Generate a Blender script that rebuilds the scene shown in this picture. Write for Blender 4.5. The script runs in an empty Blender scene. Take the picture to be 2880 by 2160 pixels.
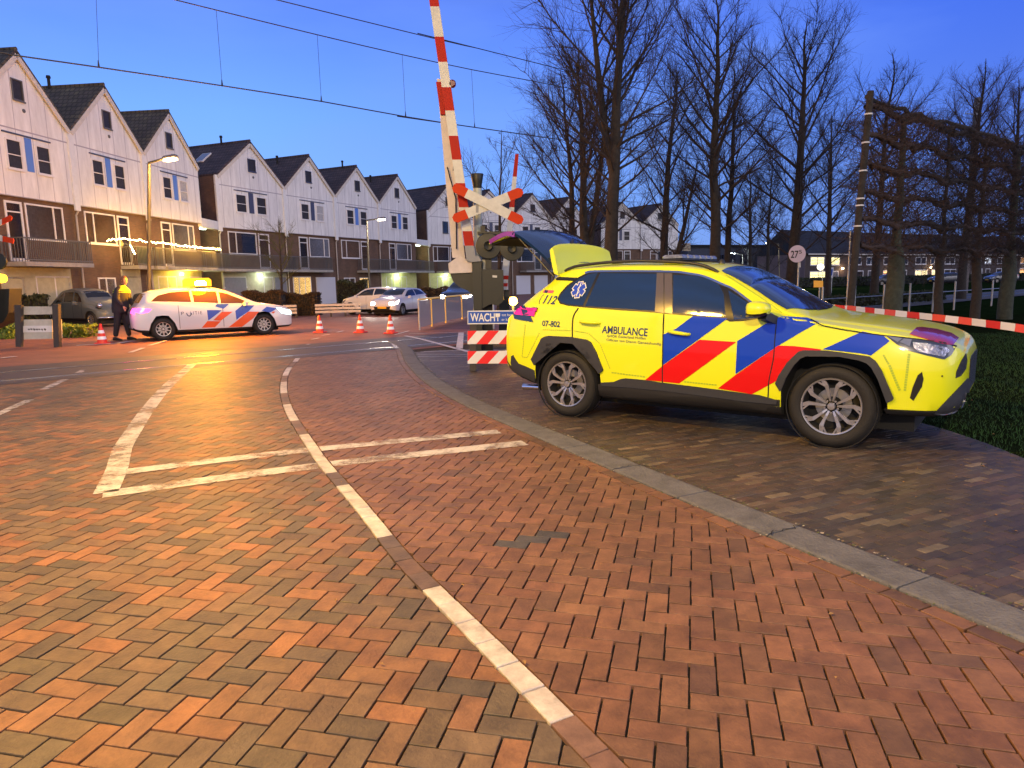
import bpy, bmesh, math, random
import numpy as np
from mathutils import Vector, Matrix
from mathutils.bvhtree import BVHTree
R = math.radians
random.seed(5); rng = np.random.default_rng(11)
sc = bpy.context.scene
col = sc.collection
# ---------------------------------------------------------------- camera
F, PITCH, ROLL, CH = 1935.0, .1477, -.0207, 1.49
_f = Vector((0, math.cos(PITCH), -math.sin(PITCH))); _u0 = Vector((0, math.sin(PITCH), math.cos(PITCH))); _r0 = Vector((1, 0, 0))
RT = math.cos(ROLL)*_r0 + math.sin(ROLL)*_u0; UP = -math.sin(ROLL)*_r0 + math.cos(ROLL)*_u0
CO = Vector((0, 0, CH))
cd = bpy.data.cameras.new('camera'); cam = bpy.data.objects.new('camera', cd); col.objects.link(cam)
cd.sensor_width = 36; cd.lens = F/2880*36; cd.clip_start = .05; cd.clip_end = 3000
cam.matrix_world = Matrix(((RT.x, UP.x, -_f.x, CO.x), (RT.y, UP.y, -_f.y, CO.y), (RT.z, UP.z, -_f.z, CO.z), (0, 0, 0, 1)))
sc.camera = cam
def ray(px, py): return (RT*((px-1440)/F) - UP*((py-1080)/F) + _f)
def G(px, py, z=0.):                      # the point at height z seen at a pixel of the photograph
    d = ray(px, py); t = (z-CH)/d.z; return CO + d*t
def P(px, py, Y):                         # the point at distance Y
    d = ray(px, py); return CO + d*(Y/d.y)
# ---------------------------------------------------------------- light
sc.render.engine = 'CYCLES'
sc.cycles.use_denoising = True
sc.cycles.max_bounces = 6; sc.cycles.diffuse_bounces = 3; sc.cycles.glossy_bounces = 4; sc.cycles.transparent_max_bounces = 12
sc.cycles.sample_clamp_indirect = 4
sc.view_settings.view_transform = 'Standard'; sc.view_settings.look = 'None'; sc.view_settings.gamma = 1; sc.view_settings.exposure = 0.2
w = bpy.data.worlds.new('World'); sc.world = w; w.use_nodes = True
nt = w.node_tree; N = nt.nodes; L = nt.links; N.clear()
def nd(nt, t, **k):
    n = nt.nodes.new(t)
    for a, b in k.items(): setattr(n, a, b)
    return n
SUN_EL, SUN_AZ = 12, 160
out = nd(nt, 'ShaderNodeOutputWorld'); bg = nd(nt, 'ShaderNodeBackground'); bg2 = nd(nt, 'ShaderNodeBackground'); add = nd(nt, 'ShaderNodeAddShader')
sky = nd(nt, 'ShaderNodeTexSky', sky_type='NISHITA', sun_disc=False, sun_elevation=R(1.0), sun_rotation=R(SUN_AZ), ozone_density=4.0)
L.new(sky.outputs[0], bg2.inputs[0]); bg2.inputs[1].default_value = .05
geo = nd(nt, 'ShaderNodeTexCoord'); sep = nd(nt, 'ShaderNodeSeparateXYZ'); L.new(geo.outputs['Generated'], sep.inputs[0])
ramp = nd(nt, 'ShaderNodeValToRGB'); L.new(sep.outputs[2], ramp.inputs[0])
def setramp(r, st):
    e = r.color_ramp.elements
    e[0].position, e[0].color = st[0][0], (*st[0][1], 1); e[1].position, e[1].color = st[-1][0], (*st[-1][1], 1)
    for p, c in st[1:-1]:
        q = e.new(p); q.color = (*c, 1)
# dusk sky, deeper to the right of the view (away from the afterglow), lighter to the left
setramp(ramp, [(0., (.30, .50, .84)), (.10, (.23, .47, .98)), (.22, (.175, .39, 1.03)), (.33, (.115, .25, .95)), (.42, (.09, .17, .62)), (.55, (.15, .17, .30)), (1., (.14, .16, .28))])
ramp2 = nd(nt, 'ShaderNodeValToRGB'); L.new(sep.outputs[2], ramp2.inputs[0])
setramp(ramp2, [(0., (.13, .25, .66)), (.10, (.11, .22, .72)), (.30, (.055, .14, .74)), (.40, (.06, .10, .45)), (.55, (.12, .14, .27)), (1., (.13, .15, .27))])
mr = nd(nt, 'ShaderNodeMapRange'); L.new(sep.outputs[0], mr.inputs[0]); mr.inputs[1].default_value = -.35; mr.inputs[2].default_value = .55
mix = nd(nt, 'ShaderNodeMix', data_type='RGBA'); L.new(mr.outputs[0], mix.inputs[0]); L.new(ramp.outputs[0], mix.inputs[6]); L.new(ramp2.outputs[0], mix.inputs[7])
# soft high cloud
noi = nd(nt, 'ShaderNodeTexNoise'); noi.inputs['Scale'].default_value = 2.2; noi.inputs['Detail'].default_value = 5; noi.inputs['Roughness'].default_value = .5
mp = nd(nt, 'ShaderNodeMapping'); mp.inputs['Scale'].default_value = (1, 1, 3.5); L.new(geo.outputs['Generated'], mp.inputs[0]); L.new(mp.outputs[0], noi.inputs[0])
cr = nd(nt, 'ShaderNodeMapRange'); L.new(noi.outputs[0], cr.inputs[0]); cr.inputs[1].default_value = .45; cr.inputs[2].default_value = .75; cr.inputs[4].default_value = .5
mixc = nd(nt, 'ShaderNodeMix', data_type='RGBA'); L.new(cr.outputs[0], mixc.inputs[0]); L.new(mix.outputs[2], mixc.inputs[6]); mixc.inputs[7].default_value = (.20, .35, .92, 1)
# pale afterglow low in the sky behind the camera
neg = nd(nt, 'ShaderNodeMapRange'); L.new(sep.outputs[1], neg.inputs[0]); neg.inputs[1].default_value = .1; neg.inputs[2].default_value = -.8
z2 = nd(nt, 'ShaderNodeMapRange'); L.new(sep.outputs[2], z2.inputs[0]); z2.inputs[1].default_value = .75; z2.inputs[2].default_value = .0
mul = nd(nt, 'ShaderNodeMath', operation='MULTIPLY'); L.new(neg.outputs[0], mul.inputs[0]); L.new(z2.outputs[0], mul.inputs[1])
mixg = nd(nt, 'ShaderNodeMix', data_type='RGBA'); L.new(mul.outputs[0], mixg.inputs[0]); L.new(mixc.outputs[2], mixg.inputs[6]); mixg.inputs[7].default_value = (.80, .76, .80, 1)
L.new(mixg.outputs[2], bg.inputs[0]); bg.inputs[1].default_value = 1.0
L.new(bg.outputs[0], add.inputs[0]); L.new(bg2.outputs[0], add.inputs[1]); L.new(add.outputs[0], out.inputs[0])
sl = bpy.data.lights.new('afterglow', 'SUN'); so = bpy.data.objects.new('afterglow', sl); col.objects.link(so)
sl.energy = .62; sl.angle = R(35); sl.color = (1, .93, .98)
so.rotation_euler = Vector((-.85, .50, -.28)).to_track_quat('-Z', 'Y').to_euler()
# ---------------------------------------------------------------- helpers
def tag(o, label=None, cat=None, group=None, kind=None):
    if label: o['label'] = label
    if cat: o['category'] = cat
    if group: o['group'] = group
    if kind: o['kind'] = kind
    return o
def empty(name, loc=(0, 0, 0), rz=0, label=None, cat=None, group=None):
    o = bpy.data.objects.new(name, None); col.objects.link(o); o.location = loc; o.rotation_euler = (0, 0, rz); o.empty_display_size = .2
    return tag(o, label, cat, group)
def copy_tree(o, parent=None):
    c = o.copy(); col.objects.link(c)
    if parent: c.parent = parent
    for ch in list(o.children): copy_tree(ch, c)
    return c
def link(name, me, mats, parent=None, smooth=None):
    o = bpy.data.objects.new(name, me); col.objects.link(o)
    for m in (mats if isinstance(mats, (list, tuple)) else [mats]): me.materials.append(m)
    if parent: o.parent = parent
    if smooth is not None:
        me.shade_smooth()
        if smooth < 180: me.set_sharp_from_angle(angle=R(smooth))
    return o
def fr(p0, p1):                            # frame matrix with z along p0->p1
    z = (Vector(p1)-Vector(p0)).normalized(); a = Vector((0, 0, 1)) if abs(z.z) < .95 else Vector((1, 0, 0))
    x = a.cross(z).normalized(); y = z.cross(x); return x, y, z
class MB:
    def __init__(s): s.v = []; s.f = []; s.m = []
    def add(s, v, f, m=0):
        b = len(s.v); s.v += [tuple(q) for q in v]; s.f += [tuple(b+i for i in q) for q in f]; s.m += [m]*len(f); return s
    def box(s, x0, x1, y0, y1, z0, z1, m=0, M=None):
        v = [(x, y, z) for z in (z0, z1) for y in (y0, y1) for x in (x0, x1)]
        if M is not None: v = [M @ Vector(q) for q in v]
        return s.add(v, [(0, 2, 3, 1), (4, 5, 7, 6), (0, 1, 5, 4), (2, 6, 7, 3), (0, 4, 6, 2), (1, 3, 7, 5)], m)
    def bbox(s, x0, x1, y0, y1, z0, z1, b=.01, m=0, M=None):   # box with chamfered vertical and top edges
        pr = [(x0+b, y0), (x1-b, y0), (x1, y0+b), (x1, y1-b), (x1-b, y1), (x0+b, y1), (x0, y1-b), (x0, y0+b)]
        cx, cy = (x0+x1)/2, (y0+y1)/2
        v = [(x, y, z0) for x, y in pr]+[(x, y, z1-b) for x, y in pr]+[(cx+(x-cx)*(1-2*b/max(x1-x0, .001)), cy+(y-cy)*(1-2*b/max(y1-y0, .001)), z1) for x, y in pr]
        if M is not None: v = [M @ Vector(q) for q in v]
        f = [tuple(range(7, -1, -1)), tuple(range(16, 24))]
        for k in (0, 8): f += [(k+i, k+(i+1) % 8, k+8+(i+1) % 8, k+8+i) for i in range(8)]
        return s.add(v, f, m)
    def tube(s, pts, r, n=8, m=0, cap=True):
        pts = [Vector(p) for p in pts]; k = len(pts); rr = r if isinstance(r, (list, tuple)) else [r]*k
        v = []; x = None
        for i, p in enumerate(pts):
            t = (pts[min(i+1, k-1)]-pts[max(i-1, 0)])
            if t.length < 1e-9: t = Vector((0, 0, 1))
            t.normalize()
            if x is None: x, y, _ = fr((0, 0, 0), t)
            else:
                x = (x - t*x.dot(t)); x = x.normalized() if x.length > 1e-6 else fr((0, 0, 0), t)[0]; y = t.cross(x)
            v += [p+(x*math.cos(2*math.pi*j/n)+y*math.sin(2*math.pi*j/n))*rr[i] for j in range(n)]
        f = [(i*n+j, i*n+(j+1) % n, (i+1)*n+(j+1) % n, (i+1)*n+j) for i in range(k-1) for j in range(n)]
        if cap: f += [tuple(range(n-1, -1, -1)), tuple(range((k-1)*n, k*n))]
        return s.add(v, f, m)
    def bar(s, p0, p1, w_, h_, m=0):       # rectangular bar
        x, y, z = fr(p0, p1); p0, p1 = Vector(p0), Vector(p1)
        v = [p+x*a*w_/2+y*b*h_/2 for p in (p0, p1) for a, b in ((-1, -1), (1, -1), (1, 1), (-1, 1))]
        return s.add(v, [(3, 2, 1, 0), (4, 5, 6, 7), (0, 1, 5, 4), (1, 2, 6, 5), (2, 3, 7, 6), (3, 0, 4, 7)], m)
    def lathe(s, prof, n=32, M=None, m=0, close=False): # prof [(r,z)] about local z
        k = len(prof); v = []
        for r_, z_ in prof: v += [Vector((r_*math.cos(2*math.pi*j/n), r_*math.sin(2*math.pi*j/n), z_)) for j in range(n)]
        if M is not None: v = [M @ q for q in v]
        f = [(i*n+j, i*n+(j+1) % n, (i+1)*n+(j+1) % n, (i+1)*n+j) for i in range(k-1) for j in range(n)]
        if close: f += [((k-1)*n+j, (k-1)*n+(j+1) % n, (j+1) % n, j) for j in range(n)]
        return s.add(v, f, m)
    def prism(s, poly, fn, t0, t1, m=0):   # poly 2D (ccw), fn(u,v,t)->3D
        k = len(poly); v = [fn(a, b, t0) for a, b in poly]+[fn(a, b, t1) for a, b in poly]
        return s.add(v, [tuple(range(k-1, -1, -1)), tuple(range(k, 2*k))]+[(i, (i+1) % k, k+(i+1) % k, k+i) for i in range(k)], m)
    def build(s, name, mats, parent=None, smooth=None, fix=True):
        me = bpy.data.meshes.new(name); me.from_pydata(s.v, [], s.f)
        if any(s.m): me.polygons.foreach_set('material_index', s.m)
        if fix:
            bm = bmesh.new(); bm.from_mesh(me); bmesh.ops.recalc_face_normals(bm, faces=bm.faces); bm.to_mesh(me); bm.free()
        me.update(); return link(name, me, mats, parent, smooth)
def tubes(Pn, Rn, n):                      # many tubes at once: Pn (N,k,3), Rn (N,k) -> verts, faces
    Pn = np.asarray(Pn, float); Rn = np.asarray(Rn, float); Nn, k, _ = Pn.shape
    t = Pn[:, -1]-Pn[:, 0]; t /= np.linalg.norm(t, axis=1, keepdims=True)+1e-9
    a = np.where(np.abs(t[:, 2:3]) < .9, [[0, 0, 1.]], [[1., 0, 0]]); x = np.cross(a, t); x /= np.linalg.norm(x, axis=1, keepdims=True)+1e-9; y = np.cross(t, x)
    an = 2*np.pi*np.arange(n)/n; ring = x[:, None]*np.cos(an)[None, :, None]+y[:, None]*np.sin(an)[None, :, None]
    V = Pn[:, :, None]+ring[:, None]*Rn[:, :, None, None]
    b = (np.arange(Nn)*k*n)[:, None, None]; i = (np.arange(k-1)*n)[None, :, None]; j = np.arange(n)[None, None]; j2 = (j+1) % n
    Fc = np.stack([b+i+j, b+i+j2, b+i+n+j2, b+i+n+j], -1).reshape(-1, 4)
    return V.reshape(-1, 3), Fc
def fastmesh(name, V, Fl):                 # V (n,3); Fl list of (m,k) face arrays
    me = bpy.data.meshes.new(name); V = np.asarray(V, np.float32)
    me.vertices.add(len(V)); me.vertices.foreach_set('co', V.ravel())
    lo = np.concatenate([f.ravel() for f in Fl]).astype(np.int32); tot = np.concatenate([np.full(len(f), f.shape[1]) for f in Fl]).astype(np.int32)
    st = np.concatenate([[0], np.cumsum(tot)[:-1]]).astype(np.int32)
    me.loops.add(len(lo)); me.loops.foreach_set('vertex_index', lo); me.polygons.add(len(tot)); me.polygons.foreach_set('loop_start', st)
    me.update(calc_edges=True); return me
def smooth_line(pts, step=.25):
    pts = [np.array(p, float) for p in pts]; q = [2*pts[0]-pts[1]]+pts+[2*pts[-1]-pts[-2]]; o = []
    for i in range(1, len(q)-2):
        a, b, c, d = q[i-1:i+3]; n = max(1, int(np.linalg.norm(c-b)/step))
        for k in range(n):
            t = k/n; o.append(.5*((2*b)+(c-a)*t+(2*a-5*b+4*c-d)*t*t+(3*b-a-3*c+d)*t**3))
    o.append(pts[-1]); return np.array(o)
# ---------------------------------------------------------------- materials
def mat(name, c, rough=.6, metal=0, var=0., vscale=4., bump=0., bscale=40., emit=0, ecol=None, coat=0, alpha=1, spec=.5, var2=None):
    m = bpy.data.materials.new(name); m.use_nodes = True; t = m.node_tree; b = t.nodes['Principled BSDF']
    b.inputs['Base Color'].default_value = (*c, 1); b.inputs['Roughness'].default_value = rough; b.inputs['Metallic'].default_value = metal
    b.inputs['Specular IOR Level'].default_value = spec
    if coat: b.inputs['Coat Weight'].default_value = coat; b.inputs['Coat Roughness'].default_value = .06
    if alpha < 1: b.inputs['Alpha'].default_value = alpha
    if emit: b.inputs['Emission Color'].default_value = (*(ecol or c), 1); b.inputs['Emission Strength'].default_value = emit
    if var or bump:
        tc = nd(t, 'ShaderNodeTexCoord')
    if var:
        n = nd(t, 'ShaderNodeTexNoise'); n.inputs['Scale'].default_value = vscale; n.inputs['Detail'].default_value = 6; n.inputs['Roughness'].default_value = .65
        t.links.new(tc.outputs['Object'], n.inputs[0])
        r = nd(t, 'ShaderNodeMapRange'); r.inputs[1].default_value = .3; r.inputs[2].default_value = .7; t.links.new(n.outputs[0], r.inputs[0])
        x = nd(t, 'ShaderNodeMix', data_type='RGBA'); t.links.new(r.outputs[0], x.inputs[0])
        c2 = var2 or tuple(q*(1-var) for q in c); x.inputs[6].default_value = (*c2, 1); x.inputs[7].default_value = (*[min(1, q*(1+var*.5)) for q in c], 1)
        t.links.new(x.outputs[2], b.inputs['Base Color'])
        r2 = nd(t, 'ShaderNodeMapRange'); t.links.new(n.outputs[0], r2.inputs[0]); r2.inputs[3].default_value = max(0, rough-.1); r2.inputs[4].default_value = min(1, rough+.1); t.links.new(r2.outputs[0], b.inputs['Roughness'])
    if bump:
        n2 = nd(t, 'ShaderNodeTexNoise'); n2.inputs['Scale'].default_value = bscale; n2.inputs['Detail'].default_value = 4; t.links.new(tc.outputs['Object'], n2.inputs[0])
        bp = nd(t, 'ShaderNodeBump'); bp.inputs['Strength'].default_value = bump; bp.inputs['Distance'].default_value = .02; t.links.new(n2.outputs[0], bp.inputs['Height']); t.links.new(bp.outputs[0], b.inputs['Normal'])
    return m
def glow(name, c, s):
    m = bpy.data.materials.new(name); m.use_nodes = True; t = m.node_tree; t.nodes.clear()
    o = nd(t, 'ShaderNodeOutputMaterial'); e = nd(t, 'ShaderNodeEmission'); e.inputs[0].default_value = (*c, 1); e.inputs[1].default_value = s; t.links.new(e.outputs[0], o.inputs[0]); return m
def lamp(name, loc, power, color, parent=None, kind='POINT', r=.08, spot=None, rot=None):
    l = bpy.data.lights.new(name, kind); l.energy = power; l.color = color
    if kind in ('POINT', 'SPOT'): l.shadow_soft_size = r
    if kind == 'AREA': l.size = r
    if spot: l.spot_size = R(spot); l.spot_blend = .6
    o = bpy.data.objects.new(name, l); col.objects.link(o); o.location = loc
    if rot is not None: o.rotation_euler = Vector(rot).to_track_quat('-Z', 'Y').to_euler()
    if parent: o.parent = parent
    return o
def brickmat(name, c1, c2, mortar, bw=.21, bh=.06, uv='wall', rough=.8, mort=.012):
    m = bpy.data.materials.new(name); m.use_nodes = True; t = m.node_tree; b = t.nodes['Principled BSDF']; b.inputs['Roughness'].default_value = rough
    tc = nd(t, 'ShaderNodeTexCoord'); s = nd(t, 'ShaderNodeSeparateXYZ'); t.links.new(tc.outputs['Object'], s.inputs[0]); cb = nd(t, 'ShaderNodeCombineXYZ')
    if uv == 'wall':
        a = nd(t, 'ShaderNodeMath', operation='ADD'); t.links.new(s.outputs[0], a.inputs[0]); t.links.new(s.outputs[1], a.inputs[1]); t.links.new(a.outputs[0], cb.inputs[0]); t.links.new(s.outputs[2], cb.inputs[1])
    else: t.links.new(s.outputs[0], cb.inputs[0]); t.links.new(s.outputs[1], cb.inputs[1])
    k = nd(t, 'ShaderNodeTexBrick'); k.inputs['Scale'].default_value = 1; k.inputs['Brick Width'].default_value = bw; k.inputs['Row Height'].default_value = bh; k.inputs['Mortar Size'].default_value = mort
    k.inputs['Color1'].default_value = (*c1, 1); k.inputs['Color2'].default_value = (*c2, 1); k.inputs['Mortar'].default_value = (*mortar, 1); t.links.new(cb.outputs[0], k.inputs[0])
    n = nd(t, 'ShaderNodeTexNoise'); n.inputs['Scale'].default_value = 1.3; n.inputs['Detail'].default_value = 5; t.links.new(tc.outputs['Object'], n.inputs[0])
    r = nd(t, 'ShaderNodeMapRange'); t.links.new(n.outputs[0], r.inputs[0]); r.inputs[1].default_value = .3; r.inputs[2].default_value = .7; r.inputs[3].default_value = .72; r.inputs[4].default_value = 1.15
    x = nd(t, 'ShaderNodeMix', data_type='RGBA', blend_type='MULTIPLY'); x.inputs[0].default_value = 1; t.links.new(k.outputs[0], x.inputs[6]); t.links.new(r.outputs[0], x.inputs[7]); t.links.new(x.outputs[2], b.inputs['Base Color'])
    bp = nd(t, 'ShaderNodeBump'); bp.inputs['Strength'].default_value = .5; bp.inputs['Distance'].default_value = .006; bp.invert = True; t.links.new(k.outputs[1], bp.inputs['Height']); t.links.new(bp.outputs[0], b.inputs['Normal'])
    return m
def attrmat(name, rough=.75, bump=.35, bscale=60, spec=.4, vscale=9):
    m = bpy.data.materials.new(name); m.use_nodes = True; t = m.node_tree; b = t.nodes['Principled BSDF']; b.inputs['Specular IOR Level'].default_value = spec
    a = nd(t, 'ShaderNodeAttribute', attribute_name='Col'); tc = nd(t, 'ShaderNodeTexCoord')
    n = nd(t, 'ShaderNodeTexNoise'); n.inputs['Scale'].default_value = vscale; n.inputs['Detail'].default_value = 8; n.inputs['Roughness'].default_value = .7; t.links.new(tc.outputs['Object'], n.inputs[0])
    r = nd(t, 'ShaderNodeMapRange'); t.links.new(n.outputs[0], r.inputs[0]); r.inputs[1].default_value = .3; r.inputs[2].default_value = .7; r.inputs[3].default_value = .58; r.inputs[4].default_value = 1.28
    x = nd(t, 'ShaderNodeMix', data_type='RGBA', blend_type='MULTIPLY'); x.inputs[0].default_value = 1; t.links.new(a.outputs[0], x.inputs[6]); t.links.new(r.outputs[0], x.inputs[7])
    # broad dirt
    n3 = nd(t, 'ShaderNodeTexNoise'); n3.inputs['Scale'].default_value = .9; n3.inputs['Detail'].default_value = 3; t.links.new(tc.outputs['Object'], n3.inputs[0])
    r3 = nd(t, 'ShaderNodeMapRange'); t.links.new(n3.outputs[0], r3.inputs[0]); r3.inputs[1].default_value = .35; r3.inputs[2].default_value = .65; r3.inputs[3].default_value = .82; r3.inputs[4].default_value = 1.1
    x3 = nd(t, 'ShaderNodeMix', data_type='RGBA', blend_type='MULTIPLY'); x3.inputs[0].default_value = 1; t.links.new(x.outputs[2], x3.inputs[6]); t.links.new(r3.outputs[0], x3.inputs[7]); t.links.new(x3.outputs[2], b.inputs['Base Color'])
    r2 = nd(t, 'ShaderNodeMapRange'); t.links.new(n.outputs[0], r2.inputs[0]); r2.inputs[3].default_value = rough-.15; r2.inputs[4].default_value = rough+.12; t.links.new(r2.outputs[0], b.inputs['Roughness'])
    n2 = nd(t, 'ShaderNodeTexNoise'); n2.inputs['Scale'].default_value = bscale; n2.inputs['Detail'].default_value = 5; t.links.new(tc.outputs['Object'], n2.inputs[0])
    bp = nd(t, 'ShaderNodeBump'); bp.inputs['Strength'].default_value = bump; bp.inputs['Distance'].default_value = .01; t.links.new(n2.outputs[0], bp.inputs['Height']); t.links.new(bp.outputs[0], b.inputs['Normal'])
    return m
def hedgemat(name, c):
    return mat(name, c, .8, var=.5, vscale=6)
BLACK = mat('black_plastic', (.018, .019, .022), .45)
DARK = mat('dark_matte', (.012, .012, .012), .9)
WHITE = mat('white_paint', (.72, .72, .72), .45, var=.12, vscale=3)
METAL = mat('galvanised_steel', (.42, .43, .44), .45, .8, var=.2)
GLASS = mat('dark_window_glass', (.012, .014, .017), .06, spec=.9)
# ================================================================ GROUND
CL = smooth_line([(-5.0, 16.4), (-4.45, 14.23), (-4.0, 12.17), (-3.4, 10.13), (-2.7, 8.2), (-1.88, 6.29), (-1.59, 5.64), (-.98, 4.38), (-.62, 3.6), (-.35, 3.10), (.11, 2.25), (.42, 1.65), (1.0, .5), (1.7, -1.4)])
KR = smooth_line([(-3.3, 18.2), (-2.62, 16.03), (-2.07, 13.3), (-1.5, 10.96), (-1.07, 9.59), (-.72, 8.64), (-.44, 7.95), (-.03, 7.03), (.49, 5.9), (.93, 4.93), (1.36, 4.02), (1.57, 3.58), (1.82, 3.08), (2.08, 2.55), (2.7, 1.3), (3.2, .3), (3.9, -1.4)])
def nrm(line):
    t = np.gradient(line, axis=0); t /= np.linalg.norm(t, axis=1, keepdims=True); return np.stack([-t[:, 1], t[:, 0]], 1)  # left of travel
KN = nrm(KR)
KI = KR + KN*.27                           # travelling towards the camera, left of travel = right side of the picture
NEAR = smooth_line([(-16, 8.9), (-12.5, 10.7), (-9.3, 12.42), (-8.13, 13.0), (-5.49, 14.32), (-3.57, 15.1), (-1.2, 16.6)], .5)
def sdist(line, p):                        # signed distance, + on the left of travel, and the local frame
    d = line-p; i = int(np.argmin((d**2).sum(1))); best = None
    for k in (i-1, i):
        if 0 <= k < len(line)-1:
            a, b = line[k], line[k+1]; t = np.clip(((p-a)@(b-a))/((b-a)@(b-a)), 0, 1); q = a+t*(b-a); e = np.linalg.norm(p-q)
            if best is None or e < best[0]: best = (e, q, (b-a)/np.linalg.norm(b-a))
    e, q, t = best; n = np.array([-t[1], t[0]]); return (p-q)@n, q, n
def clip(poly, q, n):                      # keep the side where (x-q).n > 0
    o = []
    for i in range(len(poly)):
        a, b = poly[i], poly[(i+1) % len(poly)]; da, db = (a-q)@n, (b-q)@n
        if da >= 0: o.append(a)
        if da*db < 0: o.append(a+(b-a)*da/(da-db))
    return o
def cut(poly, line, side, off):            # clip a small polygon against one side of a line
    c = sum(poly)/len(poly); s, q, n = sdist(line, c)
    s = s*side-off; rr = max(np.linalg.norm(p-c) for p in poly)
    if s > rr: return poly
    if s < -rr: return []
    return clip(poly, q+n*side*off, n*side)
def area(p):
    return .5*abs(sum(p[i][0]*p[(i+1) % len(p)][1]-p[(i+1) % len(p)][0]*p[i][1] for i in range(len(p))))
class Bricks:
    def __init__(s): s.V = []; s.F = {3: [], 4: []}; s.C = {3: [], 4: []}; s.n = 0; s.ng = []
    def brick(s, poly, color, z=0., gap=.0048, ch=.0018, dep=.024, tilt=.0012):
        c = sum(poly)/len(poly); k = len(poly)
        g = random.uniform(-tilt, tilt), random.uniform(-tilt, tilt)
        def ins(d, zz):
            o = []
            for p in poly:
                v = p-c; l = np.linalg.norm(v); q = c+v*(1-1.35*d/l); o.append((q[0], q[1], z+zz+(q-c)[0]*g[0]*10+(q-c)[1]*g[1]*10))
            return o
        zz = random.uniform(-.0025, .0)
        b = s.n; s.V += ins(gap+ch, zz)+ins(gap, zz-ch)+ins(gap, -dep); s.n += 3*k
        s.ng.append(([b+i for i in range(k)], color))
        for a in (0, k):
            for i in range(k): s.ng.append(([b+a+i, b+a+k+i, b+a+k+(i+1) % k, b+a+(i+1) % k], color))
    def build(s, name, m):
        me = bpy.data.meshes.new(name); me.from_pydata(s.V, [], [f for f, c in s.ng])
        at = me.color_attributes.new('Col', 'FLOAT_COLOR', 'CORNER')
        cc = np.concatenate([np.tile(np.array([*c, 1.]), (len(f), 1)) for f, c in s.ng]); at.data.foreach_set('color', cc.ravel())
        return link(name, me, m)
def ccw(p):
    a = sum(p[i][0]*p[(i+1) % len(p)][1]-p[(i+1) % len(p)][0]*p[i][1] for i in range(len(p)))
    return p if a > 0 else p[::-1]
def herring(ang, org, x0, x1, y0, y1, b=.1):
    ca, sa = math.cos(ang), math.sin(ang); o = np.array(org)
    ex, ey = np.array([ca, sa]), np.array([-sa, ca]); R_ = int(22/b)
    cor = [np.array(p)-o for p in ((x0, y0), (x1, y0), (x1, y1), (x0, y1))]
    us = [c@ex/b for c in cor]; vs = [c@ey/b for c in cor]
    for r in range(int(min(vs))-2, int(max(vs))+2):
        for c in range(int(min(us))-2, int(max(us))+2):
            k = (c-r) % 4
            if k == 0: w_, h_ = 2, 1
            elif k == 3: w_, h_ = 1, 2
            else: continue
            p = [o+ex*(c+i)*b+ey*(r+j)*b for i, j in ((0, 0), (w_, 0), (w_, h_), (0, h_))]
            m = (p[0]+p[2])/2
            if x0 < m[0] < x1 and y0 < m[1] < y1 and -.85*abs(m[1])-4 < m[0] < .8*m[1]+3: yield p, m
from mathutils import noise as mnoise
def vary(c, a):
    s = 1+random.uniform(-a, a)*1.25; return tuple(max(.004, q*s*(1+random.uniform(-a, a)*.22)) for q in c)
PAL_L = [(.23, .112, .052), (.19, .108, .054), (.15, .100, .058), (.128, .092, .055), (.108, .082, .053), (.26, .118, .050), (.17, .104, .055)]
PAL_R = [(.205, .098, .052), (.193, .093, .050), (.215, .103, .054), (.178, .088, .049), (.15, .080, .048)]
strips = []                                # painted lines: list of (polyline, half width, wear)
LINES = {
 'left': (smooth_line([(-6.34, 13.61), (-5.32, 10.52), (-4.55, 8.45), (-4.03, 7.16), (-3.69, 6.34), (-3.36, 5.68), (-3.03, 4.94)]), .085),
 'up': (smooth_line([(-3.2, 5.53), (-2.58, 5.84), (-1.89, 6.15), (-1.21, 6.4), (-.14, 6.77)]), .095),
 'low': (smooth_line([(-3.03, 4.90), (-2.34, 5.26), (-1.62, 5.60), (-1.0, 5.85), (.11, 6.26)]), .10)}
DASH = [((-6.2, 7.9), (-6.71, 9.45)), ((-7.18, 10.45), (-7.6, 11.6)), ((-7.93, 12.5), (-8.1, 12.95))]
road, paint = Bricks(), []
DKB = [tuple(G(x, y)[:2]) for x, y in ((1425, 1520), (1480, 1505), (1545, 1490))]
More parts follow.
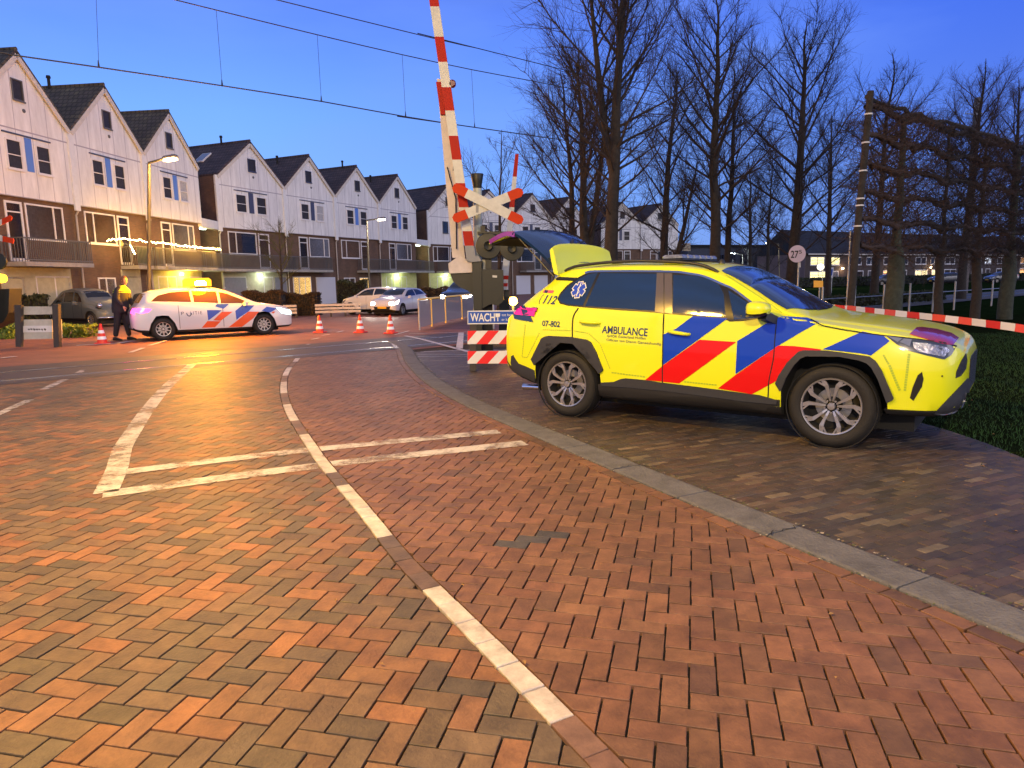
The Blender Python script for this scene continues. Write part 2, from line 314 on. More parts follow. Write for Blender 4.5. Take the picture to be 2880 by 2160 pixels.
def lay(zone):
    for p, m in herring(R(-13) if zone < 0 else R(-15), (-.30, 2.35), -15.5, 3.6, -1.2, 16.6):
        s = sdist(CL, m)[0]
        if s*zone < -.2: continue
        q = cut(p, CL, zone, .053)
        if zone > 0 and len(q) > 2: q = cut(q, KR, -1, .105)
        if len(q) > 2: q = cut(q, NEAR, -1, .0)
        if len(q) < 3 or area(q) < .0012: continue
        q = ccw(q)
        nz = mnoise.noise(Vector((m[0]*.7, m[1]*.7, 3)))
        if zone < 0: c = random.choices(PAL_L, [3, 3, 3+6*max(0, nz), 3+8*max(0, nz), 2+4*max(0, nz), 2.2-2*nz, 3])[0]
        else: c = random.choices(PAL_R, [5, 5, 4, 3, 1.2])[0]
        if zone > 0 and any((m[0]-a_)**2+(m[1]-b_)**2 < .0075 for a_, b_ in DKB): c = (.075, .07, .066)
        road.brick(q, vary(c, .13))
        for key, (ln, hw) in LINES.items():
            if np.min(((ln-m)**2).sum(1)) < .16:
                a = cut(list(q), ln, 1, -hw)
                if len(a) > 2: a = cut(a, ln, -1, -hw)
                if len(a) > 2:
                    for end, sg in ((0, 1), (-1, -1)):
                        t = (ln[1]-ln[0]) if end == 0 else (ln[-2]-ln[-1]); a = clip(a, ln[end], t/np.linalg.norm(t)) if len(a) > 2 else a
                if len(a) > 2 and area(a) > .0004: paint.append(a)
        for a0, a1 in DASH:
            a0, a1 = np.array(a0), np.array(a1)
            if np.linalg.norm(m-(a0+a1)/2) < 1.3:
                t = (a1-a0)/np.linalg.norm(a1-a0); n = np.array([-t[1], t[0]]); a = list(q)
                for qq, nn in ((a0, t), (a1, -t), (a0-n*.06, n), (a0+n*.06, -n)):
                    if len(a) > 2: a = clip(a, qq, nn)
                if len(a) > 2 and area(a) > .0004: paint.append(a)
lay(-1); lay(1)
# brick course along the kerb
s_ = 0
KM = KR-KN*.052
def course(line, length, width, fn, z=0., gap=.003, start=0.):
    seg = np.linalg.norm(np.diff(line, axis=0), axis=1); cum = np.concatenate([[0], np.cumsum(seg)]); s = start; i = 0
    def at(s): return np.array([np.interp(s, cum, line[:, 0]), np.interp(s, cum, line[:, 1])])
    while s+length < cum[-1]:
        a, b = at(s), at(s+length); t = (b-a)/np.linalg.norm(b-a); n = np.array([-t[1], t[0]])
        fn([a-n*width/2, b-n*width/2, b+n*width/2, a+n*width/2], s, (a+b)/2); s += length
course(KM, .2, .1, lambda q, s, m: road.brick(ccw(q), vary(random.choice(PAL_R), .12)) if m[1] > -1.3 else None)
ROADM = attrmat('red_brick_paving', .60, .35, 70, .5)
o = road.build('brick_road', ROADM); tag(o, kind='structure')
# centre line blocks
seg = np.linalg.norm(np.diff(CL, axis=0), axis=1); cum = np.concatenate([[0], np.cumsum(seg)])
def s_of(p): return cum[int(np.argmin(((CL-np.array(p))**2).sum(1)))]
WH = [(s_of(a), s_of(b)) for a, b in (((-4.58, 14.75), (-4.37, 13.71)), ((-4.16, 12.75), (-3.85, 11.65)), ((-3.56, 10.68), (-3.25, 9.67)), ((-2.9, 8.7), (-2.51, 7.74)), ((-2.1, 6.77), (-1.52, 5.5)), ((-1.22, 4.87), (-.80, 3.95)), ((-.39, 3.2), (.09, 2.26)))]
cen = Bricks()
def cb_(q, s, m):
    if any(a-.1 <= s+.1 <= b+.1 for a, b in WH): cen.brick(ccw(q), vary((.62, .56, .50), .05), gap=.0035, ch=.003)
    else: cen.brick(ccw(q), vary(random.choice([(.16, .11, .085), (.19, .11, .08), (.13, .095, .08)]), .1), gap=.002)
course(CL, .2, .1, cb_)
tag(cen.build('lane_divider_blocks', attrmat('divider_blocks', .6, .3, 70)), kind='structure')
# paint on the bricks
PM = bpy.data.materials.new('worn_road_paint'); PM.use_nodes = True; t = PM.node_tree; b = t.nodes['Principled BSDF']; b.inputs['Base Color'].default_value = (.62, .58, .54, 1); b.inputs['Roughness'].default_value = .6
tc = nd(t, 'ShaderNodeTexCoord'); n1 = nd(t, 'ShaderNodeTexNoise'); n1.inputs['Scale'].default_value = 2.2; n1.inputs['Detail'].default_value = 10; n1.inputs['Roughness'].default_value = .78; t.links.new(tc.outputs['Object'], n1.inputs[0])
r1 = nd(t, 'ShaderNodeMapRange'); r1.inputs[1].default_value = .40; r1.inputs[2].default_value = .56; r1.inputs[3].default_value = .10; r1.inputs[4].default_value = .95; t.links.new(n1.outputs[0], r1.inputs[0]); t.links.new(r1.outputs[0], b.inputs['Alpha'])
mb = MB()
for a in paint:
    c = sum(a)/len(a); a = [c+(p-c)*.985 for p in ccw(a)]
    mb.add([(p[0], p[1], .0035) for p in a], [tuple(range(len(a)))])
tag(mb.build('road_marking', PM, fix=False), kind='structure')
# kerb
kb = MB(); sk = 0
KC = KR+KN*.135
def kst(q, s, m):
    a, b_, c, d = [np.array(x) for x in q]
    e = .006; tt = (b_-a)/np.linalg.norm(b_-a)
    a, b_, c, d = a+tt*e, b_-tt*e, c-tt*e, d+tt*e
    nn = (d-a)/np.linalg.norm(d-a)
    A = [(a, -.03), (b_, -.03), (b_, .004), (a, .004)]
    j = lambda: random.uniform(-.002, .002)
    v = [(*a, -.03), (*b_, -.03), (*b_, .006), (*a, .006), (*(b_+nn*.015), .012+j()), (*(a+nn*.015), .012+j()), (*(c-nn*.02), .016+j()), (*(d-nn*.02), .016+j()), (*c, .008), (*d, .008), (*c, -.03), (*d, -.03)]
    kb.add(v, [(0, 1, 2, 3), (3, 2, 4, 5), (5, 4, 6, 7), (7, 6, 8, 9), (9, 8, 10, 11), (0, 3, 5, 7, 9, 11), (1, 10, 8, 6, 4, 2)])
course(KC, .8, .27, kst)
KERB = mat('worn_concrete_kerb', (.14, .14, .142), .75, var=.35, vscale=7, bump=.6, bscale=55)
tag(kb.build('kerb', KERB), kind='structure')
# cracks and sand along the kerb
cr_ = MB()
seg2 = np.linalg.norm(np.diff(KC, axis=0), axis=1); cum2 = np.concatenate([[0], np.cumsum(seg2)])
for s in np.arange(.8, cum2[-1], 1.6):
    c = np.array([np.interp(s, cum2, KC[:, 0]), np.interp(s, cum2, KC[:, 1])]); i = int(np.argmin(((KC-c)**2).sum(1))); n = KN[i]; tt = np.array([n[1], -n[0]])
    pts = [c+n*u+tt*random.uniform(-.03, .03) for u in np.linspace(-.13, .13, 9)]
    for p, q in zip(pts, pts[1:]):
        wd = random.uniform(.002, .005); cr_.add([(*(p-tt*wd), .0185), (*(q-tt*wd), .0185), (*(q+tt*wd), .0185), (*(p+tt*wd), .0185)], [(0, 1, 2, 3)])
tag(cr_.build('kerb_cracks', DARK, fix=False), kind='structure')
# grit, moss and bits of leaf lying along both sides of the kerb
gm = MB(); gcol = [(.10, .12, .03), (.16, .12, .07), (.06, .07, .03), (.35, .30, .22)]
for k in range(1500):
    i = random.randrange(8, len(KR)-1); u = random.random(); side_ = random.random() < .6; n = KN[i]; c = KR[i]+(KR[i+1]-KR[i])*u+n*((.27+abs(random.gauss(0, .02))) if side_ else -abs(random.gauss(0, .018)))
    s_ = random.uniform(.003, .011)*(1.3 if side_ else .8); a = random.uniform(0, 6.28); z = .012 if side_ else .004
    gm.add([(c[0]+s_*math.cos(a+q), c[1]+s_*math.sin(a+q)*.8, z+random.uniform(0, .006)) for q in (0, 1.6, 3.1, 4.7)], [(0, 1, 2, 3)], random.randrange(4))
tag(gm.build('kerb_grit', [mat('moss_bit', gcol[0], .9), mat('sand_grain', gcol[1], .9), mat('dark_moss', gcol[2], .9), mat('pale_grit', gcol[3], .8)], fix=False), kind='stuff')
# footpath bricks (brown, stretcher bond)
walk = Bricks(); ang = R(25.5); ex, ey = np.array([math.cos(ang), math.sin(ang)]), np.array([-math.sin(ang), math.cos(ang)])
GE = [(3.42, -.5), (3.75, 3.2), (4.05, 5.0), (4.16, 6.1), (4.05, 7.1), (3.7, 8.3), (3.55, 9.2), (4.2, 12.2), (6, 14.5)]   # edge of the grass
GEL = smooth_line(GE)
PAL_W = [(.085, .062, .044), (.072, .056, .043), (.098, .07, .048), (.062, .05, .042), (.145, .11, .07), (.105, .07, .05), (.08, .066, .056), (.18, .14, .09)]
for r in range(-100, 330):
    for c in range(-60, 90):
        u0 = c*.2+(r % 2)*.1; p = [ex*(u0+i*.2)+ey*(r+j)*.06 for i, j in ((0, 0), (1, 0), (1, 1), (0, 1))]; m = (p[0]+p[2])/2
        if not (-3.2 < m[0] < 6.2 and -1 < m[1] < 15.4 and m[0] < .8*abs(m[1])+3): continue
        if (m[0]-(-1.2))*.636-(m[1]-16.0)*.772 < .15: continue
        q = cut(p, KR, 1, .272)
        if len(q) > 2: q = cut(q, GEL, 1, 0)
        if len(q) < 3 or area(q) < .0008: continue
        walk.brick(ccw(q), vary(random.choices(PAL_W, [4, 4, 4, 4, 1.3, 3, 2, .9])[0], .12), z=.004, gap=.0018, ch=.0025)
tag(walk.build('footpath', attrmat('brown_brick_paving', .55, .4, 70, .45)), kind='structure')
# sheets below and beyond
SAND = mat('joint_sand', (.018, .014, .009), .95, var=.5, vscale=25, bump=.6, bscale=120)
def sheet(name, pts, z, m, kind='structure'):
    mb = MB(); mb.add([(x, y, z) for x, y in pts], [tuple(range(len(pts)))]); o = mb.build(name, m, fix=False)
    if o.data.polygons[0].normal.z < 0: o.data.flip_normals()
    return tag(o, kind=kind)
GRASSM = mat('turf', (.014, .026, .008), 1., var=.6, vscale=3, bump=.8, bscale=30, spec=0)
gr = MB(); gr.add([(-900, -200, -.06), (900, -200, -.06), (900, 1200, -.06), (-900, 1200, -.06)], [(0, 1, 2, 3)]); tag(gr.build('ground', GRASSM, fix=False), kind='structure')
sheet('paving_bed', [(-17, -3), (6.4, -3), (6.4, 17.8), (-17, 17.8)], -.020, SAND)
RF = brickmat('red_street_paving', (.25, .10, .07), (.21, .088, .068), (.13, .065, .05), .2, .1, 'floor', .72, .004)
sheet('street', [(-24, 6), (-12.0, 9.6), (-4, 14), (8, 26), (12, 60), (40, 120), (10, 118), (-3, 60), (-8, 43), (-18.4, 41), (-19.6, 27), (-30, 14)], -.008, RF)
# level crossing deck and rails
TD = np.array([.772, .636]); TN = np.array([-.636, .772]); TC = np.array([-6.35, 14.45])
ASPH = mat('crossing_deck', (.060, .055, .062), .62, var=.35, vscale=2.2, bump=.3, bscale=90)
def tp(s, n, z=0.): p = TC+TD*s+TN*n; return (p[0], p[1], z)
sheet('crossing_deck', [tp(-13, -1.55)[:2], tp(-4, -1.35)[:2], tp(7, -1.25)[:2], tp(7.6, 1.9)[:2], tp(-13, 2.0)[:2]], .002, ASPH)
mb = MB()
for n in (-.76, .76):
    for off, ww, zz, mm in ((0, .07, .010, 0), (.075, .05, .004, 1)):
        a, b = n+off*(-1 if n > 0 else 1)-ww/2, n+off*(-1 if n > 0 else 1)+ww/2
        mb.add([tp(-30, a, zz), tp(120, a, zz), tp(120, b, zz), tp(-30, b, zz)], [(0, 1, 2, 3)], mm)
    mb.add([tp(-30, n-.035, .010), tp(120, n-.035, .010), tp(120, n-.035, -.1), tp(-30, n-.035, -.1)], [(0, 1, 2, 3)])
RAIL = mat('polished_rail', (.55, .55, .58), .22, 1); 
tag(mb.build('railway_rails', [RAIL, DARK], fix=False), 'polished steel rails crossing the street in the grey deck', 'rails')
BAL = mat('ballast', (.10, .09, .085), .9, var=.7, vscale=12, bump=1, bscale=18)
sheet('track_bed', [tp(7.6, -2.2)[:2], tp(120, -2.2)[:2], tp(120, 2.4)[:2], tp(7.6, 2.4)[:2]], -.02, BAL)
# white and grey markings beside the crossing
MK = mat('white_marking', (.55, .54, .56), .55, var=.3, vscale=6)
mb = MB(); 
def mkline(pts, wd, z=.008):
    for a, b in zip(pts, pts[1:]):
        a, b = np.array(a), np.array(b); t = (b-a)/np.linalg.norm(b-a); n = np.array([-t[1], t[0]])*wd/2
        mb.add([(*(a-n), z), (*(b-n), z), (*(b+n), z), (*(a+n), z)], [(0, 1, 2, 3)])
g2 = lambda *l: [tuple(G(x, y)[:2]) for x, y in l]
for pp, wd in (([(1140, 945), (1180, 953), (1225, 965), (1317, 990)], .12), ([(1175, 1003), (1314, 1003)], .05), ([(1172, 997), (1314, 998)], .04), ([(1182, 991), (1300, 986)], .05),
               ([(1292, 981), (1297, 936)], .16), ([(1110, 942), (1150, 931)], .06), ([(1150, 940), (1314, 934)], .07), ([(1140, 946), (1245, 950)], .05),
               ([(1101, 960), (1119, 980)], .12), ([(420, 972), (470, 958)], .12), ([(366, 992), (403, 979)], .12), ([(0, 1008), (45, 1003)], .15), ([(877, 955), (898, 951)], .1), ([(948, 935), (965, 931)], .1), ([(905, 944), (928, 941)], .1), ([(862, 969), (871, 969)], .12), ([(1051, 979), (1062, 979)], .12)):
    mkline(g2(*pp), wd)
for m_ in ([(215, 972), (330, 966)], [(330, 966), (376, 959)]): mkline(g2(*m_), .18)
tag(mb.build('crossing_markings', MK, fix=False), kind='structure')
# ================================================================ HOUSES
BRK = brickmat('brown_wall_brick', (.17, .078, .042), (.12, .056, .034), (.12, .09, .065))
CLAD = bpy.data.materials.new('white_cladding'); CLAD.use_nodes = True; t = CLAD.node_tree; b = t.nodes['Principled BSDF']; b.inputs['Roughness'].default_value = .55
tc = nd(t, 'ShaderNodeTexCoord'); s = nd(t, 'ShaderNodeSeparateXYZ'); t.links.new(tc.outputs['Object'], s.inputs[0])
def groove(out, period, width, off=0.):
    a = nd(t, 'ShaderNodeMath', operation='ADD'); a.inputs[1].default_value = off; t.links.new(out, a.inputs[0])
    m1 = nd(t, 'ShaderNodeMath', operation='PINGPONG'); m1.inputs[1].default_value = period/2; t.links.new(a.outputs[0], m1.inputs[0])
    m2 = nd(t, 'ShaderNodeMath', operation='LESS_THAN'); m2.inputs[1].default_value = width/2; t.links.new(m1.outputs[0], m2.inputs[0]); return m2.outputs[0]
gx = groove(s.outputs[0], .88, .03, .44); gz = groove(s.outputs[2], 2.75, .06, 2.85)
mx = nd(t, 'ShaderNodeMath', operation='MAXIMUM'); t.links.new(gx, mx.inputs[0]); t.links.new(gz, mx.inputs[1])
nz = nd(t, 'ShaderNodeTexNoise'); nz.inputs['Scale'].default_value = 1.4; nz.inputs['Detail'].default_value = 8; nz.inputs['Roughness'].default_value = .7
mpz = nd(t, 'ShaderNodeMapping'); mpz.inputs['Scale'].default_value = (2.5, 2.5, .5); t.links.new(tc.outputs['Object'], mpz.inputs[0]); t.links.new(mpz.outputs[0], nz.inputs[0])
rr_ = nd(t, 'ShaderNodeMapRange'); rr_.inputs[1].default_value = .3; rr_.inputs[2].default_value = .7; t.links.new(nz.outputs[0], rr_.inputs[0])
c1 = nd(t, 'ShaderNodeMix', data_type='RGBA'); c1.inputs[6].default_value = (.60, .59, .58, 1); c1.inputs[7].default_value = (.82, .81, .80, 1); t.links.new(rr_.outputs[0], c1.inputs[0])
c2 = nd(t, 'ShaderNodeMix', data_type='RGBA'); t.links.new(mx.outputs[0], c2.inputs[0]); t.links.new(c1.outputs[2], c2.inputs[6]); c2.inputs[7].default_value = (.36, .34, .38, 1); t.links.new(c2.outputs[2], b.inputs['Base Color'])
def tilemat(name, c1, c2, sx=.25, sy=.32):
    m = bpy.data.materials.new(name); m.use_nodes = True; t = m.node_tree; b = t.nodes['Principled BSDF']; b.inputs['Roughness'].default_value = .7
    tc = nd(t, 'ShaderNodeTexCoord'); s = nd(t, 'ShaderNodeSeparateXYZ'); t.links.new(tc.outputs['Object'], s.inputs[0])
    cb = nd(t, 'ShaderNodeCombineXYZ'); t.links.new(s.outputs[1], cb.inputs[0]); t.links.new(s.outputs[2], cb.inputs[1])
    k = nd(t, 'ShaderNodeTexBrick'); k.inputs['Scale'].default_value = 1; k.inputs['Brick Width'].default_value = sx; k.inputs['Row Height'].default_value = sy*.75; k.inputs['Mortar Size'].default_value = .03; k.offset = .5
    k.inputs['Color1'].default_value = (*c1, 1); k.inputs['Color2'].default_value = (*c2, 1); k.inputs['Mortar'].default_value = (*[q*.35 for q in c1], 1); t.links.new(cb.outputs[0], k.inputs[0])
    n = nd(t, 'ShaderNodeTexNoise'); n.inputs['Scale'].default_value = 2; n.inputs['Detail'].default_value = 5; t.links.new(tc.outputs['Object'], n.inputs[0])
    r = nd(t, 'ShaderNodeMapRange'); t.links.new(n.outputs[0], r.inputs[0]); r.inputs[1].default_value = .3; r.inputs[2].default_value = .7; r.inputs[3].default_value = .6; r.inputs[4].default_value = 1.3
    x = nd(t, 'ShaderNodeMix', data_type='RGBA', blend_type='MULTIPLY'); x.inputs[0].default_value = 1; t.links.new(k.outputs[0], x.inputs[6]); t.links.new(r.outputs[0], x.inputs[7]); t.links.new(x.outputs[2], b.inputs['Base Color'])
    bp = nd(t, 'ShaderNodeBump'); bp.inputs['Strength'].default_value = .8; bp.inputs['Distance'].default_value = .03; bp.invert = True; t.links.new(k.outputs[1], bp.inputs['Height']); t.links.new(bp.outputs[0], b.inputs['Normal'])
    return m
TILE_OLD = tilemat('mossy_roof_tiles', (.10, .085, .05), (.075, .06, .05)); TILE_RED = tilemat('brown_roof_tiles', (.085, .055, .052), (.06, .042, .045))
TRIM = mat('cream_trim', (.62, .57, .50), .55, var=.15); FRAME = mat('white_window_frame', (.70, .68, .68), .45)
BLUEP = mat('blue_panel', (.10, .22, .62), .4); BLIND = mat('grey_blind', (.17, .18, .23), .7, var=.4, vscale=8); NAVY = mat('dark_panel', (.05, .06, .12), .5)
CONC = mat('balcony_concrete', (.36, .34, .31), .8, var=.3, vscale=3, bump=.3); RAILM = mat('dark_railing', (.13, .125, .12), .5, .2)
PIPE = mat('pale_downpipe', (.45, .40, .36), .5); GREYP = mat('grey_door_panel', (.20, .20, .23), .5, var=.2); GARAGE = mat('white_garage_door', (.55, .55, .60), .5)
UPG = mat('shaded_pane', (.035, .033, .036), .45, spec=.25, var=.4, vscale=14)
LITW = glow('lit_room', (1., .78, .42), 2.2); LITC = glow('lit_cold_pane', (.62, .95, .72), 1.6); LITA = glow('lit_amber_pane', (1., .62, .2), 2.0)
YELP = mat('yellow_plaster', (.55, .56, .22), .8, var=.2); PALEP = mat('pale_plaster', (.42, .40, .28), .8, var=.2); CURT = mat('net_curtain', (.42, .42, .44), .9, var=.3, vscale=10)
LAMPG = glow('door_lamp_glass', (.85, 1., .8), 14)
def window(par, x0, x1, z0, z1, splits=(), pane=GLASS, fw=.07, y=0, deep=.06, frame=FRAME, name='window', bars=()):
    m = MB(); f = fw
    m.box(x0, x1, y-.04, y+deep, z1-f, z1); m.box(x0, x1, y-.04, y+deep, z0, z0+f); m.box(x0, x0+f, y-.04, y+deep, z0+f, z1-f); m.box(x1-f, x1, y-.04, y+deep, z0+f, z1-f)
    xs = [x0+f]
    for q in splits:
        xq = x0+(x1-x0)*q; m.box(xq-f*.45, xq+f*.45, y-.045, y+deep, z0+f, z1-f)
    for q in bars:
        zq = z0+(z1-z0)*q; m.box(x0+f, x1-f, y-.038, y+deep, zq-f*.3, zq+f*.3)
    m.box(x0-.03, x1+.03, y-.07, y-.04, z0-.05, z0+.02)
    w_ = m.build(name, frame, par)
    p = MB(); p.box(x0+f*.5, x1-f*.5, y+.0, y+.02, z0+f*.5, z1-f*.5); p.build('pane', pane, w_); return w_
def railing(par, x0, x1, y, z0, z1, n, side=True, m=RAILM, panel=None):
    b_ = MB(); b_.box(x0, x1, y-.025, y+.025, z1-.05, z1); b_.box(x0, x1, y-.015, y+.015, z0+.06, z0+.10)
    for i in range(n+1):
        x = x0+(x1-x0)*i/n; b_.box(x-.012, x+.012, y-.012, y+.012, z0, z1-.05)
    if side:
        for x in (x0, x1):
            b_.box(x-.02, x+.02, y, 0, z1-.05, z1-.001); k = 8
            for j in range(1, k): b_.box(x-.012, x+.012, y*j/k-.012, y*j/k+.012, z0, z1-.05)
    r_ = b_.build('railing', m, par)
    if panel: q = MB(); q.box(x0+.05, x1-.05, y+.03, y+.04, z0+.1, z1-.1); q.build('screen', panel, par)
    return r_
def house(A, B, label, flip=False, z1=5.4, z2=8.7, z3=11.25, tile=TILE_OLD, depth=9., ground=(), mid='blue', roofx=(), level1=None, balcony=None, side_left=False, pane1=BLIND, group='white gabled row houses', detail=1, xroof=.0):
    A = Vector((A[0], A[1], 0)); B = Vector((B[0], B[1], 0)); d = B-A; W = d.length; rz = math.atan2(d.y, d.x)
    h = empty('row_house', A, rz, label, 'house', group)
    fx = (lambda a, b: ((1-b)*W, (1-a)*W)) if flip else (lambda a, b: (a*W, b*W))
    zb = 2.72
    m = MB(); m.box(0, W, .10, depth, -.05, z2); m.build('brick_wall', BRK, h)
    # white cladding with gable, slightly proud of the brick
    g = [(.0, z1), (W, z1), (W, z2), (W/2, z3), (0, z2)]
    m = MB(); m.prism(g, lambda u, v, t_: (u, t_, v), -.10, .099); m.build('cladding', CLAD, h)
    m = MB(); m.box(-.16, .16, -.19, -.102, z1-.25, z2+.02); m.build('pilaster', CLAD if False else WHITE, h)
    # roof, ridge square to the street
    ov = .22; m = MB()
    for sx in (0, 1):
        xe = 0 if sx == 0 else W; xm = W/2
        dx, dz = xe-xm, z2-z3; l = math.hypot(dx, dz); nx, nz_ = -dz/l*(1 if sx else -1), abs(dx)/l
        nx = abs(dz)/l*(1 if sx else -1)
        th = .13; a = (xm, z3+.02); b_ = (xe, z2+.02)
        for off0, off1 in ((.0, th),):
            v = []
            for yy in (-ov, depth+.1):
                v += [(a[0]+nx*off0, yy, a[1]+nz_*off0), (b_[0]+nx*off0, yy, b_[1]+nz_*off0), (b_[0]+nx*off1*.2, yy, b_[1]+nz_*off1), (xm, yy, a[1]+off1*l/abs(dx)*.9)]
            m.add(v, [(0, 1, 2, 3), (7, 6, 5, 4), (0, 4, 5, 1), (1, 5, 6, 2), (2, 6, 7, 3), (3, 7, 4, 0)])
    rf = m.build('roof', tile, h)
    m = MB()
    for j in range(int(depth/.36)): y0 = -ov+.36*j; m.tube([(W/2, y0, z3+.16), (W/2, y0+.38, z3+.17)], [.085, .075], 8)
    m.build('ridge_tiles', tile, rf)
    m = MB()
    for sx in (0, 1):
        xe = .06 if sx == 0 else W-.06
        m.bar((W/2, -.20, z3-.10), (xe, -.20, z2-.10), .06, .20)
    m.build('bargeboard', TRIM, h)
    for q in roofx:
        k, u, v, = q[0], q[1], q[2]    # kind, along depth, 0 eave..1 ridge on the left slope
        x = W/2*v; z = z2+(z3-z2)*v+.14; sl = math.atan2(z3-z2, W/2)
        if k == 'vent': mm = MB(); mm.tube([(x, u, z-.1), (x, u, z+.5)], .07, 8); mm.tube([(x, u, z+.5), (x, u, z+.62)], [.11, .09], 8); mm.build('chimney', DARK, rf)
        if k == 'sky':
            M = Matrix.Translation((x, u, z)) @ Matrix.Rotation(-sl, 4, 'Y'); mm = MB(); mm.bbox(-.55, .55, -.4, .4, 0, .09, .02, 0, M); s_ = mm.build('skylight', FRAME, rf)
            mm = MB(); mm.box(-.47, .47, -.32, .32, .091, .10, 0, M); mm.build('pane', mat('sky_glass', (.25, .3, .4), .05, spec=1, metal=.6), s_)
    m = MB(); m.tube([(.02, -.16, z1-.25), (.02, -.02, z1-.45), (.02, -.02, .0)], .045, 8); m.build('downpipe', PIPE, h)
    m = MB(); m.lathe([(0, .02), (.07, .02), (.085, 0), (.085, -.03)], 12, Matrix.Translation((W*.53, -.115, 9.0)) @ Matrix.Rotation(R(90), 4, 'X')); m.build('wall_vent', RAILM, h)
    # windows
    a, b_ = fx(.455, .575); window(h, a+.02, b_-.02, 9.35, 10.2, y=-.11, pane=UPG, frame=NAVY if 'navy' in (mid,) else RAILM, fw=.045)
    if mid == 'end':
        a, b_ = fx(.36, .50); window(h, a, b_, 6.55, 7.75, y=-.11, frame=RAILM, fw=.05)
    else:
        a, b_ = fx(.245, .40); window(h, a, b_, 6.5, 7.72, y=-.11, fw=.06, frame=FRAME, pane=random.choice([UPG, UPG, BLIND, CURT]), bars=(.48,))
        a, b_ = fx(.545, .70); window(h, a, b_, 6.5, 7.72, y=-.11, fw=.06, frame=FRAME, pane=UPG, bars=(.48,))
        a, b_ = fx(.435, .505); mm = MB(); mm.box(a, b_, -.125, -.101, 6.52, 7.9); mm.build('window_panel', {'blue': BLUEP, 'navy': NAVY}.get(mid, BLUEP), h)
        a, b_ = fx(.23, .72); mm = MB(); mm.box(a, b_, -.15, -.101, 7.80+.12, 7.80+.18); mm.build('window_hood', NAVY, h)
    if level1 != 'none':
        a, b_ = fx(.13, .54); window(h, a, b_, 3.72, 5.22, splits=((.27,) if not flip else (.73,)), pane=pane1, y=.10)
        a, b_ = fx(.57, .74); window(h, a, b_, 2.80, 5.22, pane=GLASS, y=.10, name='door', bars=(.82,), fw=.09)
    for bl in (balcony or []):
        x0, x1, yy = bl[:3]; x0, x1 = fx(x0, x1)
        m = MB(); m.bbox(x0, x1, -yy, .098, 2.52, 2.70, .01); bo = m.build('balcony', CONC, h)
        railing(bo, x0+.03, x1-.03, -yy+.05, 2.70, 3.68, int((x1-x0)/.11), panel=bl[3] if len(bl) > 3 else None)
    for gq in ground:
        k = gq[0]; x0, x1 = fx(gq[1], gq[2])
        if k == 'win': window(h, x0, x1, gq[3], gq[4], splits=gq[5], pane=gq[6], y=.10)
        if k == 'door': window(h, x0, x1, .02, 2.2, pane=gq[3], y=.10, name='door', bars=(.78,), fw=.1)
        if k == 'garage':
            mm = MB(); mm.box(x0, x1, .03, .098, .02, 2.15)
            for zz in (.5, .95, 1.4, 1.85): mm.box(x0+.03, x1-.03, .02, .03, zz-.2, zz+.18)
            mm.build('garage_door', gq[3], h)
        if k == 'plaster': mm = MB(); mm.box(x0, x1, .06, .098, .0, 2.5); mm.build('plaster_panel', gq[3], h)
        if k == 'lamp':
            mm = MB(); mm.tube([(x0, -.02, gq[3]-.08), (x0, -.02, gq[3]+.02)], .09, 10); mm.build('door_lamp', LAMPG if len(gq) < 7 else gq[6], h)
            lamp('door_light', (x0, -.45, gq[3]-.1), gq[4], gq[5], h, r=.1)
    return h
# --- first row, seen along its length from the left edge of the picture
pA = lambda y: (-20.1+.1125*(y-32.8), y)
ya = [22.45, 27.6, 32.8, 38.0, 43.3]
nm = ['first white gabled house at the street end with a railed balcony', 'white gabled house with mossy roof and fairy lights along its small balcony', 'white gabled house behind the tall street lamp, brown door bay beside its lit porch']
CW = (.85, 1., .75)
house(pA(ya[0]), pA(ya[1]), 'white gabled house at the left border of the photo, its gable cut off', flip=True, balcony=[(.05, .8, 1.1)], ground=[('win', .2, .7, .6, 2.2, (.5,), GLASS)])
house(pA(ya[1]), pA(ya[2]), 'white gabled house with a wide railed concrete balcony, second from the left border', flip=True, balcony=[(.12, .86, 1.15)],
      ground=[('win', .14, .52, .35, 2.15, (.55,), GLASS), ('win', .64, .84, .35, 2.1, (), CURT), ('plaster', .12, .86, PALEP)])
house(pA(ya[2]), pA(ya[3]), 'white gabled house with mossy tiles, fairy lights starting at its small balcony', roofx=[('vent', 2.6, .97)], balcony=[(.56, .80, .9, mat('green_screen', (.03, .07, .03), .8)), (.86, .998, .9)],
      ground=[('win', .22, .46, .75, 2.1, (.45,), CURT), ('door', .60, .82, GREYP), ('plaster', .55, .84, PALEP)])
house(pA(ya[3]), pA(ya[4]), 'white gabled house behind the tall street lamp, lit porch below', flip=True, roofx=[('vent', 3., .7)], balcony=[(.02, .98, .95)],
      ground=[('plaster', .05, .95, YELP), ('win', .55, .88, 1.3, 2.2, (.5,), LITC), ('door', .1, .3, GREYP), ('lamp', .45, .47, 2.35, 260, (1., .55, .08))])
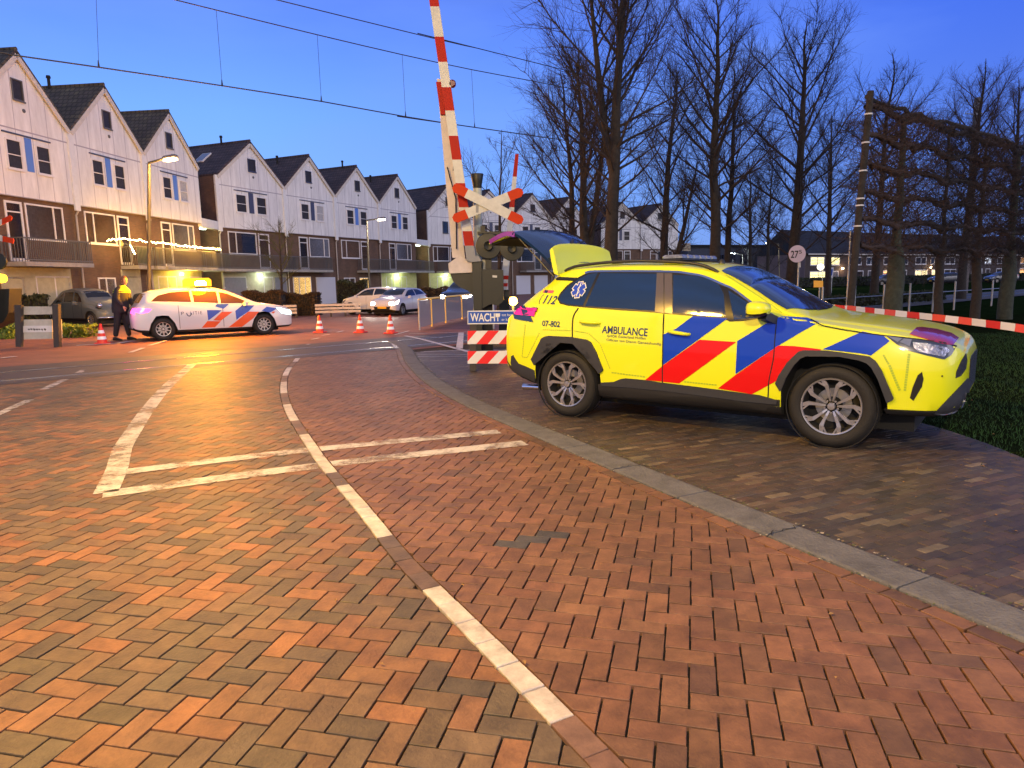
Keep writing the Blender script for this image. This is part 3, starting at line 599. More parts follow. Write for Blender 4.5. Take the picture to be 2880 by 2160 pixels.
# --- second row
_b0 = G(603, 493, 8.7)
pB = [(_b0.x, _b0.y), (-16.6, 52.2), (-14.2, 57.5), (-11.6, 62.7), (-9.0, 68.0)]
house(pB[0], pB[1], 'white gabled house with a skylight in its brown roof and a bare brick side wall', tile=TILE_RED, mid='navy', pane1=GLASS, roofx=[('sky', 2.6, .55), ('vent', 2.2, .97)], balcony=[(-.12, .998, 1.0)],
      ground=[('plaster', .0, .99, PALEP), ('win', .02, .34, 1.5, 2.2, (), LITC), ('garage', .03, .33, GREYP), ('door', .6, .76, LITC), ('garage', .78, .97, GREYP), ('lamp', .55, .56, 2.3, 45, CW)])
house(pB[1], pB[2], 'white gabled house with two tall roof vents, amber-lit shop-like ground floor', tile=TILE_RED, flip=True, mid='navy', roofx=[('vent', 2.4, .8), ('vent', 4.5, .45), ('vent', 4.2, .2)], balcony=[(.30, .998, 1.0)],
      ground=[('win', .55, .9, .3, 2.2, (.33, .66), LITA), ('garage', .05, .45, GARAGE)])
house(pB[2], pB[3], 'white gabled house with a blue panel between its upper windows, behind a dark hedge', tile=TILE_RED, pane1=BLIND, balcony=[(.45, .998, 1.0)], roofx=[('vent', 1.2, .97)],
      ground=[('win', .15, .4, .9, 2.1, (.5,), CURT), ('win', .5, .72, .9, 2.1, (), LITA)])
house(pB[3], pB[4], 'white gabled house at the row end beside the yellow stairwell, green-lit porch', tile=TILE_RED, flip=True, roofx=[('vent', 2.4, .8), ('vent', 4.5, .5)], balcony=[(.0, .998, 1.0)],
      ground=[('plaster', .02, .98, YELP), ('door', .7, .86, LITC), ('door', .3, .46, LITC), ('win', .5, .64, .3, 2.2, (), CURT), ('lamp', .57, .58, 2.3, 70, CW)])
# --- third row, behind the barrier
pC = [(-8.15, 70.6), (-4.6, 75.1), (.3, 78.9), (5.0, 83.3), (9.4, 87.6)]
lc = ['white gabled house just left of the raised barrier boom, roof seen side-on', 'white gabled house whose tip shows behind the crossing bell', 'white gabled house behind the right arms of the crossing cross', 'white gabled house half hidden by the open tailgate']
for i in range(4):
    house(pC[i], pC[i+1], lc[i], tile=TILE_RED, flip=bool(i % 2), mid='navy' if i else 'end', balcony=[(.2, .998, 1.0)], z1=5.4,
          ground=[('garage', .1, .45, GARAGE), ('garage', .55, .9, GARAGE)] if i else [('plaster', .0, .99, YELP), ('door', .2, .36, LITC), ('win', .5, .8, .8, 2.1, (.5,), CURT), ('lamp', .42, .43, 2.3, 60, CW)], pane1=GLASS)
E0, E1, E2 = G(1692, 628, 8.7), G(1803, 629, 8.7), G(1906, 633, 8.7)
house(E0, E1, 'white gabled house behind the thick leaning tree trunk, brown brick wall at its side', tile=TILE_RED, mid='navy', ground=[('garage', .1, .9, GARAGE)], z2=8.7, pane1=GLASS)
house(E1, E2, 'last white gabled house of the row, standing alone against the sky', tile=TILE_RED, mid='end', flip=True, ground=[('win', .2, .6, .8, 2.1, (.5,), LITA)], pane1=GLASS)
# --- lit stairwells between the rows
def stairwell(A, B, label, back=1.6):
    A = Vector((*A, 0)); B = Vector((*B, 0)); d = B-A; W = d.length; h = empty('stairwell', A, math.atan2(d.y, d.x), label, 'stairwell', 'lit passages between the rows')
    m = MB(); m.box(0, W, back, back+.3, 0, 5.3); m.build('wall', YELP, h)
    m = MB(); m.bbox(-.1, W+.1, -.1, .35, 5.22, 5.75, .01); m.build('lintel', WHITE, h)
    m = MB(); m.box(-.02, W+.02, .36, back-.01, 5.30, 5.42); m.build('ceiling_slab', CONC, h)
    m = MB(); m.box(0, W, -.6, back-.01, 2.55, 2.7); m.build('landing', CONC, h)
    railing(h, .03, W-.03, -.55, 2.7, 3.65, max(6, int(W/.12)), side=False)
    m = MB(); m.box(W*.3, W*.7, .5, .7, 5.2, 5.29); m.build('ceiling_lamp', LAMPG, h)
    lamp('stair_light', (W*.5, .75, 4.9), 35, (.95, 1, .45), h, r=.15); lamp('stair_light', (W*.5, .75, 2.2), 30, (.95, 1, .5), h, r=.15); return h
stairwell(pA(ya[4]), pB[0], 'yellow lit passage between the first row and the house with the skylight')
stairwell(pB[4], pC[0], 'yellow lit passage beside the barrier box, between the second and third row')
# --- long brick terrace far right
DBRK = brickmat('dark_brick', (.075, .042, .034), (.055, .034, .03), (.06, .05, .045)); PINKR = mat('rendered_gable', (.17, .12, .115), .8, var=.15)
DTILE = tilemat('dark_roof_tiles', (.022, .024, .032), (.016, .018, .024))
LITY = glow('lit_yellow_room', (1., .85, .35), 2.6); LITB = glow('lit_blue_white_room', (.75, .82, 1.), 1.8); LITO = glow('lit_orange_room', (1., .5, .2), 2.2)
F0, F1 = G(2266, 712, 5.3), G(2925, 716, 5.3); dF = (F1-F0); dF.z = 0; LF = dF.length; rzF = math.atan2(dF.y, dF.x); nH = 8
for i in range(nH):
    W = LF/nH; A = F0+dF*(i/nH); A.z = 0
    lit = [LITY, None, LITO, LITW, None, LITB, None, LITO][i]
    lab = ['end house of the dark brick terrace with a plain rendered gable and yellow lit windows', 'dark brick terrace house with unlit windows beside the blue parking sign', 'dark brick terrace house with a string of amber lights under the upper window', 'dark brick terrace house with a bright lamp at its open door',
           'dark brick terrace house behind the nearest pleached trunk', 'dark brick terrace house with cold blue-white windows', 'dark brick terrace house with unlit windows near the right border', 'dark brick terrace house at the right border, red-lit wall by its door'][i]
    h = empty('terrace_house', A, rzF, lab, 'house', 'dark brick terrace')
    m = MB(); m.box(0, W, 0, 10, -.2, 5.2); m.build('brick_wall', DBRK if i else DBRK, h)
    if i == 0:
        m = MB(); m.prism([(0, -.2), (10, -.2), (10, 5.2), (5, 9.4), (0, 5.2)], lambda u, v, q: (q, u, v), -.06, -.003); m.build('gable_wall', PINKR, h)
    m = MB(); m.prism([(-.5, 5.2), (10.5, 5.2), (5, 9.6)], lambda u, v, q: (q, u, v), -.2 if i == 0 else 0.01, W); m.build('roof', DTILE, h)
    m = MB(); m.box(0, W, -.62, -.5, 5.0, 5.22); m.build('gutter', TRIM, h)
    for (a, b_, z0, z1) in ((.12, .48, 3.2, 4.7), (.62, .88, 3.2, 4.7), (.12, .55, .6, 2.2)):
        up = z0 > 3; pm = lit if (lit and (i != 2 or not up)) else GLASS
        if i == 3 and up: pm = GLASS
        window(h, a*W, b_*W, z0, z1, splits=(.5,), pane=pm, fw=.16)
    window(h, .68*W, .86*W, 0, 2.2, pane=lit if i in (3, 7) else GREYP, fw=.14, name='door')
    if i in (2, 3, 7, 0):
        lx = {2: .35, 3: .62, 7: .62, 0: .95}[i]*W
        m = MB(); m.bbox(lx-.12, lx+.12, -.3, -.05, 2.5, 2.75, .02); m.build('wall_lamp', glow('wall_lamp_glass', (1, .75, .4), 25), h)
        lamp('wall_light', (lx, -.8, 2.5), 90, (1, .62, .3), h, r=.2)
# flat roofed block beyond the trees
p0, p1 = G(1935, 690, 7.5), G(2105, 690, 7.5)
h = empty('school_block', (p0.x, p0.y, 0), math.atan2(p1.y-p0.y, p1.x-p0.x), 'long dark flat-roofed block beyond the trees left of the rendered gable', 'building')
W = (Vector((p1.x, p1.y))-Vector((p0.x, p0.y))).length
m = MB(); m.box(0, W*1.3, 0, 14, -.3, 7.2); m.build('wall', mat('slate_cladding', (.05, .06, .09), .7, var=.3), h)
m = MB(); m.bbox(-.3, W*1.3+.3, -.4, 14.3, 7.2, 7.6, .05); m.build('roof', DARK, h)
for i in range(5): window(h, W*(.06+.2*i), W*(.19+.2*i), 3.9, 5.8, splits=(.33, .66), pane=GLASS if i != 2 else GLASS, frame=NAVY)
m = MB(); m.box(W*.36, W*.52, -.2, -.05, 3.0, 3.45); m.build('lit_sign', glow('sign_white', (1, 1, 1), 2.5), h)
# church behind the pleached trees
# ================================================================ CARS
class Car:
    def __init__(s, name, loc, rz, label, cat, st, paint, bottom=.25, nx=150, group=None):
        s.root = empty(name, (loc[0], loc[1], loc[2] if len(loc) > 2 else 0), rz, label, cat, group)
        s.M = Matrix.Translation(s.root.location) @ Matrix.Rotation(rz, 4, 'Z'); s.Mi = s.M.inverted()
        # stations: x, zbottom, halfwidth, belt y, belt z, edge y, edge z, centre z
        st = np.array(sorted(st), float); xs = np.linspace(st[0, 0], st[-1, 0], nx)
        def interp(c):
            x, y = st[:, 0], st[:, c]; d = np.diff(y)/np.diff(x); m = np.zeros(len(x)); m[0], m[-1] = d[0], d[-1]
            for i in range(1, len(x)-1): m[i] = 0 if d[i-1]*d[i] <= 0 else 2*d[i-1]*d[i]/(d[i-1]+d[i])
            k = np.clip(np.searchsorted(x, xs)-1, 0, len(x)-2); h = x[k+1]-x[k]; t = (xs-x[k])/h
            return (2*t**3-3*t**2+1)*y[k]+(t**3-2*t**2+t)*h*m[k]+(-2*t**3+3*t**2)*y[k+1]+(t**3-t**2)*h*m[k+1]
        c = [interp(i) for i in range(1, 8)]; V = []; 
        for i, x in enumerate(xs):
            zb, w_, by, bz, ey, ez, zc = [q[i] for q in c]; hh = bz-zb
            p = [(0, zb), (.55*w_, zb), (.86*w_, zb), (.95*w_, zb+.03), (.982*w_, zb+.10*hh), (.992*w_, zb+.25*hh), (w_, zb+.42*hh), (.998*w_, zb+.58*hh), (.990*w_, zb+.70*hh), (.982*w_, zb+.80*hh), (.5*(.965*w_+by+.02), zb+.90*hh), (by+.012, bz-.035), (by, bz)]
            for q in (.2, .4, .6, .8, 1.): 
                bul = math.sin(q*math.pi)*.022*min(1, max(0, (ez-bz)/.3)); p.append((by+(ey-by)*q+bul, bz+(ez-bz)*q+bul*.3))
            for a in (12, 26, 40, 54, 68, 80, 90):
                a = R(a); p.append((ey*math.cos(a)**.85 if a < 1.57 else 0, ez+(zc-ez)*math.sin(a)**.9))
            ring = [(x, -y, z) for y, z in p]+[(x, y, z) for y, z in p[-2:0:-1]]
            V += ring
        n = len(ring); nr = len(xs)
        Fc = [(i*n+j, i*n+(j+1) % n, (i+1)*n+(j+1) % n, (i+1)*n+j) for i in range(nr-1) for j in range(n)]
        s.shell = (V, Fc+[tuple(range(n-1, -1, -1)), tuple(range((nr-1)*n, nr*n))]); s.bvh = BVHTree.FromPolygons([Vector(v) for v in V], Fc+[tuple(range(n)), tuple(range((nr-1)*n, nr*n))])
        s.paint = paint
    def body(s, wells=(), name='body'):
        m = MB(); m.add(*s.shell); o = m.build(name, [s.paint, DARK], s.root)
        if wells:
            c = MB()
            for poly in wells:
                for sg in (-1, 1): c.prism(poly, lambda u, v, t_: (u, t_, v), sg*.62, sg*1.2)
            co = c.build('cutter', DARK, s.root)
            md = o.modifiers.new('b', 'BOOLEAN'); md.operation = 'DIFFERENCE'; md.object = co; md.solver = 'EXACT'
            bpy.context.view_layer.update(); dg = bpy.context.evaluated_depsgraph_get(); me = bpy.data.meshes.new_from_object(o.evaluated_get(dg), depsgraph=dg)
            o.modifiers.clear(); o.data = me; bpy.data.objects.remove(co)
            # inside of the wheel wells is black
            while len(me.materials) < 2: me.materials.append(DARK)
            me.materials[0] = s.paint; me.materials[1] = DARK
            for p in me.polygons:
                c_ = p.center
                if abs(c_.y) < .80*max(abs(v[1]) for v in s.shell[0]) and c_.z < .8 and c_.z > .0 and (abs(p.normal.y) > .9 or True) and any(min(q[0] for q in w_)-.01 < c_.x < max(q[0] for q in w_)+.01 for w_ in wells): p.material_index = 1
                elif any(min(q[0] for q in w_)-.01 < c_.x < max(q[0] for q in w_)+.01 and c_.z < max(q[1] for q in w_)+.01 for w_ in wells) and abs(p.normal.y) < .3 : p.material_index = 1
                elif p.normal.z < -.25 and c_.z < .56: p.material_index = 1
        o.data.shade_smooth(); o.data.set_sharp_from_angle(angle=R(32)); s.o = o; return o
    def cast(s, o, d, far=30):
        h = s.bvh.ray_cast(Vector(o), Vector(d).normalized(), far)
        return (h[0], h[1]) if h[0] is not None else None
    def patch(s, poly, how, grid, off, name, m, parent=None, mirror=False, smooth=True, skirt=None, label=None):
        bm = bmesh.new(); vs = [bm.verts.new((a, 0, b_)) for a, b_ in poly]; f = bm.faces.new(vs)
        bmesh.ops.triangulate(bm, faces=[f], ngon_method='EAR_CLIP')
        xs = [p[0] for p in poly]; zs = [p[1] for p in poly]
        for ax, lo, hi in ((0, min(xs), max(xs)), (2, min(zs), max(zs))):
            k = math.floor(lo/grid)+1
            while k*grid < hi:
                co = [0, 0, 0]; co[ax] = k*grid; no = [0, 0, 0]; no[ax] = 1
                bmesh.ops.bisect_plane(bm, geom=bm.verts[:]+bm.edges[:]+bm.faces[:], plane_co=co, plane_no=no); k += 1
        s._map(bm, how, off)
        o = s._fin(bm, off if skirt is None else skirt, name, m, parent, mirror, smooth)
        if label: o['label'] = label
        return o
    def _map(s, bm, how, off):
        for v in bm.verts:
            a, b_ = v.co.x, v.co.z
            if how == 'side': h = s.cast((a, -4, b_), (0, 1, 0))
            elif how == 'left': h = s.cast((a, 4, b_), (0, -1, 0))
            elif how == 'top': h = s.cast((a, b_, 5), (0, 0, -1))
            elif how == 'front': h = s.cast((6, a, b_), (-1, 0, 0))
            elif how == 'back': h = s.cast((-8, -a, b_), (1, 0, 0))
            elif how == 'px':
                o = s.Mi @ CO; d = s.Mi.to_3x3() @ ray(a, b_); h = s.cast(o, d, 60)
                if h is None: q = s.bvh.find_nearest(o+d.normalized()*(o.length)); h = (q[0], q[1])
            if h is None:
                g = {'side': (a, -1, b_), 'left': (a, 1, b_), 'top': (a, b_, 1.5), 'front': (1, a, b_), 'back': (-3.7, -a, b_)}[how]; q = s.bvh.find_nearest(Vector(g)); h = (q[0], q[1])
            n = h[1]
            if how == 'px':
                if n.dot(s.Mi.to_3x3() @ ray(a, b_)) > 0: n = -n
            elif how == 'side' and n.y > 0 or how == 'left' and n.y < 0 or how == 'top' and n.z < 0 or how == 'front' and n.x < 0 or how == 'back' and n.x > 0: n = -n
            v.co = h[0]+n*off; v.normal = n
    def _fin(s, bm, skirt, name, m, parent, mirror, smooth):
        bm.normal_update()
        if skirt > .004:
            bm.normal_update(); be = [e for e in bm.edges if e.is_boundary]; nor = {v: v.normal.copy() for e in be for v in e.verts}
            r = bmesh.ops.extrude_edge_only(bm, edges=be)['geom']; nv = [q for q in r if isinstance(q, bmesh.types.BMVert)]
            kd = {tuple(round(c, 6) for c in v.co): n for v, n in nor.items()}
            for v in nv:
                n = kd.get(tuple(round(c, 6) for c in v.co), Vector((0, 0, 0))); q = s.bvh.find_nearest(v.co)
                if q[0] is not None: v.co = q[0]+(q[0]-v.co)*.3 if (q[0]-v.co).length < skirt*3 else v.co-n*skirt
        me = bpy.data.meshes.new(name); bm.to_mesh(me)
        o = link(name, me, m, parent or s.root)
        if mirror:
            for v in bm.verts: v.co.y *= -1
            bmesh.ops.reverse_faces(bm, faces=bm.faces[:]); m2 = bpy.data.meshes.new(name); bm.to_mesh(m2); link(name, m2, m, parent or s.root, 50 if smooth else None)
        bm.free()
        if smooth: me.shade_smooth(); me.set_sharp_from_angle(angle=R(50))
        return o
    def stroke(s, line, wd, how, off, name, m, parent=None, mirror=False, grid=.06):
        l = smooth_line(line, (grid if how != 'px' else 6)); t_ = np.gradient(l, axis=0); t_ /= np.linalg.norm(t_, axis=1, keepdims=True)+1e-9; n = np.stack([-t_[:, 1], t_[:, 0]], 1)*wd/2
        bm = bmesh.new(); A = [bm.verts.new((q[0], 0, q[1])) for q in l-n]; B = [bm.verts.new((q[0], 0, q[1])) for q in l+n]
        for i in range(len(l)-1): bm.faces.new((A[i], A[i+1], B[i+1], B[i]))
        s._map(bm, how, off); return s._fin(bm, off, name, m, parent, mirror, True)
    def text(s, txt, x, z, size, m, name, off=.004, how='side', shear=0, bold=0, rot=0, parent=None, sx=1., sp=1.):
        c = bpy.data.curves.new('t', 'FONT'); c.body = txt; c.size = size; c.align_x = 'CENTER'; c.align_y = 'CENTER'; c.offset = bold; c.shear = shear; c.space_character = sp
        o = bpy.data.objects.new('t', c); col.objects.link(o); bpy.context.view_layer.update(); me = bpy.data.meshes.new_from_object(o); bpy.data.objects.remove(o)
        bm = bmesh.new(); bm.from_mesh(me); bmesh.ops.triangulate(bm, faces=bm.faces)
        for v in bm.verts: u, w_ = v.co.x*sx, v.co.y; v.co = Vector((x+u*math.cos(rot)-w_*math.sin(rot), 0, z+u*math.sin(rot)+w_*math.cos(rot)))
        s._map(bm, how, off); return s._fin(bm, 0, name, m, parent, False, False)
def wheel(par, x, y, r, rr, wd, style, mt, flip=1, n=48, spokes=5, steer=0):
    M = Matrix.Translation((x, y, r)) @ Matrix.Rotation(steer, 4, 'Z') @ Matrix.Rotation(R(90)*flip, 4, 'X')   # local +z outwards
    e = empty('wheel', (0, 0, 0)); e.parent = par; h = wd/2
    m = MB(); m.lathe([(rr, h-.012), (rr+.01, h-.002), (rr+.045, h+.004), (r-.05, h+.002), (r-.018, h-.02), (r-.004, h-.045), (r, h-.07), (r, -h+.07), (r-.02, -h+.02), (r-.06, -h), (rr, -h+.01)], n, M)
    if style > 0:
        for q in (-.5, -.17, .17, .5):
            m.lathe([(r+.001, q*wd-.012), (r-.0045, q*wd-.008), (r-.0045, q*wd+.008), (r+.001, q*wd+.012)], n, M, 1)
    m.build('tyre', [TYRE, DARK], e, 40)
    m = MB(); m.lathe([(rr, h-.012), (rr-.004, h-.004), (rr-.014, h-.006), (rr-.018, h-.02)], n, M); m.lathe([(rr-.018, h-.02), (rr-.035, h-.09), (rr-.035, -h+.02)], n, M, 1)
    m.lathe([(rr-.034, -h*.2), (.02, -h*.2)], n, M, 1)
    rim = m.build('rim', [mt, DARK], e, 40)
    if style:
        m = MB(); m.lathe([(rr*.60, -h*.1), (rr*.60, -h*.02), (rr*.3, -h*.02), (rr*.3, -h*.1)], 32, M, 0); m.build('brake_disc', mat('brake_disc', (.35, .34, .33), .4, .9), e, 40)
    zf = h-.012
    m = MB()
    for k in range(spokes):
        a0 = 2*math.pi*k/spokes+R(90)
        if style == 2:      # paired twisted spokes that open towards the rim
            for sg in (-1, 1):
                pl = []
                for (rd, a, wv, zz) in ((.045, 13, .008, zf-.022), (.09, 13, .010, zf-.012), (.15, 13, .0135, zf-.008), (.190, 14, .0175, zf-.004), (rr-.012, 19, .017, zf-.004)):
                    an = a0+sg*R(a); c_ = Vector((rd*math.cos(an), rd*math.sin(an), zz)); tn = Vector((-math.sin(an), math.cos(an), 0)); pl.append((c_-tn*wv, c_+tn*wv))
                v = []
                for p, q in pl: v += [p, q, q+Vector((0, 0, -.022)), p+Vector((0, 0, -.022))]
                f = [(0, 1, 2, 3)]
                for i in range(len(pl)-1): b0 = 4*i; f += [(b0, b0+4, b0+5, b0+1), (b0+1, b0+5, b0+6, b0+2), (b0+3, b0+2, b0+6, b0+7), (b0, b0+3, b0+7, b0+4)]
                m.add([M @ p for p in v], f)
                # kink towards the neighbouring pair
                an = a0+sg*R(17); a2 = a0+sg*R(29); p0 = Vector((.185*math.cos(an), .185*math.sin(an), zf-.006)); p1 = Vector(((rr-.012)*math.cos(a2), (rr-.012)*math.sin(a2), zf-.006))
                m.bar(M @ p0, M @ p1, .012, .014)
        else:
            wv = 3.14*rr/spokes*.33
            for (r0, r1, w0, w1) in ((.05, rr-.012, wv*.8, wv*1.25),):
                an = a0; c0, s0 = math.cos(an), math.sin(an); tn = Vector((-s0, c0, 0)); p0, p1 = Vector((r0*c0, r0*s0, zf-.008)), Vector((r1*c0, r1*s0, zf-.006))
                v = [p0-tn*w0/2, p0+tn*w0/2, p1+tn*w1/2, p1-tn*w1/2]; v += [q+Vector((0, 0, -.02)) for q in v]
                m.add([M @ q for q in v], [(0, 1, 2, 3), (7, 6, 5, 4), (0, 4, 5, 1), (1, 5, 6, 2), (2, 6, 7, 3), (3, 7, 4, 0)])
    m.build('spokes', mt, e)
    m = MB(); m.lathe([(.0, zf-.001), (.030, zf-.003), (.032, zf-.012), (.034, zf-.03)], 24, M)
    for k in range(5):
        an = 2*math.pi*k/5+R(54); c_ = Vector((.055*math.cos(an), .055*math.sin(an), zf-.02)); m.tube([M @ c_, M @ (c_+Vector((0, 0, .012)))], .009, 6)
    m.build('hub_cap', mt, e, 40)
    return e
TYRE = mat('tyre_rubber', (.012, .0115, .012), .75, var=.3, vscale=20, bump=.2, bscale=60)
ALU = mat('machined_alloy', (.40, .40, .45), .28, .75); ALUD = mat('silver_alloy', (.55, .52, .48), .35, .8); STEELW = mat('worn_wheel_silver', (.45, .44, .43), .4, .6)
# ---------------------------------------------------------------- ambulance
YEL = mat('fluorescent_yellow_paint', (.70, .76, .006), .35, coat=.7, spec=.4)
BLU = mat('livery_blue', (.003, .045, .52), .4, coat=.25, spec=.2); RED = mat('livery_red', (.62, .004, .005), .4, coat=.25, spec=.2); CLADM = mat('grey_body_cladding', (.028, .030, .038), .55, var=.15, vscale=30)
GLASSB = mat('sky_blue_car_glass', (.006, .022, .075), .03, spec=1.0, coat=1.); CHROME = mat('chrome', (.75, .74, .8), .12, 1); INK = mat('dark_blue_lettering', (.01, .03, .12), .5)  # car glass: blue of the reflected sky put into its base colour
AX, AY, AYAW = 3.280, 6.536, -.648
st = [  # x, zb, w, belty, beltz, edgey, edgez, zc
 (.945, .47, .44, .42, .78, .36, .81, .82), (.925, .41, .60, .57, .83, .48, .85, .86), (.88, .36, .70, .66, .885, .56, .905, .915), (.80, .335, .79, .74, .925, .63, .945, .965), (.65, .325, .86, .80, .965, .68, .99, 1.01), (.40, .32, .905, .845, 1.005, .72, 1.03, 1.06),
 (.10, .30, .92, .865, 1.05, .74, 1.07, 1.10), (-.20, .24, .925, .875, 1.095, .76, 1.112, 1.135), (-.40, .24, .925, .88, 1.125, .775, 1.14, 1.235), (-.52, .24, .925, .88, 1.135, .765, 1.185, 1.31), (-.80, .24, .925, .88, 1.142, .72, 1.345, 1.47), (-1.06, .24, .925, .88, 1.147, .675, 1.475, 1.59), (-1.30, .24, .925, .88, 1.155, .65, 1.545, 1.635),
 (-1.65, .24, .925, .88, 1.17, .64, 1.59, 1.662), (-2.1, .24, .925, .88, 1.19, .635, 1.605, 1.672), (-2.5, .25, .925, .88, 1.21, .63, 1.60, 1.665), (-2.80, .26, .92, .87, 1.225, .625, 1.585, 1.64), (-2.93, .28, .915, .865, 1.235, .62, 1.55, 1.60), (-3.05, .30, .91, .86, 1.24, .68, 1.45, 1.47), (-3.2, .33, .90, .85, 1.22, .74, 1.335, 1.35), (-3.35, .37, .885, .84, 1.17, .79, 1.21, 1.215),
 (-3.45, .41, .865, .82, 1.12, .79, 1.135, 1.14), (-3.55, .46, .83, .78, 1.07, .74, 1.08, 1.085), (-3.62, .54, .74, .70, 1.0, .66, 1.01, 1.01)]
C = Car('ambulance', (AX, AY), AYAW, 'fluorescent yellow ambulance car with blue and red stripes, its tailgate raised', 'ambulance', st, YEL)
hz = .365
def arch(cx, top, z0=.20, w_=.40): return [(cx-w_, z0), (cx+w_, z0), (cx+w_, .42), (cx+w_*.80, .60), (cx+w_*.55, top-.03), (cx+w_*.2, top), (cx-w_*.25, top), (cx-w_*.6, top-.03), (cx-w_*.82, .60), (cx-w_, .42)]
A_ = lambda *l: [(1380+x/2.5917, 620+y/2.5917) for x, y in l]
B_ = lambda *l: [(2040+x/2.4393, 620+y/2.4393) for x, y in l]
Z1 = lambda *l: [(1360+x/5.53, 620+y/5.53) for x, y in l]
Z3 = lambda *l: [(2180+x/5.53, 940+y/5.53) for x, y in l]
Z2 = lambda *l: [(1380+x/5.53, 900+y/5.53) for x, y in l]
Z4 = lambda *l: [(2400+x/4.1475, 820+y/4.1475) for x, y in l]
Z5 = lambda *l: [(1800+x/3.687, 680+y/3.687) for x, y in l]
def back(px):                              # photo pixel -> point of the car shell in car coordinates
    o = C.Mi @ CO; d = C.Mi.to_3x3() @ ray(*px); h = C.cast(o, d, 60); 
    return h[0] if h else C.bvh.find_nearest(o+d.normalized()*(-o.y-.9)/d.normalized().y)[0]
def sidepoly(l): return [(p.x, p.z) for p in (back(q) for q in l)]
def wl_(l, zl=.12):
    q = sidepoly(l); q = [(q[0][0], zl)]+q+[(q[-1][0], zl)]; return q if sum(q[i][0]*q[(i+1) % len(q)][1]-q[(i+1) % len(q)][0]*q[i][1] for i in range(len(q))) > 0 else q[::-1]
C.body([wl_(Z2((693, 760), (700, 680), (790, 425), (840, 355), (900, 335), (1100, 340), (1290, 358), (1425, 395), (1500, 448), (1570, 570), (1662, 770), (1700, 840), (1712, 950))), wl_(Z3((90, 900), (95, 860), (172, 660), (290, 470), (390, 370), (480, 333), (700, 332), (1000, 338), (1300, 393), (1425, 438), (1510, 515), (1610, 700), (1705, 940), (1745, 1070), (1748, 1150)))])
stripes = empty('livery_stripes'); stripes.parent = C.root
def livery(nm_, l, m_, off=.004): return C.patch(l, 'px', 8, off, nm_, m_, stripes, skirt=0)
livery('blue_stripe', A_((1475, 697), (1728, 714), (1515, 868), (1258, 1053), (1258, 832), (1350, 790)), BLU)
livery('red_stripe', A_((1523, 869), (1790, 886), (1375, 1188), (1128, 1162), (1258, 1056)), RED)
livery('blue_stripe', B_((345, 668), (400, 660), (560, 668), (642, 700), (540, 755), (362, 860), (70, 1054), (82, 828)), BLU)
livery('red_stripe', B_((365, 858), (475, 862), (660, 884), (640, 900), (560, 905), (500, 925), (450, 975), (352, 1100), (182, 1192), (60, 1170), (-50, 1152), (70, 1060)), RED)
livery('blue_stripe', B_((942, 762), (1085, 792), (1128, 828), (1000, 926), (930, 912), (800, 892), (668, 884)), BLU)
C.patch(B_((1310, 738), (1345, 734), (1450, 748), (1550, 775), (1600, 808), (1560, 858), (1480, 845), (1265, 782)), 'px', 8, .007, 'hood_stripe', mat('hood_stripe_crimson', (.34, .008, .07), .25, coat=1.), stripes)
# cladding
def clad(nm_, l, off=.022): return C.patch(l, 'px', 14, off, nm_, CLADM, None, mirror=True)
clad('wheel_arch_trim', Z2((640, 610), (800, 290), (850, 258), (920, 245), (1250, 262), (1500, 305), (1570, 350), (1650, 500), (1755, 770), (1740, 800), (1690, 832), (1650, 770), (1560, 570), (1490, 455), (1420, 405), (1290, 370), (1100, 352), (900, 348), (850, 365), (800, 430), (700, 690), (688, 700)))
clad('wheel_arch_trim', Z3((8, 760), (60, 640), (200, 430), (370, 270), (450, 248), (800, 252), (1100, 290), (1470, 345), (1560, 410), (1660, 560), (1845, 990), (1830, 1015), (1735, 1065), (1690, 940), (1600, 700), (1500, 520), (1420, 450), (1300, 405), (1000, 350), (700, 345), (480, 345), (400, 380), (300, 480), (180, 670), (100, 870), (80, 885)))
clad('sill_trim', A_((802, 1182), (900, 1176), (945, 1156), (985, 1150), (1130, 1163), (1255, 1182), (1500, 1212), (1760, 1246), (1866, 1262), (1960, 1272), (2090, 1310), (2085, 1340), (1850, 1318), (1500, 1270), (1250, 1240), (1000, 1216), (815, 1205)), .015)
LOWB = mat('lower_body_black', (.014, .014, .016), .6)
C.patch([(-2.28, .25), (-.42, .25), (-.42, .395), (-1.0, .385), (-2.28, .40)], 'side', .07, .006, 'lower_sill', LOWB, None, mirror=True)
C.patch([(.42, .31), (.85, .35), (.90, .385), (.42, .375)], 'side', .07, .006, 'lower_lip', LOWB, None, mirror=True)
C.patch([(-3.60, .53), (-3.44, .40), (-3.10, .29), (-3.10, .36), (-3.40, .46), (-3.60, .60)], 'side', .07, .006, 'lower_lip', LOWB, None, mirror=True)
clad('rear_bumper_trim', Z2((330, 560), (355, 545), (390, 610), (435, 675), (560, 725), (685, 785), (700, 940), (690, 960), (560, 890), (420, 840), (340, 770), (322, 660)), .012)
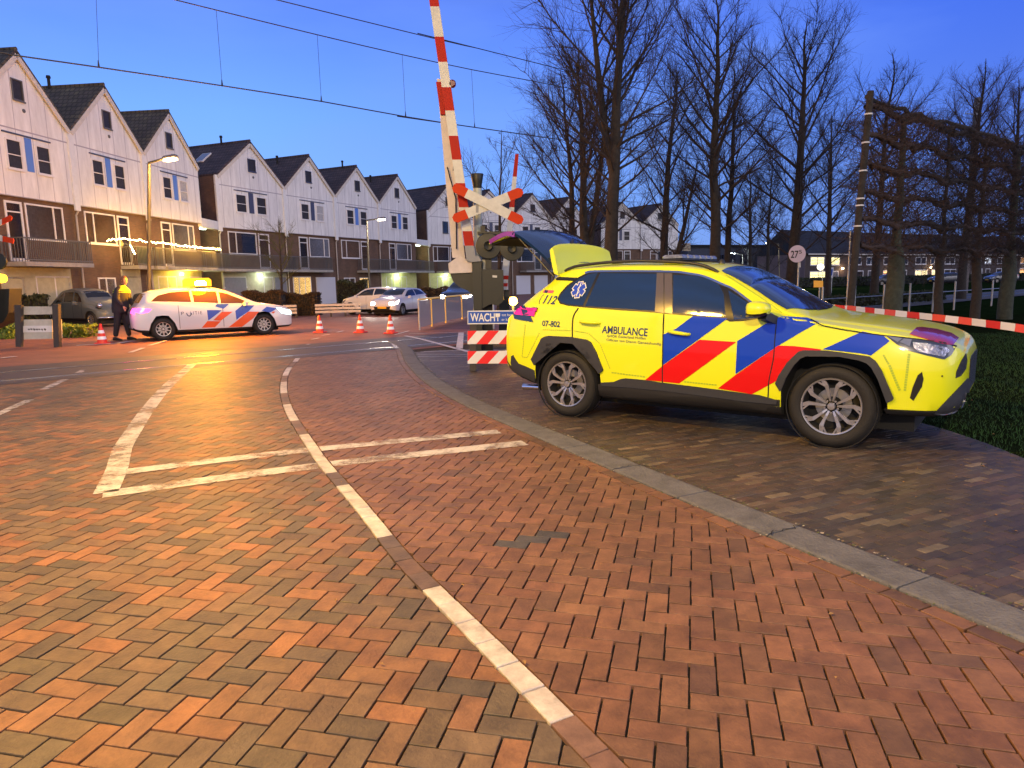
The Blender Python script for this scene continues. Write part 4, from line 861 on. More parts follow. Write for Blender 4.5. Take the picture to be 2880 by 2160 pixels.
# windows
WG = lambda l, nm_='side_window', off=.004: C.patch(l, 'px', 14, off, nm_, GLASSB, None, mirror=True)
frm = mat('black_gloss_trim', (.012, .013, .016), .4, spec=.4)
C.patch(A_((487, 572), (503, 536), (556, 476), (640, 415), (700, 385), (790, 370), (1000, 368), (1290, 372), (1460, 387), (1560, 405), (1690, 458), (1790, 520), (1866, 575))[:-1]+B_((100, 500), (200, 575), (345, 662), (250, 672), (120, 690), (30, 694))+A_((1690, 712), (1450, 695), (1320, 684), (1262, 680), (1190, 672), (900, 652), (680, 634), (560, 622), (505, 607)), 'px', 14, .003, 'window_surround', frm, None, mirror=True)
WG(A_((497, 575), (512, 545), (562, 488), (645, 428), (705, 396), (782, 382), (672, 622), (560, 612), (515, 598)), 'quarter_window')
WG(A_((800, 384), (1212, 390), (1197, 660), (690, 624)))
WG(A_((1332, 398), (1500, 405), (1590, 430), (1665, 470), (1700, 540), (1712, 700), (1500, 688), (1328, 672)))
WG(B_((20, 480), (100, 530), (190, 590), (300, 655), (180, 672), (60, 680), (50, 600)), 'quarter_window')
C.patch(A_((1212, 384), (1262, 385), (1262, 676), (1198, 668)), 'px', 14, .006, 'door_pillar', mat('pillar_gloss', (.10, .085, .08), .15, spec=.8), None, mirror=True)
C.patch(A_((1268, 386), (1325, 388), (1325, 678), (1268, 674)), 'px', 14, .006, 'door_pillar', bpy.data.materials['pillar_gloss'], None, mirror=True)
C.stroke(A_((690, 385), (790, 373), (1290, 375), (1460, 392), (1560, 412), (1690, 468))+B_((60, 478), (200, 580), (335, 658)), 5.5, 'px', .009, 'window_trim', CHROME)
# windscreen, from above
wsL = [(-.27, 0), (-.28, .25), (-.32, .5), (-.44, .735), (-.56, .715), (-.80, .665), (-1.06, .618), (-1.10, .585), (-1.09, .3), (-1.08, 0)]
ws = wsL+[(x, -y) for x, y in wsL[-2:0:-1]]
C.patch(ws, 'top', .05, .004, 'windscreen', GLASSB, None)
# hood gap, door gaps
gp = DARK
for l in (A_((598, 895), (597, 760), (608, 690), (640, 640)), A_((1263, 684), (1258, 800), (1254, 1000), (1252, 1240)), B_((355, 668), (342, 800), (330, 950), (300, 1100), (292, 1250)), B_((585, 680), (640, 708), (700, 730), (900, 765), (1090, 790), (1300, 812), (1500, 842), (1585, 865))):
    C.stroke(l, 3.0, 'px', .0055, 'panel_gap', gp)
# lamps
HL = empty('headlight'); HL.parent = C.root
HLB = mat('lamp_housing_blue', (.02, .03, .07), .15, spec=.9); HLG = mat('lamp_lens', (.30, .33, .42), .08, .6, spec=1.)
C.patch(Z4((372, 512), (600, 540), (900, 582), (1200, 638), (1140, 740), (1060, 792), (850, 745), (640, 690), (500, 612)), 'px', 12, .005, 'lens_housing', HLB, HL)
C.patch(Z4((395, 520), (570, 546), (515, 592)), 'px', 10, .009, 'lens', HLG, HL)
C.patch(Z4((590, 552), (680, 560), (655, 640), (540, 590)), 'px', 10, .009, 'lens', HLG, HL)
C.patch(Z4((690, 588), (900, 610), (1090, 655), (1120, 690), (1050, 762), (860, 725), (760, 700), (700, 655)), 'px', 10, .009, 'reflector', mat('chrome_reflector', (.35, .35, .42), .2, 1, var=.8, vscale=22, bump=.6, bscale=30), HL)
TLt = empty('tail_light'); TLt.parent = C.root
C.patch(Z1((440, 1345), (520, 1318), (645, 1330), (690, 1400), (778, 1580), (600, 1550), (490, 1530)), 'px', 5, .012, 'lens_housing', HLB, TLt)
C.patch(Z1((443, 1350), (520, 1328), (570, 1335), (600, 1400), (622, 1475), (500, 1462), (470, 1420)), 'px', 5, .020, 'lens', mat('red_tail_lens', (.65, .01, .12), .15, emit=.55, ecol=(1., .02, .30), spec=.8), TLt)
# air intake, grille, sensor, bumper dark corner
C.patch(Z4((750, 975), (800, 935), (818, 1020), (800, 1110), (700, 1275), (658, 1240), (690, 1120)), 'px', 12, .004, 'air_vent', DARK)
C.patch(Z4((1190, 1010), (1200, 930), (1260, 800), (1310, 720), (1325, 800), (1310, 900), (1250, 985)), 'px', 12, .005, 'grille', mat('grille_mesh', (.03, .03, .035), .3, var=.9, vscale=80, bump=1, bscale=90))
C.patch([(y, z) for y, z in ((-.36, .50), (.36, .50), (.40, .78), (.30, .80), (-.30, .80), (-.40, .78))], 'front', .05, .006, 'grille', bpy.data.materials['grille_mesh'])
C.patch(Z4((935, 1425), (1330, 1010), (1372, 1040), (1330, 1220), (1240, 1400), (1120, 1450)), 'px', 12, .008, 'lower_bumper', CLADM)
C.stroke(Z4((960, 1438), (1120, 1432), (1240, 1380), (1300, 1280), (1318, 1180)), 7, 'px', .012, 'bumper_guard', CHROME)
C.patch(Z4((1020, 985), (1033, 972), (1047, 985), (1033, 1000)), 'px', 10, .004, 'parking_sensor', DARK)
# reflective rows
REF = mat('reflective_tape', (.36, .50, .03), .35)
def row(l, n, wd, cls=REF):
    l = np.array(l, float)
    for k in range(n):
        a = l[0]+(l[1]-l[0])*(k+.08)/n; b_ = l[0]+(l[1]-l[0])*(k+.88)/n; t_ = (b_-a)/np.linalg.norm(b_-a); nn = np.array([-t_[1], t_[0]])*wd/2
        acc.append([tuple(a-nn), tuple(b_-nn), tuple(b_+nn), tuple(a+nn)])
    bm = bmesh.new()
    for q in acc: bm.faces.new([bm.verts.new((a, 0, b_)) for a, b_ in q])
    C._map(bm, 'px', .003); C._fin(bm, 0, 'reflective_tape', cls, None, False, False); acc.clear()
acc = []
row(Z3((1680, 320), (1770, 470)), 5, 5); row(Z3((1775, 480), (1940, 880)), 11, 7); row(Z3((2085, 300), (2015, 885)), 15, 7)
row(A_((880, 1108), (1128, 1140)), 12, 4); row(A_((1410, 1175), (1650, 1200)), 12, 4)
for a, b_, n in (((810, 150), (1250, 165), 14), ((1290, 170), (1520, 205), 8), ((1530, 210), (1700, 370), 8), ((1705, 380), (1860, 760), 12), ((540, 70), (490, 570), 14), ((760, 200), (570, 580), 13), ((490, 572), (572, 585), 3)): row(Z2(a, b_), n, 2.6)
row(B_((632, 718), (920, 765)), 12, 5)
C.stroke(Z5((890, 345), (1100, 480), (1300, 610), (1470, 735)), 3.0, 'px', .004, 'reflective_tape', REF)
# door handles
for l in (Z2((1400, 20), (1700, 45)), Z5((300, 925), (520, 960))):
    a, b_ = back(l[0]), back(l[1]); m = MB(); d = (b_-a); o_ = Vector((0, -.045, 0))
    m.tube([a+Vector((0, .01, 0)), a+d*.08+o_*.8, a+d*.3+o_, a+d*.7+o_, a+d*.92+o_*.8, b_+Vector((0, .01, 0))], [.012, .016, .018, .018, .016, .012], 10); m.build('door_handle', YEL, C.root, 60)
# mirror
def mirror_(sg):
    m = MB(); c_ = Vector((-.60 if sg < 0 else -.70, sg*1.03, 1.205 if sg < 0 else 1.16)); v = []; n = 16
    for i, (dx, sc_) in enumerate(((-.085, .0), (-.08, .8), (-.05, .97), (0, 1.0), (.05, .88), (.09, .6), (.11, .0))):
        for k in range(n):
            a = 2*math.pi*k/n; cs, sn = math.cos(a), math.sin(a); cs = math.copysign(abs(cs)**.6, cs); sn = math.copysign(abs(sn)**.6, sn)
            v.append(c_+Vector((dx, cs*.110*sc_, sn*.070*sc_)))
    f = [(i*n+k, i*n+(k+1) % n, (i+1)*n+(k+1) % n, (i+1)*n+k) for i in range(6) for k in range(n)]
    lo = [q for q in f if sum(v[i].z for i in q)/4 < c_.z-.022]; hi = [q for q in f if q not in lo]
    m.add(v, hi, 0); b0 = MB(); m.add(v, lo, 1); m.bar((-.50, sg*.84, 1.09), (-.57, sg*1.0, 1.15), .09, .07, 1); m.build('wing_mirror', [YEL, BLACK], C.root, 60)
mirror_(-1); mirror_(1)
# roof rails, light bar, antenna
for sg in (-1, 1):
    m = MB(); pts = [(-1.12, sg*.62, 1.535), (-1.25, sg*.615, 1.60), (-1.5, sg*.61, 1.645), (-2.0, sg*.605, 1.675), (-2.4, sg*.60, 1.67), (-2.75, sg*.60, 1.64), (-2.88, sg*.60, 1.595)]
    m.tube(smooth_line(pts, .06), .017, 10); m.build('roof_rail', BLACK, C.root, 60)
lbp = [C.Mi @ P(1822, 728, 7.4), C.Mi @ P(1980, 734, 7.4)]
m = MB(); m.bbox(-1.78, -1.54, -.50, .50, 1.672, 1.692, .02); LBx = m.build('light_bar', BLACK, C.root)
m = MB()
for k in range(6): m.bbox(-1.77, -1.55, -.49+k*.166, -.49+k*.166+.150, 1.692, 1.728, .016)
m.build('light_bar_lens', mat('clear_lens', (.22, .24, .32), .12, .2, spec=.8, var=.6, vscale=18), LBx)
m = MB(); m.lathe([(.035, 0), (.03, .03), (.012, .045), (0, .05)], 12, Matrix.Translation((-1.28, -.1, 1.63))); m.build('antenna', BLACK, C.root, 50)
# wheels
for x in (0, -2.69): 
    wheel(C.root, x, -.79, .368, .250, .225, 2, ALU, 1, 64)
    wheel(C.root, x, .79, .368, .250, .225, 2, ALU, -1, 32)
m = MB(); m.box(-3.2, .6, -.60, .60, .16, .30); m.build('underbody', DARK, C.root)
m = MB(); m.tube([(-3.22, -.62, .255), (-3.47, -.62, .245)], .036, 16); m.build('exhaust_pipe', CHROME, C.root, 50)
# tailgate, raised
TG = empty('tailgate'); TG.parent = C.root
def strip3(prof, w0, w1, yn=12, th=.04, crown=.05):   # prof: list of (x,z) ; returns verts/faces of a curved slab across the car
    pf = smooth_line(prof, .07); k = len(pf); t_ = np.gradient(pf, axis=0); t_ /= np.linalg.norm(t_, axis=1, keepdims=True); nn = np.stack([t_[:, 1], -t_[:, 0]], 1)
    if nn[len(nn)//2][1] < 0: nn = -nn
    V = []
    for lay_ in (0, 1):
        for i in range(k):
            q = i/(k-1); wd = w0+(w1-w0)*q
            for j in range(yn+1):
                y = -1+2*j/yn; cr__ = crown*(1-y*y)-crown*.2
                V.append((pf[i][0]+nn[i][0]*(cr__-lay_*th), y*wd, pf[i][1]+nn[i][1]*(cr__-lay_*th)))
    Fc = []; S = k*(yn+1)
    for i in range(k-1):
        for j in range(yn):
            a = i*(yn+1)+j; Fc += [(a, a+1, a+yn+2, a+yn+1), (S+a, S+a+yn+1, S+a+yn+2, S+a+1)]
    for i in range(k-1):
        for j in (0, yn): a = i*(yn+1)+j; Fc.append((a, a+yn+1, S+a+yn+1, S+a))
    for i in (0, k-1):
        for j in range(yn): a = i*(yn+1)+j; Fc.append((a, S+a, S+a+1, a+1))
    return V, Fc
m = MB(); m.add(*strip3([(-3.02, 1.665), (-3.14, 1.79), (-3.30, 1.925), (-3.45, 2.03), (-3.52, 2.065)], .60, .70, 14, .03, .06)); m.build('rear_window', GLASSB, TG, 50)
m = MB(); m.add(*strip3([(-3.50, 2.05), (-3.62, 2.075), (-3.78, 2.05), (-3.95, 1.995)], .70, .62, 14, .05, .03)); m.build('lower_panel', mat('tailgate_livery', (.20, .03, .28), .3, coat=.8), TG, 50)
m = MB(); m.add(*strip3([(-2.95, 1.57), (-3.10, 1.72), (-3.28, 1.87), (-3.44, 1.985), (-3.60, 2.02), (-3.78, 1.99), (-3.93, 1.955)], .57, .60, 10, .03, .0)); m.build('inner_lining', DARK, TG, 50)
m = MB(); m.add(*strip3([(-3.52, 2.025), (-3.66, 2.02), (-3.80, 1.99), (-3.96, 1.955)], .68, .60, 10, .015, .0)); m.build('panel_lip', YEL, TG, 50)
# spoiler, standing upright
sp = [(-2.945, 1.575), (-2.96, 1.66), (-2.985, 1.78), (-3.01, 1.865), (-3.03, 1.885), (-3.055, 1.86), (-3.04, 1.76), (-3.02, 1.66), (-3.0, 1.60)]
V = []; ys = np.linspace(-1, 1, 17); n = len(sp)
for y in ys:
    e = abs(y)**6; 
    for (x, z) in sp: V.append((x-.10*(1-y*y)*(z-1.55)/.33*.6, y*(.645-.05*e*0), z-.03*e+.035*(1-y*y)*(z-1.57)/.3))
Fc = [(i*n+j, i*n+(j+1) % n, (i+1)*n+(j+1) % n, (i+1)*n+j) for i in range(16) for j in range(n)]+[tuple(range(n)), tuple(range(16*n, 17*n))[::-1]]
m = MB(); m.add(V, Fc); m.build('spoiler', YEL, TG, 50)
m = MB(); m.tube([(-3.16, .02, 1.87), (-3.22, .10, 1.94), (-3.28, .20, 1.985)], [.04, .022, .015], 8); m.bar((-3.2, .05, 1.91), (-3.3, .52, 1.98), .02, .015); m.build('wiper', BLACK, TG)
for sg in (-1, 1): m = MB(); m.tube([(-2.99, sg*.66, 1.53), (-3.22, sg*.67, 1.76)], .011, 8); m.tube([(-3.22, sg*.67, 1.76), (-3.47, sg*.66, 1.98)], .007, 8); m.build('gas_strut', BLACK, TG)
m = MB(); m.box(-3.55, -2.96, -.60, .60, .75, .78); m.build('boot_floor', DARK, C.root)
C.patch(Z1((1130, 905), (1165, 880), (1490, 895), (1420, 945), (1130, 932)), 'px', 12, .004, 'pillar_trim', frm)
# lettering
def pxtext(txt, px, py, size, nm_, m_=INK, **k):
    p = back((px, py)); return C.text(txt, p.x, p.z, size, m_, nm_, **k)
LT = empty('lettering'); LT.parent = C.root
def wpx(a, b_): return (back(b_)-back(a)).length
q0 = Z2((1740, 160), (1740, 160))[0]
def fit(txt, a, b_, nm_, m_=INK, **k):    # text between two photo points of its centre line
    pa, pb = back(a), back(b_); L_ = (pb-pa).length; rot = math.atan2(pb.z-pa.z, pb.x-pa.x)
    c = bpy.data.curves.new('t', 'FONT'); c.body = txt; c.size = 1; o = bpy.data.objects.new('t', c); col.objects.link(o); bpy.context.view_layer.update(); wd = o.dimensions.x; bpy.data.objects.remove(o)
    h = k.pop('h', None); s1 = L_/wd; size = h or s1
    return C.text(txt, (pa.x+pb.x)/2, (pa.z+pb.z)/2, size, m_, nm_, parent=LT, rot=rot, sx=s1/size, **k)
fit('AMBULANCE', *A_((815, 797), (1145, 820)), 'ambulance_word', h=.108, bold=.0018)
fit('GHOR Gelderland Midden', *A_((850, 842), (1130, 860)), 'small_line', h=.036)
fit('Officier van Dienst Geneeskundig', *A_((845, 870), (1243, 902)), 'small_line', h=.036)
fit('112', *A_((386, 578), (468, 586)), 'emergency_number', h=.125, shear=.25, bold=.003)
fit('(', *A_((358, 570), (370, 570)), 'phone_mark', h=.11, shear=.2)
fit('07-802', *A_((378, 752), (505, 760)), 'unit_number', h=.085, bold=.002)
C.patch(A_((392, 507), (465, 512), (452, 532), (380, 527)), 'px', 10, .0035, 'small_emblem', mat('emblem_pink', (.55, .10, .16), .5), LT)
C.patch(A_((400, 511), (420, 512), (412, 529), (390, 527)), 'px', 10, .0045, 'small_emblem', INK, LT)
# star of life on the quarter window
c_ = back(Z1((1485, 1085))[0]); sc_ = .074
def star(s1, w1, off, m_, nm_):
    for k in range(3):
        a = R(60*k+93); ca, sa = math.cos(a), math.sin(a); poly = [(u*ca-v*sa, u*sa+v*ca) for u, v in ((-s1, -w1), (s1, -w1), (s1, w1), (-s1, w1))]
        C.patch([(c_.x+u, c_.z+v) for u, v in poly], 'side', .05, off+.0004*k, nm_, m_, LT, skirt=0)
star(.088, .034, .0085, WHITE, 'star_outline'); star(.078, .025, .0105, mat('star_blue', (.01, .06, .55), .4), 'star_of_life')
C.stroke([(c_.x-.004, c_.z-.07), (c_.x+.004, c_.z+.072)], .009, 'side', .0125, 'star_staff', WHITE, LT)
C.stroke([(c_.x-.014, c_.z-.05), (c_.x+.016, c_.z-.02), (c_.x-.016, c_.z+.01), (c_.x+.018, c_.z+.045)], .006, 'side', .0125, 'star_snake', WHITE, LT, grid=.01)
# ---------------------------------------------------------------- other cars
def small_car(name, loc, rz, label, cat, paint, st, side, wsc, rw, lights, wheels=(0, -2.5), wr=.31, wy=.74, glass=GLASS, style=0, mt=STEELW, spokes=10, plate=True, arch_top=.68, group=None, door=(-1.15, -2.0), head=None, tail=None):
    c = Car(name, loc, rz, label, cat, st, paint, nx=90, group=group)
    c.body([[(x-wr-.05, .12), (x+wr+.05, .12), (x+wr+.05, .30), (x+wr*.95, .50), (x+wr*.5, arch_top-.02), (x, arch_top), (x-wr*.5, arch_top-.02), (x-wr*.95, .50), (x-wr-.05, .30)] for x in wheels])
    for q in side: c.patch(q, 'side', .07, .004, 'side_window', glass, None, mirror=True)
    c.patch(wsc+[(x, -y) for x, y in wsc[::-1] if y > 0], 'top', .08, .004, 'windscreen', glass)
    if rw: c.patch(rw+[(-y, z) for y, z in rw[::-1] if y > 0], 'back', .08, .004, 'rear_window', glass)
    for x in wheels:
        for sg in (-1, 1): wheel(c.root, x, sg*(wy), wr, wr*.62, .19, style, mt, -sg, 28, spokes)
    zs = lambda x: None
    for x in door:
        c.stroke([(x, .32), (x, 1.0)], .012, 'side', .003, 'panel_gap', DARK, None, True)
    if head: c.patch(head[0], 'side', .06, .006, 'headlight', head[1], None, mirror=True)
    if head and len(head) > 2: c.patch(head[2], 'front', .05, .006, 'headlight', head[1]); c.patch([(-y, z) for y, z in head[2]], 'front', .05, .006, 'headlight', head[1])
    if tail:
        c.patch(tail[0], 'side', .06, .006, 'tail_light', tail[1], None, mirror=True)
        if len(tail) > 2: c.patch(tail[2], 'back', .05, .006, 'tail_light', tail[1]); c.patch([(-y, z) for y, z in tail[2]], 'back', .05, .006, 'tail_light', tail[1])
    for sg in (-1, 1):
        m = MB(); xw = wsc[-1][0] if False else -.55; m.bbox(xw-.05, xw+.06, sg*.98-.09, sg*.98+.09, .93, 1.06, .03); m.bar((xw, sg*.86, .93), (xw, sg*.95, .96), .06, .04); m.build('wing_mirror', paint, c.root)
    m = MB(); m.box(wheels[1]-.4, .5, -.6, .6, .12, .26); m.build('underbody', DARK, c.root)
    return c
PAINTW = mat('white_car_paint', (.66, .66, .70), .3, coat=.8); PAINTS = mat('silver_car_paint', (.50, .50, .56), .3, .3, coat=.8); PAINTD = mat('dark_car_paint', (.02, .022, .035), .25, coat=.8)
REDL = mat('tail_lens_glow', (.7, .01, .06), .2, emit=9, ecol=(1, .03, .22)); REDP = mat('red_lens', (.35, .01, .01), .2, spec=.8); HEADC = glow('headlight_cold', (.62, .95, 1.), 7); HEADW = glow('headlight_warm', (1., .9, .7), 30); LENS = mat('clear_headlight', (.4, .42, .45), .1, .5)
# police estate
pst = [(.97, .32, .50, .45, .60, .40, .62, .64), (.93, .27, .66, .62, .68, .54, .70, .72), (.85, .23, .77, .72, .76, .62, .78, .81), (.70, .21, .84, .79, .83, .68, .85, .88), (.35, .20, .885, .83, .89, .72, .91, .95), (-.1, .2, .895, .845, .94, .745, .97, 1.03), (-.30, .2, .895, .845, .955, .735, 1.03, 1.12), (-.7, .2, .895, .845, .975, .66, 1.22, 1.33), (-1.1, .2, .895, .845, 1.0, .61, 1.38, 1.46),
       (-1.6, .2, .895, .845, 1.03, .60, 1.44, 1.52), (-2.35, .2, .895, .845, 1.07, .59, 1.44, 1.52), (-2.9, .21, .89, .84, 1.10, .58, 1.38, 1.46), (-3.22, .22, .88, .83, 1.12, .57, 1.29, 1.38), (-3.34, .24, .87, .82, 1.06, .60, 1.16, 1.20), (-3.46, .26, .85, .80, .98, .66, 1.02, 1.04), (-3.56, .30, .80, .74, .90, .66, .93, .94), (-3.62, .36, .70, .62, .80, .55, .82, .83)]
pw0, pw1 = G(460, 958), G(748, 941); dpw = (pw1-pw0); pyaw = math.atan2(dpw.y, dpw.x); midp = (pw0+pw1)/2
wbp = 2.86; fa = midp+Vector((math.cos(pyaw), math.sin(pyaw), 0))*wbp/2+Vector((-math.sin(pyaw), math.cos(pyaw), 0))*.86
GLP = mat('beacon_glow_glass', (.05, .02, .006), .08, spec=.9, emit=.10, ecol=(1, .36, .01))  # amber glare of the beacon put into the glass colour and emission
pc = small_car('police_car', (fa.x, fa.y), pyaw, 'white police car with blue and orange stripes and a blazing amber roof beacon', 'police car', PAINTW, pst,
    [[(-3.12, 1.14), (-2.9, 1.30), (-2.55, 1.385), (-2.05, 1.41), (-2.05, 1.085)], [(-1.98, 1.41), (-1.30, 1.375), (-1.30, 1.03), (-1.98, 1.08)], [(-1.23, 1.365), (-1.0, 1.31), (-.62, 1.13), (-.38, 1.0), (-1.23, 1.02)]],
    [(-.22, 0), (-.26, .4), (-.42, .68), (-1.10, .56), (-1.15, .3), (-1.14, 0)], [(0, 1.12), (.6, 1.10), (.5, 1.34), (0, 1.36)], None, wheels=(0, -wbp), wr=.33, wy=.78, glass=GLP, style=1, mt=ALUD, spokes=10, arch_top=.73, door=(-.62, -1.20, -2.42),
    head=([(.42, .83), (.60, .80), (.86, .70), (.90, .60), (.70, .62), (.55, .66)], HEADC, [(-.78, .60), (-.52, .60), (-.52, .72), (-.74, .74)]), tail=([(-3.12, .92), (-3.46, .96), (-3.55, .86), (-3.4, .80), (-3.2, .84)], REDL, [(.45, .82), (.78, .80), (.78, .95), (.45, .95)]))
PC = pc; ORG = mat('livery_orange', (.80, .10, .012), .4); PBL = mat('police_blue', (.03, .08, .50), .4)
def pol(l): return [((x-1640)/443*wbp/2.8, (852+(1640-x)/1240*40-y)/443) for x, y in l]
PL = empty('livery_stripes'); PL.parent = PC.root
for nm_, l, m_ in (('blue_stripe', ((1055, 425), (1210, 425), (1130, 490), (1030, 455)), PBL), ('blue_stripe', ((925, 505), (1110, 508), (950, 630), (930, 640)), PBL), ('orange_stripe', ((1105, 530), (1240, 530), (1080, 650), (990, 640)), ORG), ('orange_stripe', ((920, 650), (1085, 655), (1005, 735), (845, 738)), ORG),
      ('blue_stripe', ((1375, 440), (1530, 445), (1440, 530), (1330, 600), (1280, 640), (1275, 520)), PBL), ('orange_stripe', ((1440, 530), (1580, 532), (1500, 620), (1345, 735), (1175, 738)), ORG), ('blue_stripe', ((1690, 465), (1830, 490), (1730, 545), (1615, 520)), PBL), ('orange_stripe', ((1770, 530), (1800, 535), (1770, 560), (1740, 550)), ORG)):
    PC.patch(pol(l), 'side', .06, .004, nm_, m_, PL, skirt=0)
a, b_ = pol([(630, 548), (895, 548)]); 
PC.text('P', a[0]+.0, a[1], .135, INK, 'lettering', parent=PL, sx=1.2); PC.text('LITIE', (a[0]+b_[0])/2+.07, a[1], .135, INK, 'lettering', parent=PL, sx=.92, sp=1.3); PC.stroke([(a[0]+.11, a[1]+.01), (a[0]+.15, a[1]-.07), (a[0]+.21, a[1]-.07), (a[0]+.25, a[1]+.01)], .025, 'side', .004, 'emblem', INK, PL, grid=.02)
m = MB(); m.bbox(-1.82, -1.52, -.55, .55, 1.50, 1.54, .02); bb = m.build('light_bar', BLACK, PC.root)
m = MB()
for k in range(4): m.bbox(-2.02, -1.38, -.56+.285*k, -.56+.285*k+.265, 1.54, 1.79, .06)
m.build('beacon', glow('beacon_halo', (1., .42, .02), 2.4), bb)  # oversized shell, the light's orange halo put into its shape and colour
m = MB(); m.bbox(-1.86, -1.54, -.60, .60, 1.57, 1.72, .05); m.build('beacon_core', glow('core_white', (1., .85, .40), 50), bb)
for k, yy in enumerate((-.75, .0, .75)): lamp('beacon_light', (-1.67, yy, 2.0), (1300, 200, 1300)[k], (1., .36, .0), PC.root, r=.22)
lamp('tail_glow', (-3.85, -.75, .9), 5, (1, .05, .35), PC.root, r=.1); lamp('headlight_beam', (1.05, -.55, .7), 60, (.6, .9, 1.), PC.root, 'SPOT', .1, 90, (1, -.1, -.12))
# small hatchbacks
hst = [(.80, .34, .5, .45, .60, .38, .62, .64), (.74, .28, .70, .64, .68, .55, .70, .72), (.62, .24, .78, .72, .80, .62, .82, .85), (.35, .22, .82, .77, .88, .66, .90, .94), (0, .22, .835, .785, .93, .68, .96, 1.01), (-.3, .22, .835, .785, .96, .69, 1.04, 1.13), (-.65, .22, .835, .785, .98, .62, 1.24, 1.34), (-.95, .22, .835, .785, 1.0, .58, 1.37, 1.44), (-1.5, .22, .835, .785, 1.02, .57, 1.42, 1.48), (-2.2, .22, .835, .785, 1.06, .56, 1.41, 1.47), (-2.75, .23, .825, .775, 1.09, .54, 1.33, 1.40), (-2.98, .25, .81, .76, 1.06, .58, 1.14, 1.17), (-3.10, .28, .78, .72, .96, .62, 1.0, 1.02), (-3.2, .34, .68, .6, .85, .5, .88, .89)]
hside = [[(-2.75, 1.12), (-2.55, 1.28), (-2.2, 1.37), (-1.68, 1.39), (-1.68, 1.06)], [(-1.6, 1.39), (-1.1, 1.35), (-.85, 1.27), (-.42, 1.02), (-1.6, 1.04)]]
hws = [(-.2, 0), (-.22, .35), (-.36, .62), (-.93, .54), (-.98, .3), (-.97, 0)]; hrw = [(0, 1.10), (.55, 1.08), (.45, 1.33), (0, 1.35)]
def hatch(loc, rz, label, paint, hm=LENS, tm=REDP, group=None, name='parked_car', cat='car', scale=1., style=1):
    c = small_car(name, loc, rz, label, cat, paint, hst, hside, hws, hrw, None, glass=GLASS, style=style, mt=ALUD, spokes=9, head=([(.30, .84), (.62, .74), (.70, .62), (.5, .64)], hm, [(-.70, .58), (-.45, .60), (-.42, .72), (-.66, .76)]), tail=([(-2.72, 1.02), (-3.0, 1.06), (-3.12, .86), (-2.95, .82)], tm, [(.48, .84), (.72, .84), (.72, 1.04), (.5, 1.04)]), group=group)
    c.root.scale = (scale,)*3
    c.patch([(-.45, .34), (.45, .34), (.5, .5), (-.5, .5)], 'front', .06, .006, 'grille', DARK)
    c.patch([(-.26, .40), (.26, .40), (.26, .51), (-.26, .51)], 'front', .06, .012, 'number_plate', mat('yellow_plate', (.75, .42, .02), .5) if 'yellow_plate' not in bpy.data.materials else bpy.data.materials['yellow_plate'])
    return c
g = G(990, 886); c1 = hatch((g.x+.2, g.y+1.2), R(150), 'white hatchback parked behind the low white plank fence, red rear lamp showing', PAINTW, scale=.92, tm=mat('red_lens_bright', (.6, .01, .05), .2, emit=.6, ecol=(1, .02, .1)))
g = G(1117, 889); c2 = hatch((g.x-.5, g.y+.9), R(-110), 'silver white hatchback facing the camera with bright headlights', PAINTW, hm=HEADW, name='oncoming_car', scale=.88)
lamp('headlight_beam', (.95, .55, .62), 60, (1, .92, .8), c2.root, 'SPOT', .08, 100, (1, 0, -.15)); lamp('headlight_beam', (.95, -.55, .62), 60, (1, .92, .8), c2.root, 'SPOT', .08, 100, (1, 0, -.15))
q = P(1290, 880, 38); c3 = hatch((q.x, 38.5), R(-104), 'dark blue car with lit headlights behind the grey fence panels', PAINTD, hm=HEADW, name='oncoming_car', scale=1.1)
lamp('headlight_beam', (.95, 0, .62), 60, (1, .88, .7), c3.root, 'SPOT', .08, 100, (1, 0, -.15))
q = P(345, 880, 37); c4 = hatch((q.x+1.6, 37), R(-8), 'dark low car parked between the grey classic car and the police car', PAINTD, group=None)
# classic car with bulging bonnet
kst = [(.62, .36, .34, .30, .56, .24, .58, .60), (.55, .30, .50, .40, .66, .28, .70, .74), (.35, .28, .66, .46, .78, .34, .84, .88), (.05, .28, .72, .52, .88, .42, .96, 1.0), (-.25, .28, .74, .62, .95, .52, 1.05, 1.10), (-.42, .28, .745, .68, .98, .58, 1.15, 1.22), (-.62, .28, .75, .70, 1.0, .58, 1.35, 1.43), (-.9, .28, .75, .71, 1.02, .57, 1.46, 1.54), (-1.4, .28, .75, .71, 1.03, .56, 1.52, 1.60), (-2.0, .28, .75, .71, 1.02, .55, 1.46, 1.54), (-2.5, .29, .74, .70, .98, .52, 1.26, 1.34), (-2.85, .31, .70, .64, .90, .48, 1.02, 1.08), (-3.0, .36, .60, .5, .80, .4, .85, .88)]
q0 = P(215, 900, 30.0)
kc = small_car('classic_car', (q0.x+2.0, 28.9), R(-28), 'old grey rounded classic car behind the white barrier boards, chrome front bumper', 'car', mat('grey_classic_paint', (.09, .11, .115), .35, coat=.5), kst, [[(-2.35, 1.0), (-2.1, 1.30), (-1.85, 1.40), (-1.85, 1.03)], [(-1.75, 1.42), (-1.15, 1.43), (-1.1, 1.04), (-1.75, 1.03)], [(-1.05, 1.42), (-.85, 1.38), (-.62, 1.20), (-.52, 1.02), (-1.02, 1.04)]], [(-.40, 0), (-.42, .5), (-.72, .48), (-.72, 0)], None, None, wheels=(0, -2.4), wr=.31, wy=.62, arch_top=.66, style=0, door=(-.5, -1.1, -1.8))
m = MB(); m.tube(smooth_line([(.45, -.62, .38), (.70, -.45, .38), (.76, 0, .38), (.70, .45, .38), (.45, .62, .38)], .1), .035, 8); m.build('front_bumper', CHROME, kc.root, 60)
